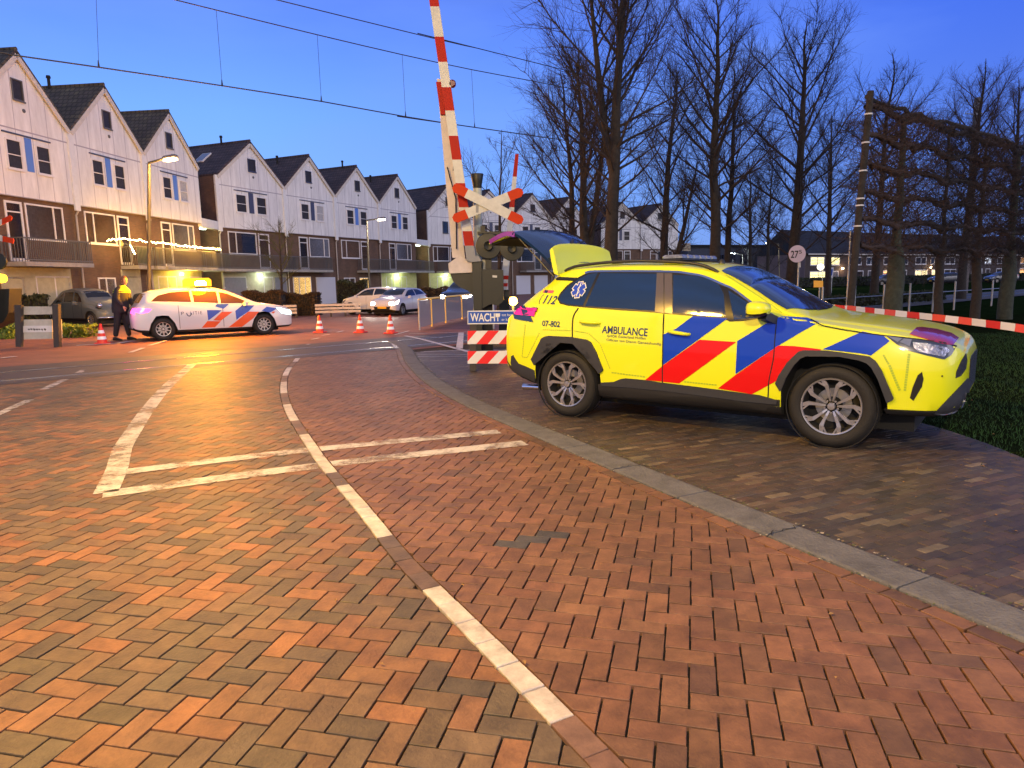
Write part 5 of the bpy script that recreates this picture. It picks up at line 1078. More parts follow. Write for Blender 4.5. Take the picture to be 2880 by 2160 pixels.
for sg in (-1, 1): m = MB(); m.lathe([(0, .12), (.07, .11), (.1, .06), (.095, 0), (.05, -.12), (0, -.14)], 16, Matrix.Translation((.35, sg*.52, .86)) @ Matrix.Rotation(R(90), 4, 'Y')); m.build('headlight', CHROME, kc.root, 60)
for k in range(6): kc.patch([(-.16+.01*k, .52+.06*k), (.16-.01*k, .52+.06*k), (.16-.01*k, .545+.06*k), (-.16+.01*k, .545+.06*k)], 'front', .05, .008, 'grille_bar', CHROME)
# a few cars in front of the far terrace
farc = []
for k, (px, yw) in enumerate(((2632, 100), (2470, 85), (2790, 110))):
    q = P(px, 800, 92); labs = ['dark car parked before the terrace between the two middle pleached trunks', 'dark car parked before the terrace left of the first pleached trunk', 'dark car parked before the terrace close to the rightmost trunk']
    if k == 0: cc = hatch((q.x, 92), R(185), labs[0], PAINTD, tm=REDP, group='cars by the dark terrace', style=0); src = cc.root
    else: r_ = copy_tree(src); r_.location = (q.x, 92, 0); r_['label'] = labs[k]
# ================================================================ LEVEL CROSSING
RD = mat('barrier_red', (.36, .014, .006), .6, spec=.2, var=.12); RDO = mat('cross_orange_red', (.47, .034, .003), .6, spec=.2); WT = mat('barrier_white', (.50, .51, .48), .45, var=.18, vscale=8); PINKW = mat('dirty_white', (.55, .49, .46), .55, var=.2)
GRN = mat('dark_green_paint', (.010, .012, .008), .5, var=.3, vscale=9); GREY = mat('grey_paint', (.20, .21, .23), .5)
def slab(mb, l, Y, th, m=0):               # flat piece with real thickness facing the street, from photo points at distance Y
    a = [P(x, y, Y) for x, y in l]; k = len(a); b_ = [q+Vector((0, th, 0)) for q in a]
    return mb.add(a+b_, [tuple(range(k)), tuple(range(2*k-1, k-1, -1))]+[(i, k+i, k+(i+1) % k, (i+1) % k) for i in range(k)], m)
YB = 13.3
def base(px, Y): q = P(px, 900, Y); return (q.x, Y, 0)
def piece(name, l, Y, th, m, par):
    mb = MB(); slab(mb, l, Y, th); o = mb.build(name, m, None); o.parent = par; o.matrix_parent_inverse = par.matrix_world.inverted() if False else Matrix.Translation(-par.location); return o
def cylpx(name, px0, px1, r, Y, m, par, n=12):
    mb = MB(); mb.tube([P(*px0, Y), P(*px1, Y)], r, n); o = mb.build(name, m, None, 50); o.parent = par; o.matrix_parent_inverse = Matrix.Translation(-par.location); return o
def adopt(o, par): o.parent = par; o.matrix_parent_inverse = Matrix.Translation(-par.location); return o
bar_ = empty('crossing_barrier', base(1345, YB), 0, 'raised red and white barrier boom, leaning and taller than the photo frame', 'barrier')
xl = lambda y: 1207+.144*y; xr = lambda y: 1233+.145*y
boom = MB(); ysg = [-150, -88, 18, 103, 174, 245, 311, 382, 449, 515, 583, 650, 691, 736]
for i in range(len(ysg)-1): a, b_ = ysg[i], ysg[i+1]; slab(boom, [(xl(a), a), (xr(a), a), (xr(b_), b_), (xl(b_), b_)], YB, .07, 2 if i == len(ysg)-2 else (1 if i % 2 else 0))
adopt(boom.build('boom', [WT, RD, GREY], None), bar_)
m = MB(); slab(m, [(1209+.088*222, 222), (1218+.124*222, 222), (1218+.124*725, 725), (1272, 725)], YB+.16, .05); adopt(m.build('side_arm', PINKW), bar_)
m = MB(); slab(m, [(1226, 230), (1243, 230), (1252, 322), (1239, 322)], YB+.10, .05, 0); adopt(m.build('arm_clamp', RD), bar_)
m = MB(); m.tube([P(1258, 470, YB+.1), P(1282, 560, YB+.1), P(1284, 700, YB+.1)], .012, 6); m.tube([P(1268, 330, YB+.02), P(1279, 410, YB+.02), P(1275, 480, YB+.02)], .012, 6); adopt(m.build('cable', DARK), bar_)
m = MB(); c0 = P(1272, 236, YB+.05); m.lathe([(.0, -.05), (.065, -.04), (.07, .03), (.05, .05), (0, .05)], 16, Matrix.Translation(c0) @ Matrix.Rotation(R(90), 4, 'X')); adopt(m.build('boom_lamp', mat('dark_red_lamp', (.10, .005, .01), .3)), bar_)
piece('counterweight_box', [(1261, 741), (1292, 719), (1327, 735), (1328, 766), (1263, 769)], YB+.05, .45, PINKW, bar_)
piece('counterweight', [(1266, 770), (1330, 768), (1337, 800), (1338, 838), (1316, 818), (1290, 806), (1275, 792)], YB+.1, .35, GRN, bar_)
piece('drive_column', [(1328, 735), (1354, 735), (1356, 930), (1352, 1000), (1334, 1000), (1334, 930)], YB+.02, .3, GRN, bar_)
piece('column_cap', [(1308, 728), (1345, 719), (1355, 734), (1326, 737)], YB-.02, .4, GREY, bar_)
piece('drive_cabinet', [(1350, 757), (1415, 759), (1417, 845), (1400, 860), (1380, 855), (1352, 870)], YB+.06, .55, GRN, bar_)
piece('cabinet_pedestal', [(1352, 868), (1384, 855), (1386, 990), (1350, 992)], YB+.2, .35, DARK, bar_)
piece('maker_plate', [(1385, 774), (1398, 775), (1398, 781), (1385, 780)], YB+.045, .012, WT, bar_)
# signal post with crossing cross
sig = empty('crossing_signal', base(1342, YB+.7), 0, 'tall post with red and white crossing cross, dark bell and round black lamp shields', 'crossing sign')
YS = YB-.25
cylpx('post', (1344, 1000), (1343, 530), .085, YB+.35, mat('pale_green_post', (.40, .46, .43), .5, var=.15), sig, 16)
m = MB(); M_ = Matrix.Translation(P(1342, 512, YB+.35)); m.lathe([(.07, -.17), (.085, -.10), (.09, -.05), (.10, .0), (.125, .14), (.12, .15), (.0, .15)], 20, M_); adopt(m.build('bell', GRN, None, 40), sig)
def arm(x0, y0, x1, y1, Y):
    d = np.array([x1-x0, y1-y0], float); L_ = np.linalg.norm(d); d /= L_; n = np.array([-d[1], d[0]])*13.5; c0 = np.array([x0, y0]); mb = MB()
    def q(s, w_): return tuple(c0+d*s+n*w_)
    r = 42; s0 = [0, r, L_-r, L_]
    slab(mb, [q(9, -1), q(r, -1), q(r, 1), q(9, 1), q(0, .45), q(0, -.45)], Y, .03, 1); slab(mb, [q(r, -1), q(L_-r, -1), q(L_-r, 1), q(r, 1)], Y, .03, 0); slab(mb, [q(L_-r, -1), q(L_-9, -1), q(L_, -.45), q(L_, .45), q(L_-9, 1), q(L_-r, 1)], Y, .03, 1)
    return adopt(mb.build('cross_arm', [WT, RDO]), sig)
arm(1274, 617, 1470, 537, YS); arm(1274, 524, 1470, 623, YS-.035)
m = MB(); m.bar(P(1343, 552, YS+.12), P(1343, 600, YS+.12), .25, .05); m.tube([P(1374, 578, YS+.04), P(1345, 578, YB+.3)], .02, 6); adopt(m.build('cross_bracket', GREY), sig)
for (px, py, r) in ((1374, 692, .245), (1440, 699, .235)):
    m = MB(); M_ = Matrix.Translation(P(px, py, YB+.1)) @ Matrix.Rotation(R(90), 4, 'X'); m.lathe([(0, .03), (r*.3, .05), (r*.34, .12), (r*.36, .02), (r-.01, .012), (r, 0), (r, -.01), (0, -.012)], 36, M_); adopt(m.build('lamp_shield', GRN, None, 40), sig)
m = MB(); m.bar(P(1343, 655, YB+.2), P(1450, 655, YB+.2), .05, .05); m.bar(P(1358, 636, YB+.2), P(1358, 657, YB+.2), .09, .09); adopt(m.build('lamp_bracket', GRN), sig)
m = MB(); m.bar(P(1374, 725, YB+.2), P(1374, 757, YB+.2), .1, .12); adopt(m.build('lamp_bracket', GRN), sig)
cylpx('thin_post', (1362, 730), (1362, 760), .05, YB+.3, WT, sig)
# second, thinner boom
b2 = empty('crossing_barrier', base(1425, 16.), 0, 'thin red and white footpath barrier boom behind the right arms of the cross', 'barrier')
m = MB(); X = lambda y: 1454-(y-433)*.098
for i, (a, b_, c_) in enumerate(((433, 497, 1), (497, 555, 0), (555, 583, 1), (583, 650, 0), (650, 660, 1), (660, 775, 0), (775, 786, 1), (786, 796, 0), (796, 806, 1), (806, 815, 0))):
    w0, w1 = 5+(a-433)*.014, 5+(b_-433)*.014; slab(m, [(X(a)-w0, a), (X(a)+w0, a), (X(b_)+w1, b_), (X(b_)-w1, b_)], 16., .05, c_)
adopt(m.build('boom', [WT, RD]), b2)
piece('drive_cabinet', [(1405, 815), (1432, 815), (1434, 935), (1403, 935)], 16.02, .4, GRN, b2)
# waiting board
wb = empty('warning_barricade', base(1330, 11.5), 0, 'barricade with blue WACHT board above two red and white striped planks', 'barricade')
YW = 11.5; BLUS = mat('sign_blue', (.006, .07, .42), .4); REDS = mat('sign_red', (.72, .01, .012), .4)
piece('sign_edge', [(1315, 874), (1536, 872), (1536, 910), (1315, 912)], YW, .02, WHITE, wb); piece('sign_face', [(1317, 877), (1534, 875), (1534, 907), (1317, 909)], YW-.004, .003, BLUS, wb)
def sign_text(txt, x0, x1, yb, hgt, Y, m, par, name='sign_text', bold=0, c=None, font_h=None, tilt=0):
    cu = bpy.data.curves.new('t', 'FONT'); cu.body = txt; cu.size = 1; cu.offset = bold; o = bpy.data.objects.new('t', cu); col.objects.link(o); bpy.context.view_layer.update(); w_ = o.dimensions.x; me = bpy.data.meshes.new_from_object(o); bpy.data.objects.remove(o)
    mn = min(v.co.x for v in me.vertices); a, b_ = P(x0, yb, Y), P(x1, yb+tilt, Y); h = hgt*Y/F; cap = .72
    for v in me.vertices: t_ = (v.co.x-mn)/w_; s_ = v.co.y/cap; v.co = a+(b_-a)*t_+Vector((0, 0, h*s_))
    me.name = name; o = link(name, me, m); return adopt(o, par)
sign_text('WACHT', 1323, 1407, 903, 22, YW-.006, WHITE, wb, bold=.02); sign_text('tot het rode licht gedoofd is', 1411, 1530, 889, 7.5, YW-.006, WHITE, wb); sign_text('er kan nog een trein komen', 1411, 1526, 902, 7.5, YW-.006, WHITE, wb)
piece('sticker', [(1393, 885), (1401, 882), (1407, 887), (1404, 893), (1399, 891), (1394, 893)], YW-.01, .002, WHITE, wb)
for (yt, yb) in ((931, 967), (988, 1022)):
    m = MB(); slab(m, [(1315, yt), (1545, yt-3), (1545, yb-1), (1315, yb+1)], YW, .03, 0); k = 0
    def cl(pts): return [(min(max(x, 1315), 1545), y) for x, y in pts]
    x = 1315-40
    while x < 1545:
        pts = [(x+34, yt-.8), (x+66, yt-1), (x+34, yb+.6), (x+2, yb+.6)]
        if x+2 < 1315:
            pts = [(1315.2, yt-.5), (x+66, yt-.8), (x+34, yb+.6), (1315.2, yb+.6)] if x+34 > 1315 else [(1315.2, yt-.5), (x+66, yt-.6), (1315.2, yt+ (x+66-1315)*(yb-yt)/32)]
        if max(p[0] for p in pts) < 1546: slab(m, pts, YW-.003, .002, 1)
        x += 64*.98
    adopt(m.build('striped_plank', [WHITE, REDS], None), wb)
TIMB = mat('dark_timber', (.055, .048, .045), .8, var=.3)
piece('post', [(1321, 912), (1339, 912), (1339, 1043), (1321, 1045)], YW+.03, .11, TIMB, wb); piece('post', [(1512, 910), (1528, 910), (1528, 1040), (1512, 1042)], YW+.03, .11, TIMB, wb)
# back of the same kind of board on the far left
lb = empty('warning_barricade', base(100, 18.6), 0, 'back of a barricade at the left, pale boards between two dark posts', 'barricade')
WB2 = mat('pale_board_back', (.50, .49, .43), .6, var=.25)
for nm_, l, m_ in (('post', [(40, 858), (58, 858), (58, 976), (44, 976)], TIMB), ('post', [(146, 856), (163, 856), (166, 978), (151, 978)], TIMB)): piece(nm_, l, 18.5, .12, m_, lb)
for nm_, l, m_ in (('board', [(50, 862), (146, 862), (148, 884), (52, 885)], WB2), ('board', [(55, 899), (146, 898), (147, 953), (58, 955)], WB2), ('board_strip', [(56, 917), (147, 916), (147, 934), (57, 935)], WHITE), ('board_end', [(163, 858), (168, 858), (169, 895), (164, 895)], WB2), ('board_end', [(164, 898), (172, 898), (174, 950), (166, 952)], WB2)): piece(nm_, l, 18.62 if nm_ != 'board_strip' else 18.6, .03, m_, lb)
m = MB(); 
for k in range(7): x = 78+k*7.5; slab(m, [(x, 924+random.uniform(-2, 2)), (x+random.uniform(4, 7), 925), (x+5, 929+random.uniform(-1, 2)), (x+1, 928)], 18.595, .003)
adopt(m.build('worn_mark', TIMB), lb)
# left crossing signal, mostly outside the frame
ls = empty('crossing_signal', base(-28, 18.9), 0, 'orange arm tips of a crossing cross and a lit amber lamp at the left border', 'crossing sign')
m = MB(); m.tube([P(-22, 975, 18.9), P(-22, 560, 18.9)], .09, 12); adopt(m.build('post', GRN, None, 50), ls)
def arml(l, mt_, Y=18.7): return piece('cross_arm', l, Y, .03, mt_, ls)
arml([(5, 616), (27, 605), (33, 610), (32, 619), (5, 632)], RDO); arml([(5, 663), (36, 671), (38, 677), (36, 685), (5, 679)], RDO); arml([(-60, 655), (-60, 640), (5, 616), (5, 632)], WT); arml([(-60, 640), (5, 663), (5, 679), (-60, 656)], WT, 18.66)
m = MB(); m.lathe([(0, .03), (.2, .02), (.22, 0), (.22, -.02), (0, -.02)], 28, Matrix.Translation(P(-4, 735, 18.8)) @ Matrix.Rotation(R(90), 4, 'X')); adopt(m.build('lamp_shield', GRN, None, 40), ls)
m = MB(); m.lathe([(0, .10), (.09, .09), (.12, .0), (.11, -.1), (0, -.1)], 20, Matrix.Translation(P(2, 783, 18.6)) @ Matrix.Rotation(R(90), 4, 'X')); adopt(m.build('amber_lamp', glow('amber_signal', (1., .55, .02), 6), None, 50), ls)
piece('drive_cabinet', [(-40, 815), (26, 812), (24, 880), (10, 905), (-40, 930)], 19.1, .5, GRN, ls)
# amber warning lamp between barrier and tailgate
wl = empty('warning_lamp', base(1443, 17.5), 0, 'small amber lamp glowing just left of the ambulance rear', 'lamp')
m = MB(); m.lathe([(0, .05), (.08, .04), (.11, .0), (.1, -.05), (0, -.06)], 16, Matrix.Translation(P(1443, 847, 17.4)) @ Matrix.Rotation(R(90), 4, 'X')); adopt(m.build('lens', glow('amber_flash', (1., .50, .05), 40), None, 50), wl)
m = MB(); m.tube([P(1443, 945, 17.5), P(1443, 853, 17.5)], .03, 8); adopt(m.build('pole', GREY), wl)
lamp('amber_light', P(1443, 847, 17.1), 40, (1, .42, .03), r=.12)
bpy.data.objects['amber_light'].parent = wl; bpy.data.objects['amber_light'].matrix_parent_inverse = Matrix.Translation(-wl.location)
# grey fence panels with a lit top rail
fp = [Vector((-2.95, 22.3, 0)), Vector((-2.75, 24.0, 0)), Vector((-2.45, 26.0, 0)), Vector((-2.0, 28.4, 0)), Vector((-1.55, 31.2, 0))]
pf = empty('panel_fence', fp[0], 0, 'low fence of grey see-through panels with a yellow-lit top rail beside the crossing', 'fence')
PLEX = mat('frosted_panel', (.42, .42, .48), .25, alpha=.62); LITRAIL = mat('yellow_lit_rail', (.8, .48, .08), .35, .4, emit=.25, ecol=(1, .55, .08))  # yellow light on rail and posts put into their colour and glow
for i in range(4):
    a, b_ = fp[i]-fp[0], fp[i+1]-fp[0]; m = MB(); m.bar(a+Vector((0, 0, .5)), b_+Vector((0, 0, .5)), .02, .82)
    v = m.v; o = MB(); t_ = (b_-a).normalized(); n = Vector((-t_.y, t_.x, 0))*.01
    o.add([a+t_*.05+n+Vector((0, 0, .08)), b_-t_*.05+n+Vector((0, 0, .08)), b_-t_*.05+n+Vector((0, 0, .93)), a+t_*.05+n+Vector((0, 0, .93)), a+t_*.05-n+Vector((0, 0, .08)), b_-t_*.05-n+Vector((0, 0, .08)), b_-t_*.05-n+Vector((0, 0, .93)), a+t_*.05-n+Vector((0, 0, .93))], [(0, 1, 2, 3), (7, 6, 5, 4), (0, 4, 5, 1), (2, 6, 7, 3), (0, 3, 7, 4), (1, 5, 6, 2)]); o.build('panel', PLEX, pf)
for i in range(5): a = fp[i]-fp[0]; m = MB(); m.tube([a, a+Vector((0, 0, .98))], .03, 8); m.build('post', LITRAIL if i else METAL, pf)
m = MB(); m.tube([p-fp[0]+Vector((0, 0, .98)) for p in fp], .03, 8); m.build('top_rail', LITRAIL, pf)
# bollards and thin posts behind the board
for k, (px, y0, y1) in enumerate(((1375, 875, 838), (1388, 876, 845), (1418, 876, 846))):
    q = G(px, 925); m = MB(); m.tube([(0, 0, 0), (0, 0, .9+.1*k), (0, 0, .93+.1*k)], [.05, .05, .03], 10); o = m.build('bollard', METAL, None, 50); o.location = (q.x, q.y, 0)
    tag(o, ['slim grey bollard just above the T of the blue board', 'slim grey bollard above the small lettering of the blue board', 'tallest of the slim grey bollards, nearest the amber lamp'][k], 'bollard', 'bollards behind the blue board')
# ================================================================ CONES
def cone(loc, label, par=None):
    c = empty('traffic_cone', loc, random.uniform(-.3, .3), label, 'traffic cone', 'traffic cones closing the road')
    ORC = bpy.data.materials.get('cone_red') or mat('cone_red', (.80, .05, .02), .45); CWH = bpy.data.materials.get('cone_white') or mat('cone_white', (.75, .75, .76), .35, emit=.12, ecol=(1, 1, 1))
    h = .52; r0, r1 = .135, .028
    m = MB(); m.bbox(-.18, .18, -.18, .18, 0, .035, .025); m.build('base', ORC, c)
    def R_(t_): return r0+(r1-r0)*t_
    for i in range(6):
        a, b_ = i/6, (i+1)/6; m = MB()
        pr = [(R_(a), .03+h*a), (R_(b_), .03+h*b_)]
        if i == 5: pr += [(R_(1)*.7, .03+h+.008), (0, .03+h+.008)]
        m.lathe(pr, 20); m.build('white_band' if i in (1, 3) else 'red_band', CWH if i in (1, 3) else ORC, c, 40)
    return c
cone(tuple(G(288, 966)), 'traffic cone standing beside the police officer'); cone(tuple(G(900, 935)), 'traffic cone nearest the police car bonnet'); cone(tuple(G(1014, 935)), 'middle traffic cone of the three across the road'); cone(tuple(G(1099, 937)), 'traffic cone closest to the grey panel fence')
# ================================================================ STREET LAMPS
HEADM = mat('lamp_head_grey', (.12, .12, .13), .5)
def street_lamp(pb, pt, ph, Y, Yh, label, power, color, gl, r=.07):
    b_ = P(*pb, Y); t_ = P(*pt, Y); h_ = P(*ph, Yh); e = empty('street_lamp', (b_.x, Y, 0), 0, label, 'street lamp', 'lit street lamps')
    o = Vector((b_.x, Y, 0)); m = MB(); m.tube([(0, 0, 0), (0, 0, 1.0), (0, 0, 1.05), t_-o], [r*1.3, r*1.25, r, r*.8], 12); m.build('pole', mat('lamp_pole', (.06, .055, .045), .6, .2) if 'lamp_pole' not in bpy.data.materials else bpy.data.materials['lamp_pole'], e, 50)
    m = MB(); m.tube([t_-o+Vector((0, 0, -.02)), t_-o+Vector((0, 0, .05)), h_-o+Vector((0, 0, .06))], [r*.7, r*.6, r*.5], 8); m.build('arm', bpy.data.materials['lamp_pole'], e, 50)
    d = (h_-t_); d.z = 0; d.normalize(); m = MB(); ang_ = math.atan2(d.y, d.x)
    M_ = Matrix.Translation(h_-o) @ Matrix.Rotation(ang_, 4, 'Z'); m.bbox(-.30, .34, -.11, .11, .02, .12, .04, 0, M_); m.build('lamp_head', HEADM, e)
    m = MB(); m.bbox(-.26, .30, -.10, .10, -.06, .018, .03, 0, M_); m.build('lamp_glass', gl, e)
    lamp('lamp_light', h_-o+Vector((0, 0, -.18)), power, color, e, r=.15); return e
WARM = glow('warm_lamp_glass', (1., .66, .28), 30); COOL = glow('pale_lamp_glass', (1., .86, .62), 26); COLD = glow('cold_lamp_glass', (.8, .95, 1.), 26)
street_lamp((425, 900), (419, 462), (478, 447), 25, 24.4, 'tall street lamp with orange light in front of the white gabled houses', 1300, (1., .52, .13), WARM)
street_lamp((1043, 880), (1032, 622), (1072, 617), 44, 43.2, 'slim street lamp near the parked white hatchback', 800, (1., .82, .6), COOL)
street_lamp((2090, 800), (2089, 718), (2058, 712), 62, 62, 'curved pale street lamp with cold light behind the ambulance roof', 500, (.8, .95, 1.), COLD)
street_lamp((2192, 790), (2190, 686), (2158, 684), 84, 83, 'small street lamp before the rendered gable of the dark terrace', 500, (1., .85, .6), COOL)
# the two lamps that light the foreground, behind and beside the camera
def near_lamp(loc, to, label, power, color, gl, h=6.):
    e = empty('street_lamp', loc, math.atan2(to[1]-loc[1], to[0]-loc[0]), label, 'street lamp', 'lit street lamps'); m = MB(); m.tube([(0, 0, 0), (0, 0, 1), (0, 0, h)], [.09, .08, .06], 12); m.build('pole', bpy.data.materials['lamp_pole'], e, 50)
    m = MB(); m.tube([(0, 0, h), (.9, 0, h+.1)], .03, 8); m.build('arm', bpy.data.materials['lamp_pole'], e); m = MB(); m.bbox(.8, 1.5, -.13, .13, h+.04, h+.16, .04); m.build('lamp_head', HEADM, e); m = MB(); m.bbox(.85, 1.45, -.11, .11, h-.03, h+.038, .03); m.build('lamp_glass', gl, e)
    lamp('lamp_light', (1.15, 0, h-.15), power, color, e, r=.25)
near_lamp((-5.3, 3.3, 0), (-3.5, 3.3), 'orange street lamp standing outside the photo, left of the camera', 3000, (1., .55, .06), WARM)
near_lamp((-2.6, -10.0, 0), (0, 0), 'warm white street lamp standing outside the photo, behind the camera', 6600, (1., .76, .50), COOL, 8.)
# ================================================================ SIGNS
def pole_sign(name, pts, face, label, cat, Y, pole_px, pole_top, group=None):
    e = empty(name, base(pole_px, Y), 0, label, cat, group); m = MB(); b_ = P(pole_px, 900, Y); t_ = P(pole_px, pole_top, Y); m.tube([(b_.x, Y, -.05), (b_.x, Y, t_.z)], .035, 8); adopt(m.build('pole', METAL, None, 50), e); return e
e = pole_sign('round_sign', None, None, 'round pinkish white sign reading 27 with a small raised 5 on a grey pole', 'sign', 24, 2240, 720)
m = MB(); c0 = P(2242, 714, 23.93); rr_s = 23.5*23.93/F; m.lathe([(0, .012), (rr_s, .012), (rr_s, -.01), (0, -.01)], 40, Matrix.Translation(c0) @ Matrix.Rotation(R(90), 4, 'X')); adopt(m.build('plate', mat('pinkish_plate', (.72, .56, .62), .5, emit=.04, ecol=(1, .8, .85)), None, 30), e)
sign_text('27', 2224, 2245, 725, 20, 23.9, DARK, e, bold=.01); sign_text('5', 2247, 2255, 713, 10, 23.9, DARK, e)
piece('small_plate', [(2247, 738), (2252, 738), (2252, 752), (2247, 752)], 23.95, .01, WHITE, e)
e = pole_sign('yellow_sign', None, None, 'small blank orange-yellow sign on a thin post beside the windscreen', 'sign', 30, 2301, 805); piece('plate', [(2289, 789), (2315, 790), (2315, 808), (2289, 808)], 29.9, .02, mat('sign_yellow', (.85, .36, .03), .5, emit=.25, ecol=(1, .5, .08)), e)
e = pole_sign('parking_sign', None, None, 'small upright white sign with a blue square before the dark terrace', 'sign', 60, 2334, 780); piece('plate', [(2331, 752), (2345, 752), (2342, 782), (2329, 781)], 59.9, .03, WHITE, e); piece('symbol', [(2334, 757), (2343, 757), (2340, 775), (2332, 774)], 59.88, .015, BLUS, e)
e = pole_sign('globe_lamp', None, None, 'larger glowing white globe lamp before the dark terrace', 'lamp', 80, 2308, 760)
m = MB(); m.lathe([(0, -.37), (.2, -.31), (.34, -.15), (.37, 0), (.34, .15), (.2, .31), (0, .37)], 20, Matrix.Translation(P(2308, 751, 80))); adopt(m.build('globe', glow('globe_white', (1., .92, .7), 5), None, 60), e); lamp('globe_light', P(2308, 751, 79), 300, (1, .85, .4), r=.4)
e['kind'] = 'thing'; bpy.data.objects['globe_light'].parent = e; bpy.data.objects['globe_light'].matrix_parent_inverse = Matrix.Translation(-e.location)
e = pole_sign('globe_lamp', None, None, 'smaller glowing globe lamp just above the orange-yellow sign', 'lamp', 95, 2297, 797)
m = MB(); m.lathe([(0, -.3), (.2, -.22), (.3, 0), (.2, .22), (0, .3)], 16, Matrix.Translation(P(2297, 789, 95))); adopt(m.build('globe', glow('globe_yellow', (1., .8, .3), 4), None, 60), e)
e = pole_sign('cream_sign', None, None, 'blank cream sign board on a post above the ambulance light bar', 'sign', 40, 1931, 715); piece('plate', [(1920, 684), (1942, 684), (1942, 706), (1920, 706)], 39.9, .04, mat('cream_board', (.55, .55, .42), .6), e)
# ================================================================ LOW PLANK FENCE
def plank_fence(x0, x1, yb, Y0, Y1, label, zs=(.18, .34, .50), n=4, hgt=.62):
    a, b_ = P(x0, yb, Y0), P(x1, yb, Y1); a.z = b_.z = 0; e = empty('plank_fence', a, math.atan2(b_.y-a.y, b_.x-a.x), label, 'fence'); W = (b_-a).length
    for z in zs: m = MB(); m.bbox(-.05, W+.05, -.03, .0, z, z+.11, .008); m.build('plank', bpy.data.materials['dirty_white'], e)
    for k in range(n): x = W*k/(n-1); m = MB(); m.bbox(x-.04, x+.04, .001, .08, -.05, hgt, .01); m.build('post', TIMB, e)
plank_fence(890, 1012, 884, 33.2, 33.6, 'low fence of three white planks in front of the white hatchback')
plank_fence(800, 832, 872, 33, 33, 'short low white plank fence beside the police car bonnet', n=2)
# ================================================================ BARRIER TAPE
TW = mat('tape_white', (.62, .63, .74), .4, emit=.05, ecol=(.8, .8, 1)); TR = mat('tape_red', (.62, .015, .03), .4)
path = [P(2302, 860, 10.6), P(2380, 866, 9.9), P(2500, 879, 8.8), P(2640, 894, 7.8), P(2780, 911, 6.9), P(2885, 926, 6.3), P(3100, 965, 5.4)]
start = Vector((3.35, 21.6, 1.25)); pth = smooth_line([tuple(start)]+[tuple(p) for p in path]+[(7.4, 3.6, .95)], .05); sg_ = np.linalg.norm(np.diff(pth, axis=0), axis=1); cm = np.concatenate([[0], np.cumsum(sg_)])
tw = MB(); Lseg = .245; s = 0; k = 0
while s < cm[-1]-.02:
    e_ = min(s+Lseg, cm[-1]); pts = [np.array([np.interp(u, cm, pth[:, i]) for i in range(3)]) for u in np.linspace(s, e_, 4)]
    for p, q in zip(pts, pts[1:]):
        wv = .004*math.sin(s*5); tw.add([(p[0]+wv, p[1], p[2]-.037), (q[0]+wv, q[1], q[2]-.037), (q[0]-wv, q[1], q[2]+.037), (p[0]-wv, p[1], p[2]+.037)], [(0, 1, 2, 3)], k % 2)
    s = e_; k += 1
tag(tw.build('barrier_tape', [TW, TR], fix=False), 'red and white barrier tape stretched behind the ambulance bonnet', 'tape')
# ================================================================ OVERHEAD LINE
WIRE = mat('copper_wire', (.012, .014, .03), .6)
def onwire(px, py, off=0.):               # point of the vertical plane above the track seen at a pixel
    d = ray(px, py); n = Vector((TN[0], TN[1], 0)); o = Vector((TC[0]+TN[0]*off, TC[1]+TN[1]*off, 0)); t_ = (o-CO).dot(n)/d.dot(n); return CO+d*t_
def wire(l, name, label, r=.012, off=0., ext=(40, 60)):
    pts = [onwire(x, y, off) for x, y in l]; a = pts[0]-(pts[1]-pts[0]).normalized()*ext[0]; b_ = pts[-1]+(pts[-1]-pts[-2]).normalized()*ext[1]; b_.z = max(b_.z, pts[-1].z-.25); a.z = min(a.z, pts[0].z+1)
    m = MB(); m.tube(smooth_line([tuple(p) for p in [a]+pts+[b_]], 1.0), r, 5); return tag(m.build(name, WIRE), label, 'wire')
lo = [(0, 147), (46, 156), (278, 189), (625, 241), (904, 285), (1141, 328), (1335, 358), (1536, 387)]; up_ = [(495, 0), (612, 29), (894, 98), (1133, 154), (1328, 196), (1500, 228), (1560, 240)]
w1 = wire(lo, 'contact_wire', 'lowest overhead line, sagging between its hangers', .014)
w2 = wire(up_, 'messenger_wire', 'middle overhead line that carries the thin hangers', .012, ext=(30, 60))
wire([(781, 0), (1000, 54), (1200, 103), (1400, 150), (1560, 190)], 'feeder_wire', 'uppermost overhead line without hangers', .012, .25)
m = MB(); 
labs_h = ['hanger wire nearest the left border', 'hanger wire above the fourth gable', 'hanger wire above the police car', 'hanger wire left of the raised boom', 'hanger wire right of the raised boom', 'hanger wire at the first tree twigs']
for k, (xa, ya, xb, yb) in enumerate(((268, -60, 278, 189), (608, 28, 625, 241), (892, 97, 904, 285), (1131, 153, 1141, 328), (1326, 196, 1335, 358), (1500, 228, 1503, 382))):
    m = MB(); a, b_ = onwire(xa, ya), onwire(xb, yb); m.tube([a, b_], .0045, 4); m.tube([b_, b_+Vector((0, 0, .12))], [.02, .008], 6); tag(m.build('hanger_wire', WIRE), labs_h[k], 'wire', 'hanger wires of the overhead line')
mast = onwire(2727, 600, 2.6); e = empty('catenary_mast', (mast.x, mast.y, 0), 0, 'tall square concrete mast rising behind the pleached trees', 'mast')
tz = P(2730, 275, mast.y).z; m = MB(); m.bbox(-.19, .19, -.19, .19, 0, tz, .03); m.build('mast', mat('weathered_concrete', (.17, .15, .14), .8, var=.3, vscale=2), e)
m = MB(); m.bar((0, -.2, tz-1.2), (-1.9, -1.7, tz-1.4), .06, .06); m.bar((0, -.2, tz-.4), (-1.9, -1.7, tz-1.35), .03, .03); m.bbox(-.22, .22, -.22, .22, tz-1.15, tz-1.05, .01); m.build('bracket', METAL, e)
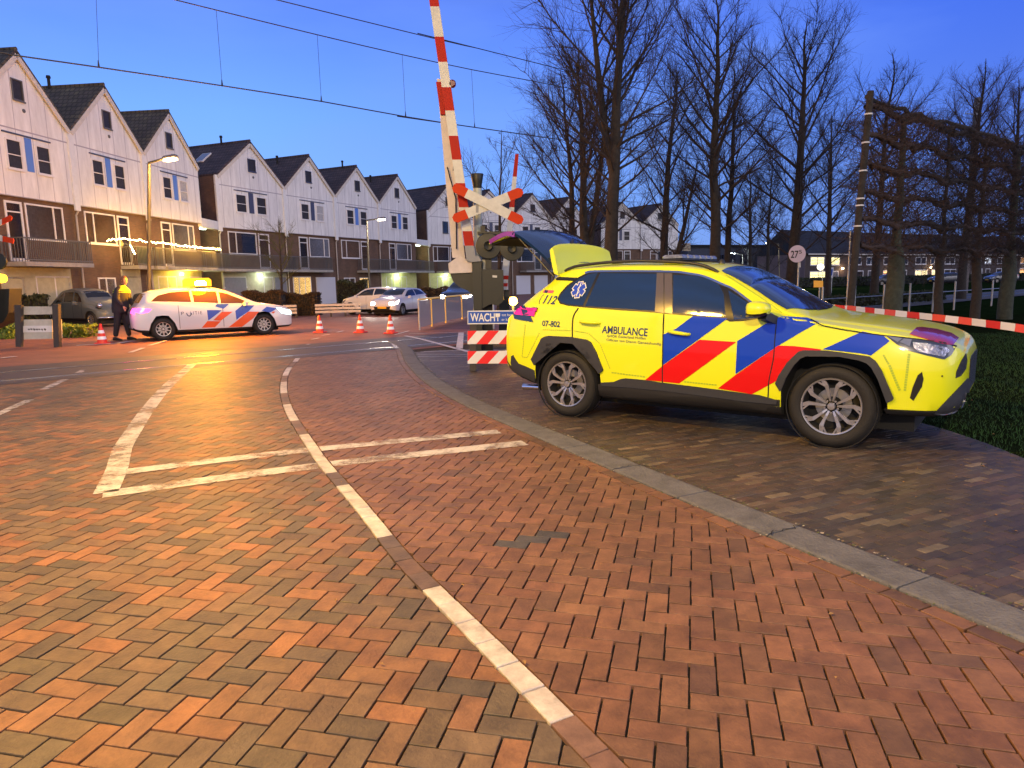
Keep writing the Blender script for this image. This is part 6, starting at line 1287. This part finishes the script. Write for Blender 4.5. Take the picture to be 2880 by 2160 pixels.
# ================================================================ TREES
BARK = mat('dark_bark', (.040, .032, .025), .9, var=.5, vscale=9, bump=.8, bscale=22); TWIG = mat('twigs', (.034, .026, .025), .9); BARKG = mat('mossy_bark', (.055, .062, .042), .9, var=.5, vscale=7, bump=.8, bscale=25); TWIGR = mat('reddish_twigs', (.060, .036, .028), .9)
def tree(x, y, h, label, r0=.2, lean=(0, 0), seed=1, spread=.34, h0=.18, nb=46, up=.45, bark=BARK, twig=TWIG, fork=None, dens=1., group='bare trees beyond the ambulance', name='bare_tree', z0=-.1, tw=.0047):
    rg = np.random.default_rng(seed); e = empty(name, (x, y, 0), 0, label, 'tree', group)
    k = 14; ts = np.linspace(0, 1, k); wob = np.cumsum(rg.normal(0, .010*h, (k, 2)), axis=0)*np.linspace(0, 1, k)[:, None]
    lead = np.stack([ts**.8*lean[0]*h+wob[:, 0]*.5, ts*lean[1]*h+wob[:, 1]*.5, z0+ts*(h-z0)], 1); lr = r0*(1-ts)**.85+.012; lr[0] *= 1.25
    leads = [(lead, lr)]
    if fork:
        for (f0, dx, dy, fr_) in fork:
            i0 = int(f0*k); n2 = k-i0; t2 = np.linspace(0, 1, n2); L2 = np.stack([lead[i0, 0]+dx*h*t2**.7, lead[i0, 1]+dy*h*t2**.7, lead[i0, 2]+(h*fr_-lead[i0, 2])*t2], 1); leads.append((L2, (lr[i0]*.72)*(1-t2)**.8+.01))
    m = MB()
    for P_, r_ in leads: m.tube([tuple(p) for p in smooth_line([tuple(q) for q in P_], h/40)], list(np.interp(np.linspace(0, 1, len(smooth_line([tuple(q) for q in P_], h/40))), np.linspace(0, 1, len(r_)), r_)), 10)
    m.build('trunk', bark, e, 60)
    B1P, B1R, B2P, B2R, B3P, B3R = [], [], [], [], [], []
    def curve(p, d, L_, n, bend, jit):
        o = [p]; d = d/np.linalg.norm(d)
        for _ in range(n-1):
            d = d+np.array([0, 0, bend])+rg.normal(0, jit, 3); d /= np.linalg.norm(d); p = p+d*L_/(n-1); o.append(p)
        return np.array(o)
    for li, (P_, r_) in enumerate(leads):
        nbb = int(nb*.78*(1 if li == 0 else .5)); hs = h0 if li == 0 else 0
        for b_ in range(nbb):
            t_ = hs+(1-hs)*(b_+rg.random())/nbb*.97; p = np.array([np.interp(t_, np.linspace(0, 1, len(P_)), P_[:, i]) for i in range(3)]); rb = np.interp(t_, np.linspace(0, 1, len(P_)), r_)
            tt = (t_-hs)/(1-hs); prof = (math.sin(math.pi*min(1, tt*.92+.16))**.7)*.95+.05; L1 = h*spread*1.06*prof*rg.uniform(.6, 1.2)
            az = b_*2.4+rg.normal(0, .4); el = R(rg.uniform(24, 44)+24*tt); d = np.array([math.cos(az)*math.cos(el), math.sin(az)*math.cos(el), math.sin(el)])
            c1 = curve(p, d, L1, 8, .05*up, .07); B1P.append(c1); B1R.append(np.linspace(min(rb*.46, .014+L1*.011), .006, 8))
            for s in range(int((9+L1*5.2)*dens)):
                u = rg.uniform(.15, 1.); q = np.array([np.interp(u, np.linspace(0, 1, 8), c1[:, i]) for i in range(3)]); dd = c1[min(7, int(u*7)+1)]-c1[int(u*6.9)]; dd = dd/(np.linalg.norm(dd)+1e-9)
                d2 = dd+rg.normal(0, .55, 3)+np.array([0, 0, .25]); L2 = L1*rg.uniform(.22, .45)*(1.15-u*.5); c2 = curve(q, d2, L2, 5, .04, .10); B2P.append(c2); B2R.append(np.linspace(.0055+L2*.006, tw*.6, 5))
                for w_ in range(int((3+L2*4.5)*dens)):
                    u2 = rg.uniform(.2, 1); q2 = np.array([np.interp(u2, np.linspace(0, 1, 5), c2[:, i]) for i in range(3)]); d3 = (c2[-1]-c2[0])/L2+rg.normal(0, .6, 3)+np.array([0, 0, .15]); B3P.append(curve(q2, d3, L2*rg.uniform(.3, .6)+.1, 3, .02, .1)); B3R.append([tw*.7, tw*.55, tw*.35])
    V, Fs, off = [], [], 0
    for Pn, Rn, n in ((B1P, B1R, 5), (B2P, B2R, 3), (B3P, B3R, 3)):
        v, f = tubes(np.array(Pn), np.array(Rn), n); V.append(v); Fs.append(f+off); off += len(v)
    link('crown', fastmesh('crown', np.concatenate(V), Fs), twig, e); return e
T = lambda px, Y: (px-1440)/F*Y*1.0
def tx(px, py, Y): q = P(px, py, Y); return q.x
tree(tx(1700, 770, 21.5), 21.5, 12.0, 'largest bare tree, thick trunk leaning right above the tailgate spoiler', .24, (.055, 0), 3, .275, .24, 50, fork=[(.36, -.065, .02, .93)])
tree(tx(1610, 700, 26), 26, 8.9, 'slim bare tree left of the thick leaning trunk, bare stub on top of its trunk', .15, (.0, 0), 7, .36, .30, 30)
tree(tx(1640, 700, 24.5), 24.5, 9.4, 'dark bare tree just behind the thick leaning trunk', .20, (.02, .02), 9, .30, .2, 40, fork=[(.25, .10, .03, .9)])
tree(tx(1862, 700, 30), 30, 10.3, 'bare tree forking low above the ambulance light bar', .20, (.0, 0), 13, .30, .2, 36, fork=[(.12, .14, 0, .62)])
tree(tx(2008, 740, 25), 25, 11.2, 'tall bare tree above the front of the ambulance roof, slender and upright', .22, (.015, 0), 17, .32, .26, 52)
tree(tx(2042, 740, 31), 31, 9.5, 'thin bare tree standing close behind the slender upright tree', .17, (.01, 0), 19, .30, .25, 34)
tree(tx(2222, 780, 29), 29, 11.5, 'tall bare tree with a dark trunk next to the round sign', .25, (.02, 0), 23, .34, .18, 56)
tree(tx(2460, 780, 34), 34, 11.6, 'bare tree behind the end post of the pleached row', .2, (.01, 0), 29, .28, .2, 44)
tree(tx(2705, 780, 40), 40, 13.0, 'reddish bare tree with upright shoots behind the middle of the pleached row', .25, (0, 0), 31, .26, .3, 50, up=1.6, twig=TWIGR)
tree(tx(2835, 780, 44), 44, 13.2, 'reddish bare tree near the right border behind the concrete mast', .25, (0, 0), 37, .26, .25, 44, up=1.2, twig=TWIGR)
tree(tx(2330, 780, 40), 40, 10.5, 'smaller bare tree between the round sign and the pleached row', .18, (.0, 0), 41, .34, .2, 36)
tree(tx(2110, 760, 60), 60, 11.5, 'distant bare tree beside the flat-roofed block', .2, (.0, 0), 43, .34, .1, 34, dens=.8, tw=.012)
tree(tx(2160, 760, 75), 75, 15, 'distant bare tree behind the rendered gable', .2, (.0, 0), 47, .26, .1, 34, dens=.8, tw=.015)
tree(tx(1400, 760, 34), 34, 8.6, 'faint bare tree with thin twigs behind the crossing cross', .10, (.02, 0), 53, .34, .2, 20, dens=.7, tw=.007)
tree(tx(795, 860, 36), 36, 4.8, 'small bare tree in the front garden right of the amber beacon', .07, (.0, 0), 59, .34, .3, 20, dens=.8, twig=mat('olive_twigs', (.09, .09, .02), .9))
# pleached limes, parallel to the track
d0 = Vector((tx(2405, 800, 15.8), 15.8, 0)); dd = Vector((.79, .613, 0)); dd.normalize()
def pleached(s, r_, label, seed, x0, x1, hts, bark=BARKG):
    rg = np.random.default_rng(seed); e = empty('pleached_tree', d0+dd*s, 0, label, 'tree', 'pleached trees in a clipped row'); H = hts[-1]
    m = MB(); zs = np.linspace(-.1, H, 12); m.tube([(rg.normal(0, .02), rg.normal(0, .02), z) for z in zs], list(np.interp(zs, [0, 1.9, 2.3, H], [r_*1.15, r_, r_*.55, r_*.3])), 12); m.build('trunk', bark, e, 60)
    V, Fs, off = [], [], 0; A, B_, Cc, rA, rB, rC = [], [], [], [], [], []
    for hh in hts:
        for sg in (-1, 1):
            L_ = x1 if sg > 0 else -x0
            if L_ <= 0: continue
            u = np.linspace(0, 1, 10); p = np.stack([dd.x*sg*L_*u, dd.y*sg*L_*u, hh+rg.normal(0, .025, 10)-.16*(u > 0)*(1-u)**2], 1); p[:, :2] += rg.normal(0, .02, (10, 2)); A.append(p); rA.append(np.linspace(.085, .055, 10))
            for _ in range(int(L_*48)):
                uu = rg.random(); q = np.array([np.interp(uu, u, p[:, i]) for i in range(3)]); sgz = 1 if rg.random() < .62 else -.6
                d = np.array([rg.normal(0, .75), rg.normal(0, .75), sgz*rg.uniform(.3, 1.)]); d /= np.linalg.norm(d); l = rg.uniform(.25, .8) if hh < H-.1 or sgz < 0 else rg.uniform(.05, .16); c = np.array([q, q+d*l*.5+rg.normal(0, .03, 3), q+d*l+rg.normal(0, .07, 3)]); B_.append(c); rB.append([.010, .007, .004])
                for _ in range(3): j = c[1] if rg.random() < .5 else c[2]; Cc.append(np.array([j, j+d*l*.25+rg.normal(0, .08, 3), j+d*l*.4+rg.normal(0, .13, 3)])); rC.append([.005, .004, .003])
    for Pn, Rn, n in ((A, rA, 7), (B_, rB, 3), (Cc, rC, 3)):
        v, f = tubes(np.array(Pn), np.array(Rn), n); V.append(v); Fs.append(f+off); off += len(v)
    link('crown', fastmesh('crown', np.concatenate(V), Fs), TWIGR if seed % 2 else TWIG, e)
hts = [2.15, 2.75, 3.35, 3.95, 4.6, 5.2]
pleached(2.0, .19, 'nearest pleached tree with a mossy greenish trunk behind the tape', 101, -1.9, 1.4, hts)
for k, s in enumerate((4.7, 7.3, 9.9, 12.5, 15.2)):
    pleached(s, (.10, .12, .19, .12, .12)[k], ['slim pleached tree second in the clipped row', 'pleached tree third in the clipped row', 'pleached tree with a pale trunk at the right border', 'pleached tree fifth in the row, reaching out of the frame', 'last pleached tree, outside the right border'][k], 102+k, -1.35, 1.35, hts, BARKG if k == 2 else BARK)
# end post of the row with wires and white bands
e = empty('trellis_post', d0, 0, 'slightly leaning dark end post with white bands at the left of the pleached row', 'post'); m = MB(); m.tube([(-.12, 0, -.1), (.12, 0, 5.45)], [.085, .07], 10); m.build('pole', BARK, e, 60)
for k, z in enumerate((2.55, 3.0, 3.15, 3.75, 4.35, 4.95)): m = MB(); x = -.12+.24*z/5.45; m.tube([(x, 0, z), (x, 0, z+.03)], .088, 12); m.build('band', WHITE, e)
m = MB()
for z in hts: m.tube([(0, 0, z), tuple(dd*15.5+Vector((0, 0, z)))], .008, 4)
m.tube([dd*s_+Vector((random.gauss(0, .03), random.gauss(0, .03), 5.33+random.gauss(0, .03)-.05*abs(math.sin(s_*1.2)))) for s_ in np.arange(0, 15.6, .45)], [random.uniform(.035, .07) for _ in np.arange(0, 15.6, .45)], 6); m.build('top_beam', BARK, e)
# pale pole in front of the terrace
for px, y1, Y, lab, r_ in ((2523, 716, 46, 'pale thin lamp pole between the first two pleached trunks', .07), (2385, 650, 17.5, 'thin pale stake right beside the trellis post', .03)):
    q = P(px, 800, Y); t_ = P(px+4, y1, Y); m = MB(); m.tube([(0, 0, -.1), (.0, 0, t_.z)], [r_, r_*.8], 8); o = m.build('pole', METAL, None, 50); o.location = (q.x, Y, 0); tag(o, lab, 'pole')
# railing along the track
fe = empty('track_fence', tuple(d0+Vector((2.2, 6.5, 0))), 0, 'low fence of pale thin posts and one wire rail behind the tape', 'fence'); b0 = d0+Vector((2.2, 6.5, 0))
for k in range(-2, 9):
    p = dd*(k*2.15); m = MB(); m.tube([p+Vector((0, 0, -.1)), p+Vector((0, 0, 1.12))], .035, 8); m.build('post', METAL, fe, 50)
m = MB(); m.tube([dd*-4.3+Vector((0, 0, .72)), dd*17.2+Vector((0, 0, .72))], .02, 6); m.build('rail', METAL, fe)
# hedges and shrubs
LEAF = mat('hedge_leaves', (.035, .045, .014), .7, var=.5); LEAFB = mat('brown_hedge_leaves', (.075, .042, .016), .8, var=.5); LEAFG = mat('bright_shrub_leaves', (.16, .24, .03), .6, var=.4)
def leafbox(name, p0, p1, w_, h_, n, m_, label, cat, size=.05, z0=0., group=None, core=True):
    a, b_ = Vector((p0[0], p0[1], 0)), Vector((p1[0], p1[1], 0)); d = b_-a; L_ = d.length; e = empty(name, a, math.atan2(d.y, d.x), label, cat, group)
    if core: m = MB(); m.bbox(.05, L_-.05, -w_/2+.06, w_/2-.06, z0, z0+h_-.08, .05); m.build('stems', DARK, e)
    X = rng.random((n, 3)); side = rng.integers(0, 4, n); X[side == 0, 1] = rng.random((side == 0).sum())*.12; X[side == 1, 2] = 1-rng.random((side == 1).sum())*.12; c = np.stack([X[:, 0]*L_, (X[:, 1]-.5)*w_, z0+X[:, 2]*h_*(1+.06*np.sin(X[:, 0]*L_*5))], 1)
    a1 = rng.normal(0, 1, (n, 3)); a1 /= np.linalg.norm(a1, axis=1, keepdims=True); a2 = np.cross(a1, rng.normal(0, 1, (n, 3))); a2 /= np.linalg.norm(a2, axis=1, keepdims=True); s = size*rng.uniform(.6, 1.3, (n, 1))
    V = np.stack([c-a1*s, c+a2*s*.5, c+a1*s, c-a2*s*.5], 1).reshape(-1, 3); link('leaves', fastmesh('leaves', V, [np.arange(4*n).reshape(-1, 4)]), m_, e); return e
def hp(x, y, Y): q = P(x, y, Y); return (q.x, q.y)
leafbox('hedge', hp(690, 860, 34), hp(800, 860, 34), 1., 1.25, 5000, LEAFB, 'brown hedge behind the police car bonnet', 'hedge', .06)
leafbox('hedge', hp(800, 860, 35.5), hp(900, 860, 35.5), 1., 1.1, 4500, LEAFB, 'brown hedge left of the low plank fence', 'hedge', .06)
leafbox('hedge', hp(955, 850, 41), hp(1035, 850, 41), 1.2, 1.7, 5000, LEAF, 'dark green hedge behind the white hatchback', 'hedge', .07)
leafbox('hedge', hp(1185, 850, 45), hp(1262, 850, 45), 1., 1.2, 4000, LEAFB, 'reddish brown hedge behind the grey panel fence', 'hedge', .07)
leafbox('shrub', hp(150, 960, 22.5), hp(265, 960, 22.5), .8, .38, 800, LEAFG, 'bright green shrub at the foot of the grey classic car', 'shrub', .08, core=False)
leafbox('shrub', hp(-10, 960, 22.5), hp(60, 960, 22.5), .8, .4, 700, LEAFG, 'bright green shrub behind the left post of the pale boards', 'shrub', .08, core=False)
leafbox('hedge', hp(-60, 880, 27), hp(110, 880, 30), 1.2, 1.3, 5000, LEAF, 'dark hedge behind the pale boards at the left border', 'hedge', .08)
leafbox('hedge', (6.6, 25), (24, 39), 1.0, .50, 9000, LEAF, 'long dark hedge behind the low track fence', 'hedge', .10)
leafbox('hedge', (30, 86), (110, 128), 1.5, 1.1, 12000, LEAF, 'long dark hedge in front of the far terrace', 'hedge', .22)
# grass
n = 90000; gx_ = rng.uniform(3.3, 15, n); gy_ = rng.uniform(1, 17, n); ge = np.interp(gy_, [p[1] for p in GE[1:]], [p[0] for p in GE[1:]]); ok = (gx_ > ge-rng.exponential(.07, n)) & (gx_ < .8*gy_+2.2)
gx_, gy_ = gx_[ok], gy_[ok]; n = len(gx_); hgt = rng.uniform(.01, .035, n)*(1+.5*np.sin(gx_*3.1)*np.sin(gy_*2.3)); an = rng.uniform(0, 6.28, n); bx, by = np.cos(an)*.006, np.sin(an)*.006; ln = rng.normal(0, .025, (n, 2))
V = np.stack([np.stack([gx_-bx, gy_-by, np.full(n, -.02)], 1), np.stack([gx_+bx, gy_+by, np.full(n, -.02)], 1), np.stack([gx_+ln[:, 0], gy_+ln[:, 1], hgt], 1)], 1).reshape(-1, 3)
o = link('grass', fastmesh('grass', V, [np.arange(3*n).reshape(-1, 3)]), mat('grass_blades', (.020, .064, .012), .9, var=.5, vscale=1.5)); tag(o, kind='stuff')
sheet('lawn', [(3.4, -1), (3.75, 3.2), (4.05, 5.0), (4.16, 6.1), (4.05, 7.1), (3.7, 8.3), (3.55, 9.2), (4.2, 12.2), (6, 14.5), (12, 19.5), (60, 58), (60, -1)], -.012, mat('soil', (.013, .020, .008), 1., var=.5, vscale=5, spec=0))
# fallen leaves and litter
lm_ = mat('dry_leaf', (.30, .17, .06), .8); ll = MB()
for k in range(130):
    x, y = (random.uniform(-3.5, 3), random.uniform(1.8, 9)) if k < 60 else (random.uniform(2.6, 7), random.uniform(3, 9)); s_ = random.uniform(.006, .018); a = random.uniform(0, 6.28)
    ll.add([(x+s_*math.cos(a), y+s_*math.sin(a), .006), (x-s_*.5*math.sin(a), y+s_*.5*math.cos(a), .012), (x-s_*math.cos(a), y-s_*math.sin(a), .006), (x+s_*.5*math.sin(a), y-s_*.5*math.cos(a), .010)], [(0, 1, 2, 3)])
tag(ll.build('fallen_leaves', lm_, fix=False), kind='stuff')
# fairy lights along the balconies
FL = glow('fairy_bulb', (1., .70, .25), 55)
def onplane(px, py, p0, d, off):
    n = Vector((d[1], -d[0], 0)).normalized(); o = Vector((p0[0], p0[1], 0))+n*off; r_ = ray(px, py); return CO+r_*((o-CO).dot(n)/r_.dot(n))
A0 = pA(32.8); dA = (.1125, 1.); pts = [onplane(x, y, A0, dA, 1.0) for x, y in ((302, 676), (340, 672), (380, 674), (425, 681), (460, 684), (520, 692), (575, 697), (620, 701))]
ln_ = smooth_line([tuple(p) for p in pts], .11)
e = empty('fairy_lights', tuple(pts[0]), 0, 'string of glowing warm fairy lights along the balconies behind the police car', 'fairy lights')
m = MB(); b2 = MB()
for k, p in enumerate(ln_):
    q = Vector(p)-pts[0]+Vector((0, 0, random.uniform(-.05, .05))); m.lathe([(0, -.028), (.026, 0), (0, .028)], 5, Matrix.Translation(q))
m.build('bulbs', FL, e); b2.tube([Vector(p)-pts[0] for p in ln_[::3]], .008, 4); b2.build('cable', DARK, e)
m = MB()
for k in range(14): q = onplane(368+k*.8+random.uniform(-2, 2), 690+k*1.9, A0, dA, 1.0)-pts[0]; m.lathe([(0, -.025), (.024, 0), (0, .025)], 5, Matrix.Translation(q))
m.build('bulbs', FL, e)
for k in (.15, .4, .65, .9): q = Vector(ln_[int(len(ln_)*k)])-pts[0]; lamp('fairy_glow', q+Vector((.3, 0, 0)), 150, (1, .50, .05), e, r=.3)
# ================================================================ POLICE OFFICER
def skin(name, V, E_, Rr, m, par, sub=2, root=0):
    me = bpy.data.meshes.new(name); me.from_pydata(V, E_, []); o = bpy.data.objects.new(name, me); col.objects.link(o)
    md = o.modifiers.new('s', 'SKIN'); md.use_smooth_shade = True
    for i, r_ in enumerate(Rr): me.skin_vertices[0].data[i].radius = (r_, r_) if not isinstance(r_, tuple) else r_
    me.skin_vertices[0].data[root].use_root = True
    sm = o.modifiers.new('u', 'SUBSURF'); sm.levels = sub; sm.render_levels = sub
    bpy.context.view_layer.update(); dg = bpy.context.evaluated_depsgraph_get(); m2 = bpy.data.meshes.new_from_object(o.evaluated_get(dg), depsgraph=dg); bpy.data.objects.remove(o)
    m2.name = name; m2.materials.clear(); o = link(name, m2, m, par); m2.shade_smooth(); return o
g = G(348, 957); pe = empty('person', (g.x, g.y, 0), R(-8), 'person in dark uniform with yellow shoulders, holding a dark bag at the police car tail', 'person')
UNI = mat('dark_uniform', (.018, .018, .026), .8, var=.3, vscale=6); TRO = mat('dark_trousers', (.012, .012, .016), .85); HIV = mat('yellow_shoulder_fabric', (.42, .44, .02), .7); SKN = mat('skin', (.50, .26, .15), .6); HAIR = mat('brown_hair', (.20, .09, .035), .7); BOOT = mat('black_boots', (.01, .01, .01), .4)
k = 1.0
# body: one surface; x forward, y left
V = [(0, 0, .95), (.02, 0, 1.10), (.06, 0, 1.28), (.10, 0, 1.42), (.13, 0, 1.50), (.16, 0, 1.555),
     (0, .10, .90), (.05, .11, .50), (.10, .12, .10), (0, -.10, .90), (-.06, -.11, .50), (-.15, -.12, .10),
     (.10, .19, 1.40), (.10, .25, 1.14), (.24, .24, .93), (.10, -.19, 1.40), (.12, -.26, 1.14), (.28, -.25, .96)]
E_ = [(0, 1), (1, 2), (2, 3), (3, 4), (4, 5), (0, 6), (6, 7), (7, 8), (0, 9), (9, 10), (10, 11), (3, 12), (12, 13), (13, 14), (3, 15), (15, 16), (16, 17)]
Rr = [(.15, .13), (.155, .125), (.175, .135), (.14, .11), .06, .055, .12, .085, .065, .12, .085, .065, .10, .075, .055, .10, .075, .055]
bd = skin('body', V, E_, Rr, UNI, pe)
# jacket and yellow yoke
m = MB(); n = 24
def ringm(spec, mt_, nm_, par=pe):
    m = MB(); v = []
    for (cx, cz, rx, ry, tl) in spec:
        for j in range(n): a = 2*math.pi*j/n; v.append((cx+rx*math.cos(a), ry*math.sin(a), cz+tl*math.cos(a)))
    m.add(v, [(i*n+j, i*n+(j+1) % n, (i+1)*n+(j+1) % n, (i+1)*n+j) for i in range(len(spec)-1) for j in range(n)]); return m.build(nm_, mt_, par, 60)
ringm([(-.005, .78, .19, .235, 0), (.0, .90, .205, .245, 0), (.02, 1.05, .20, .24, 0), (.05, 1.22, .20, .25, 0), (.08, 1.34, .18, .255, 0), (.10, 1.42, .125, .215, 0), (.125, 1.49, .075, .10, 0)], UNI, 'jacket')
ringm([(.09, 1.33, .193, .278, -.01), (.095, 1.375, .178, .268, -.01), (.105, 1.44, .125, .215, -.01), (.125, 1.50, .082, .11, 0), (.13, 1.53, .068, .075, 0)], HIV, 'shoulder_yoke')
ringm([(.09, 1.350, .190, .278, -.01), (.092, 1.370, .184, .275, -.01)], UNI, 'yoke_stripe')
for sg, hx, hy, hz_ in ((1, .26, .24, .905), (-1, .30, -.25, .935)):
    V = [(hx-.02, hy, hz_+.03), (hx, hy, hz_), (hx+.015, hy, hz_-.05)]; Ee = [(0, 1), (1, 2)]; rr__ = [.026, (.034, .018), (.036, .016)]
    for f_ in range(4):
        b0 = len(V); y = hy+(-.027+.018*f_); L_ = (.055, .065, .06, .048)[f_]; V += [(hx+.018, y, hz_-.06), (hx+.03, y, hz_-.06-L_*.5), (hx+.022, y, hz_-.06-L_)]; Ee += [(2, b0), (b0, b0+1), (b0+1, b0+2)]; rr__ += [.009, .0085, .007]
    b0 = len(V); V += [(hx+.03, hy-sg*.035, hz_-.015), (hx+.05, hy-sg*.045, hz_-.05)]; Ee += [(1, b0), (b0, b0+1)]; rr__ += [.010, .008]
    skin('hand', V, Ee, rr__, SKN, pe, 1)
for sg, fx_ in ((1, .10), (-1, -.15)):
    m = MB(); y = sg*.12; sp_ = [(-.06, .0, .045, .10), (0, .0, .05, .11), (.06, .0, .05, .09), (.14, .0, .045, .06), (.19, .0, .035, .045), (.205, .0, .01, .03)]; v = []
    for (dx, z_, hw, hh) in sp_:
        for j in range(10): a = 2*math.pi*j/10; v.append((fx_+dx, y+hw*math.cos(a), max(0.0, hh/2+hh/2*math.sin(a))))
    m.add(v, [(i*10+j, i*10+(j+1) % 10, (i+1)*10+(j+1) % 10, (i+1)*10+j) for i in range(5) for j in range(10)]+[tuple(range(9, -1, -1)), tuple(range(50, 60))]); m.build('boot', BOOT, pe, 60)
# head with face
hd = bmesh.new(); bmesh.ops.create_uvsphere(hd, u_segments=24, v_segments=18, radius=1)
for v in hd.verts:
    x, y, z = v.co; X = x*.098; Y_ = y*.076; Zz = z*.118
    if z < 0: X *= 1-.25*abs(z) if x < 0 else 1-.08*abs(z); Y_ *= 1-.28*abs(z)
    if x > .8 and abs(y) < .22 and -.25 < z < .12: X += .018*(1-abs(y)/.22)
    if x > .75 and .12 < z < .3 and .18 < abs(y) < .5: X -= .007
    if x > .8 and -.52 < z < -.38 and abs(y) < .3: X += .004
    v.co = (X, Y_, Zz)
me = bpy.data.meshes.new('head'); hd.to_mesh(me); hd.free(); ho = link('head', me, SKN, pe); me.shade_smooth(); ho.location = (.19, 0, 1.655); ho.rotation_euler = (0, R(14), R(-8))
m = MB()
for sg in (-1, 1): m.lathe([(0, .008), (.011, .004), (.012, -.004), (0, -.008)], 8, Matrix.Translation((.088, sg*.028, .018)) @ Matrix.Rotation(R(90), 4, 'Y'))
m.build('eyes', DARK, ho)
for sg in (-1, 1): m = MB(); m.lathe([(0, .006), (.02, .004), (.028, -.004), (0, -.008)], 10, Matrix.Translation((-.005, sg*.077, .0)) @ Matrix.Rotation(R(90), 4, 'X') @ Matrix.Diagonal((.7, 1.1, 1, 1))); m.build('ear', SKN, ho, 60)
m = MB(); m.bar((.092, -.022, -.055), (.092, .022, -.055), .006, .005); m.build('mouth', mat('lips', (.35, .12, .09), .6), ho)
hb = bmesh.new(); bmesh.ops.create_uvsphere(hb, u_segments=24, v_segments=16, radius=1)
for v in hb.verts: x, y, z = v.co; v.co = (x*.104-.010, y*.083, z*.122+.010)
bmesh.ops.delete(hb, geom=[f for f in hb.faces if f.calc_center_median().x > .045 and f.calc_center_median().z < .07 or f.calc_center_median().z < -.055], context='FACES')
me = bpy.data.meshes.new('hair'); hb.to_mesh(me); hb.free(); link('hair', me, HAIR, ho); me.shade_smooth()
# bag in the hand
bg_ = empty('bag', (0, 0, 0), R(15), 'dark soft bag hanging from the hand of the person in uniform', 'bag'); bg_.location = pe.location+Matrix.Rotation(R(15), 3, 'Z') @ Vector((.34, -.25, .45)); m = MB(); v = []
for (z_, a_, b_) in ((0, .10, .05), (.03, .16, .08), (.15, .18, .09), (.27, .15, .07), (.34, .09, .03)):
    for j in range(16): t_ = 2*math.pi*j/16; v.append((a_*math.cos(t_), b_*math.sin(t_), z_))
m.add(v, [(i*16+j, i*16+(j+1) % 16, (i+1)*16+(j+1) % 16, (i+1)*16+j) for i in range(4) for j in range(16)]+[tuple(range(15, -1, -1)), tuple(range(64, 80))]); m.build('bag_body', UNI, bg_, 60)
m = MB(); m.tube(smooth_line([(-.07, 0, .33), (-.05, 0, .42), (0, 0, .455), (.05, 0, .42), (.07, 0, .33)], .04), .010, 6); m.build('strap', BLACK, bg_)

pe.scale = (1.06,)*3
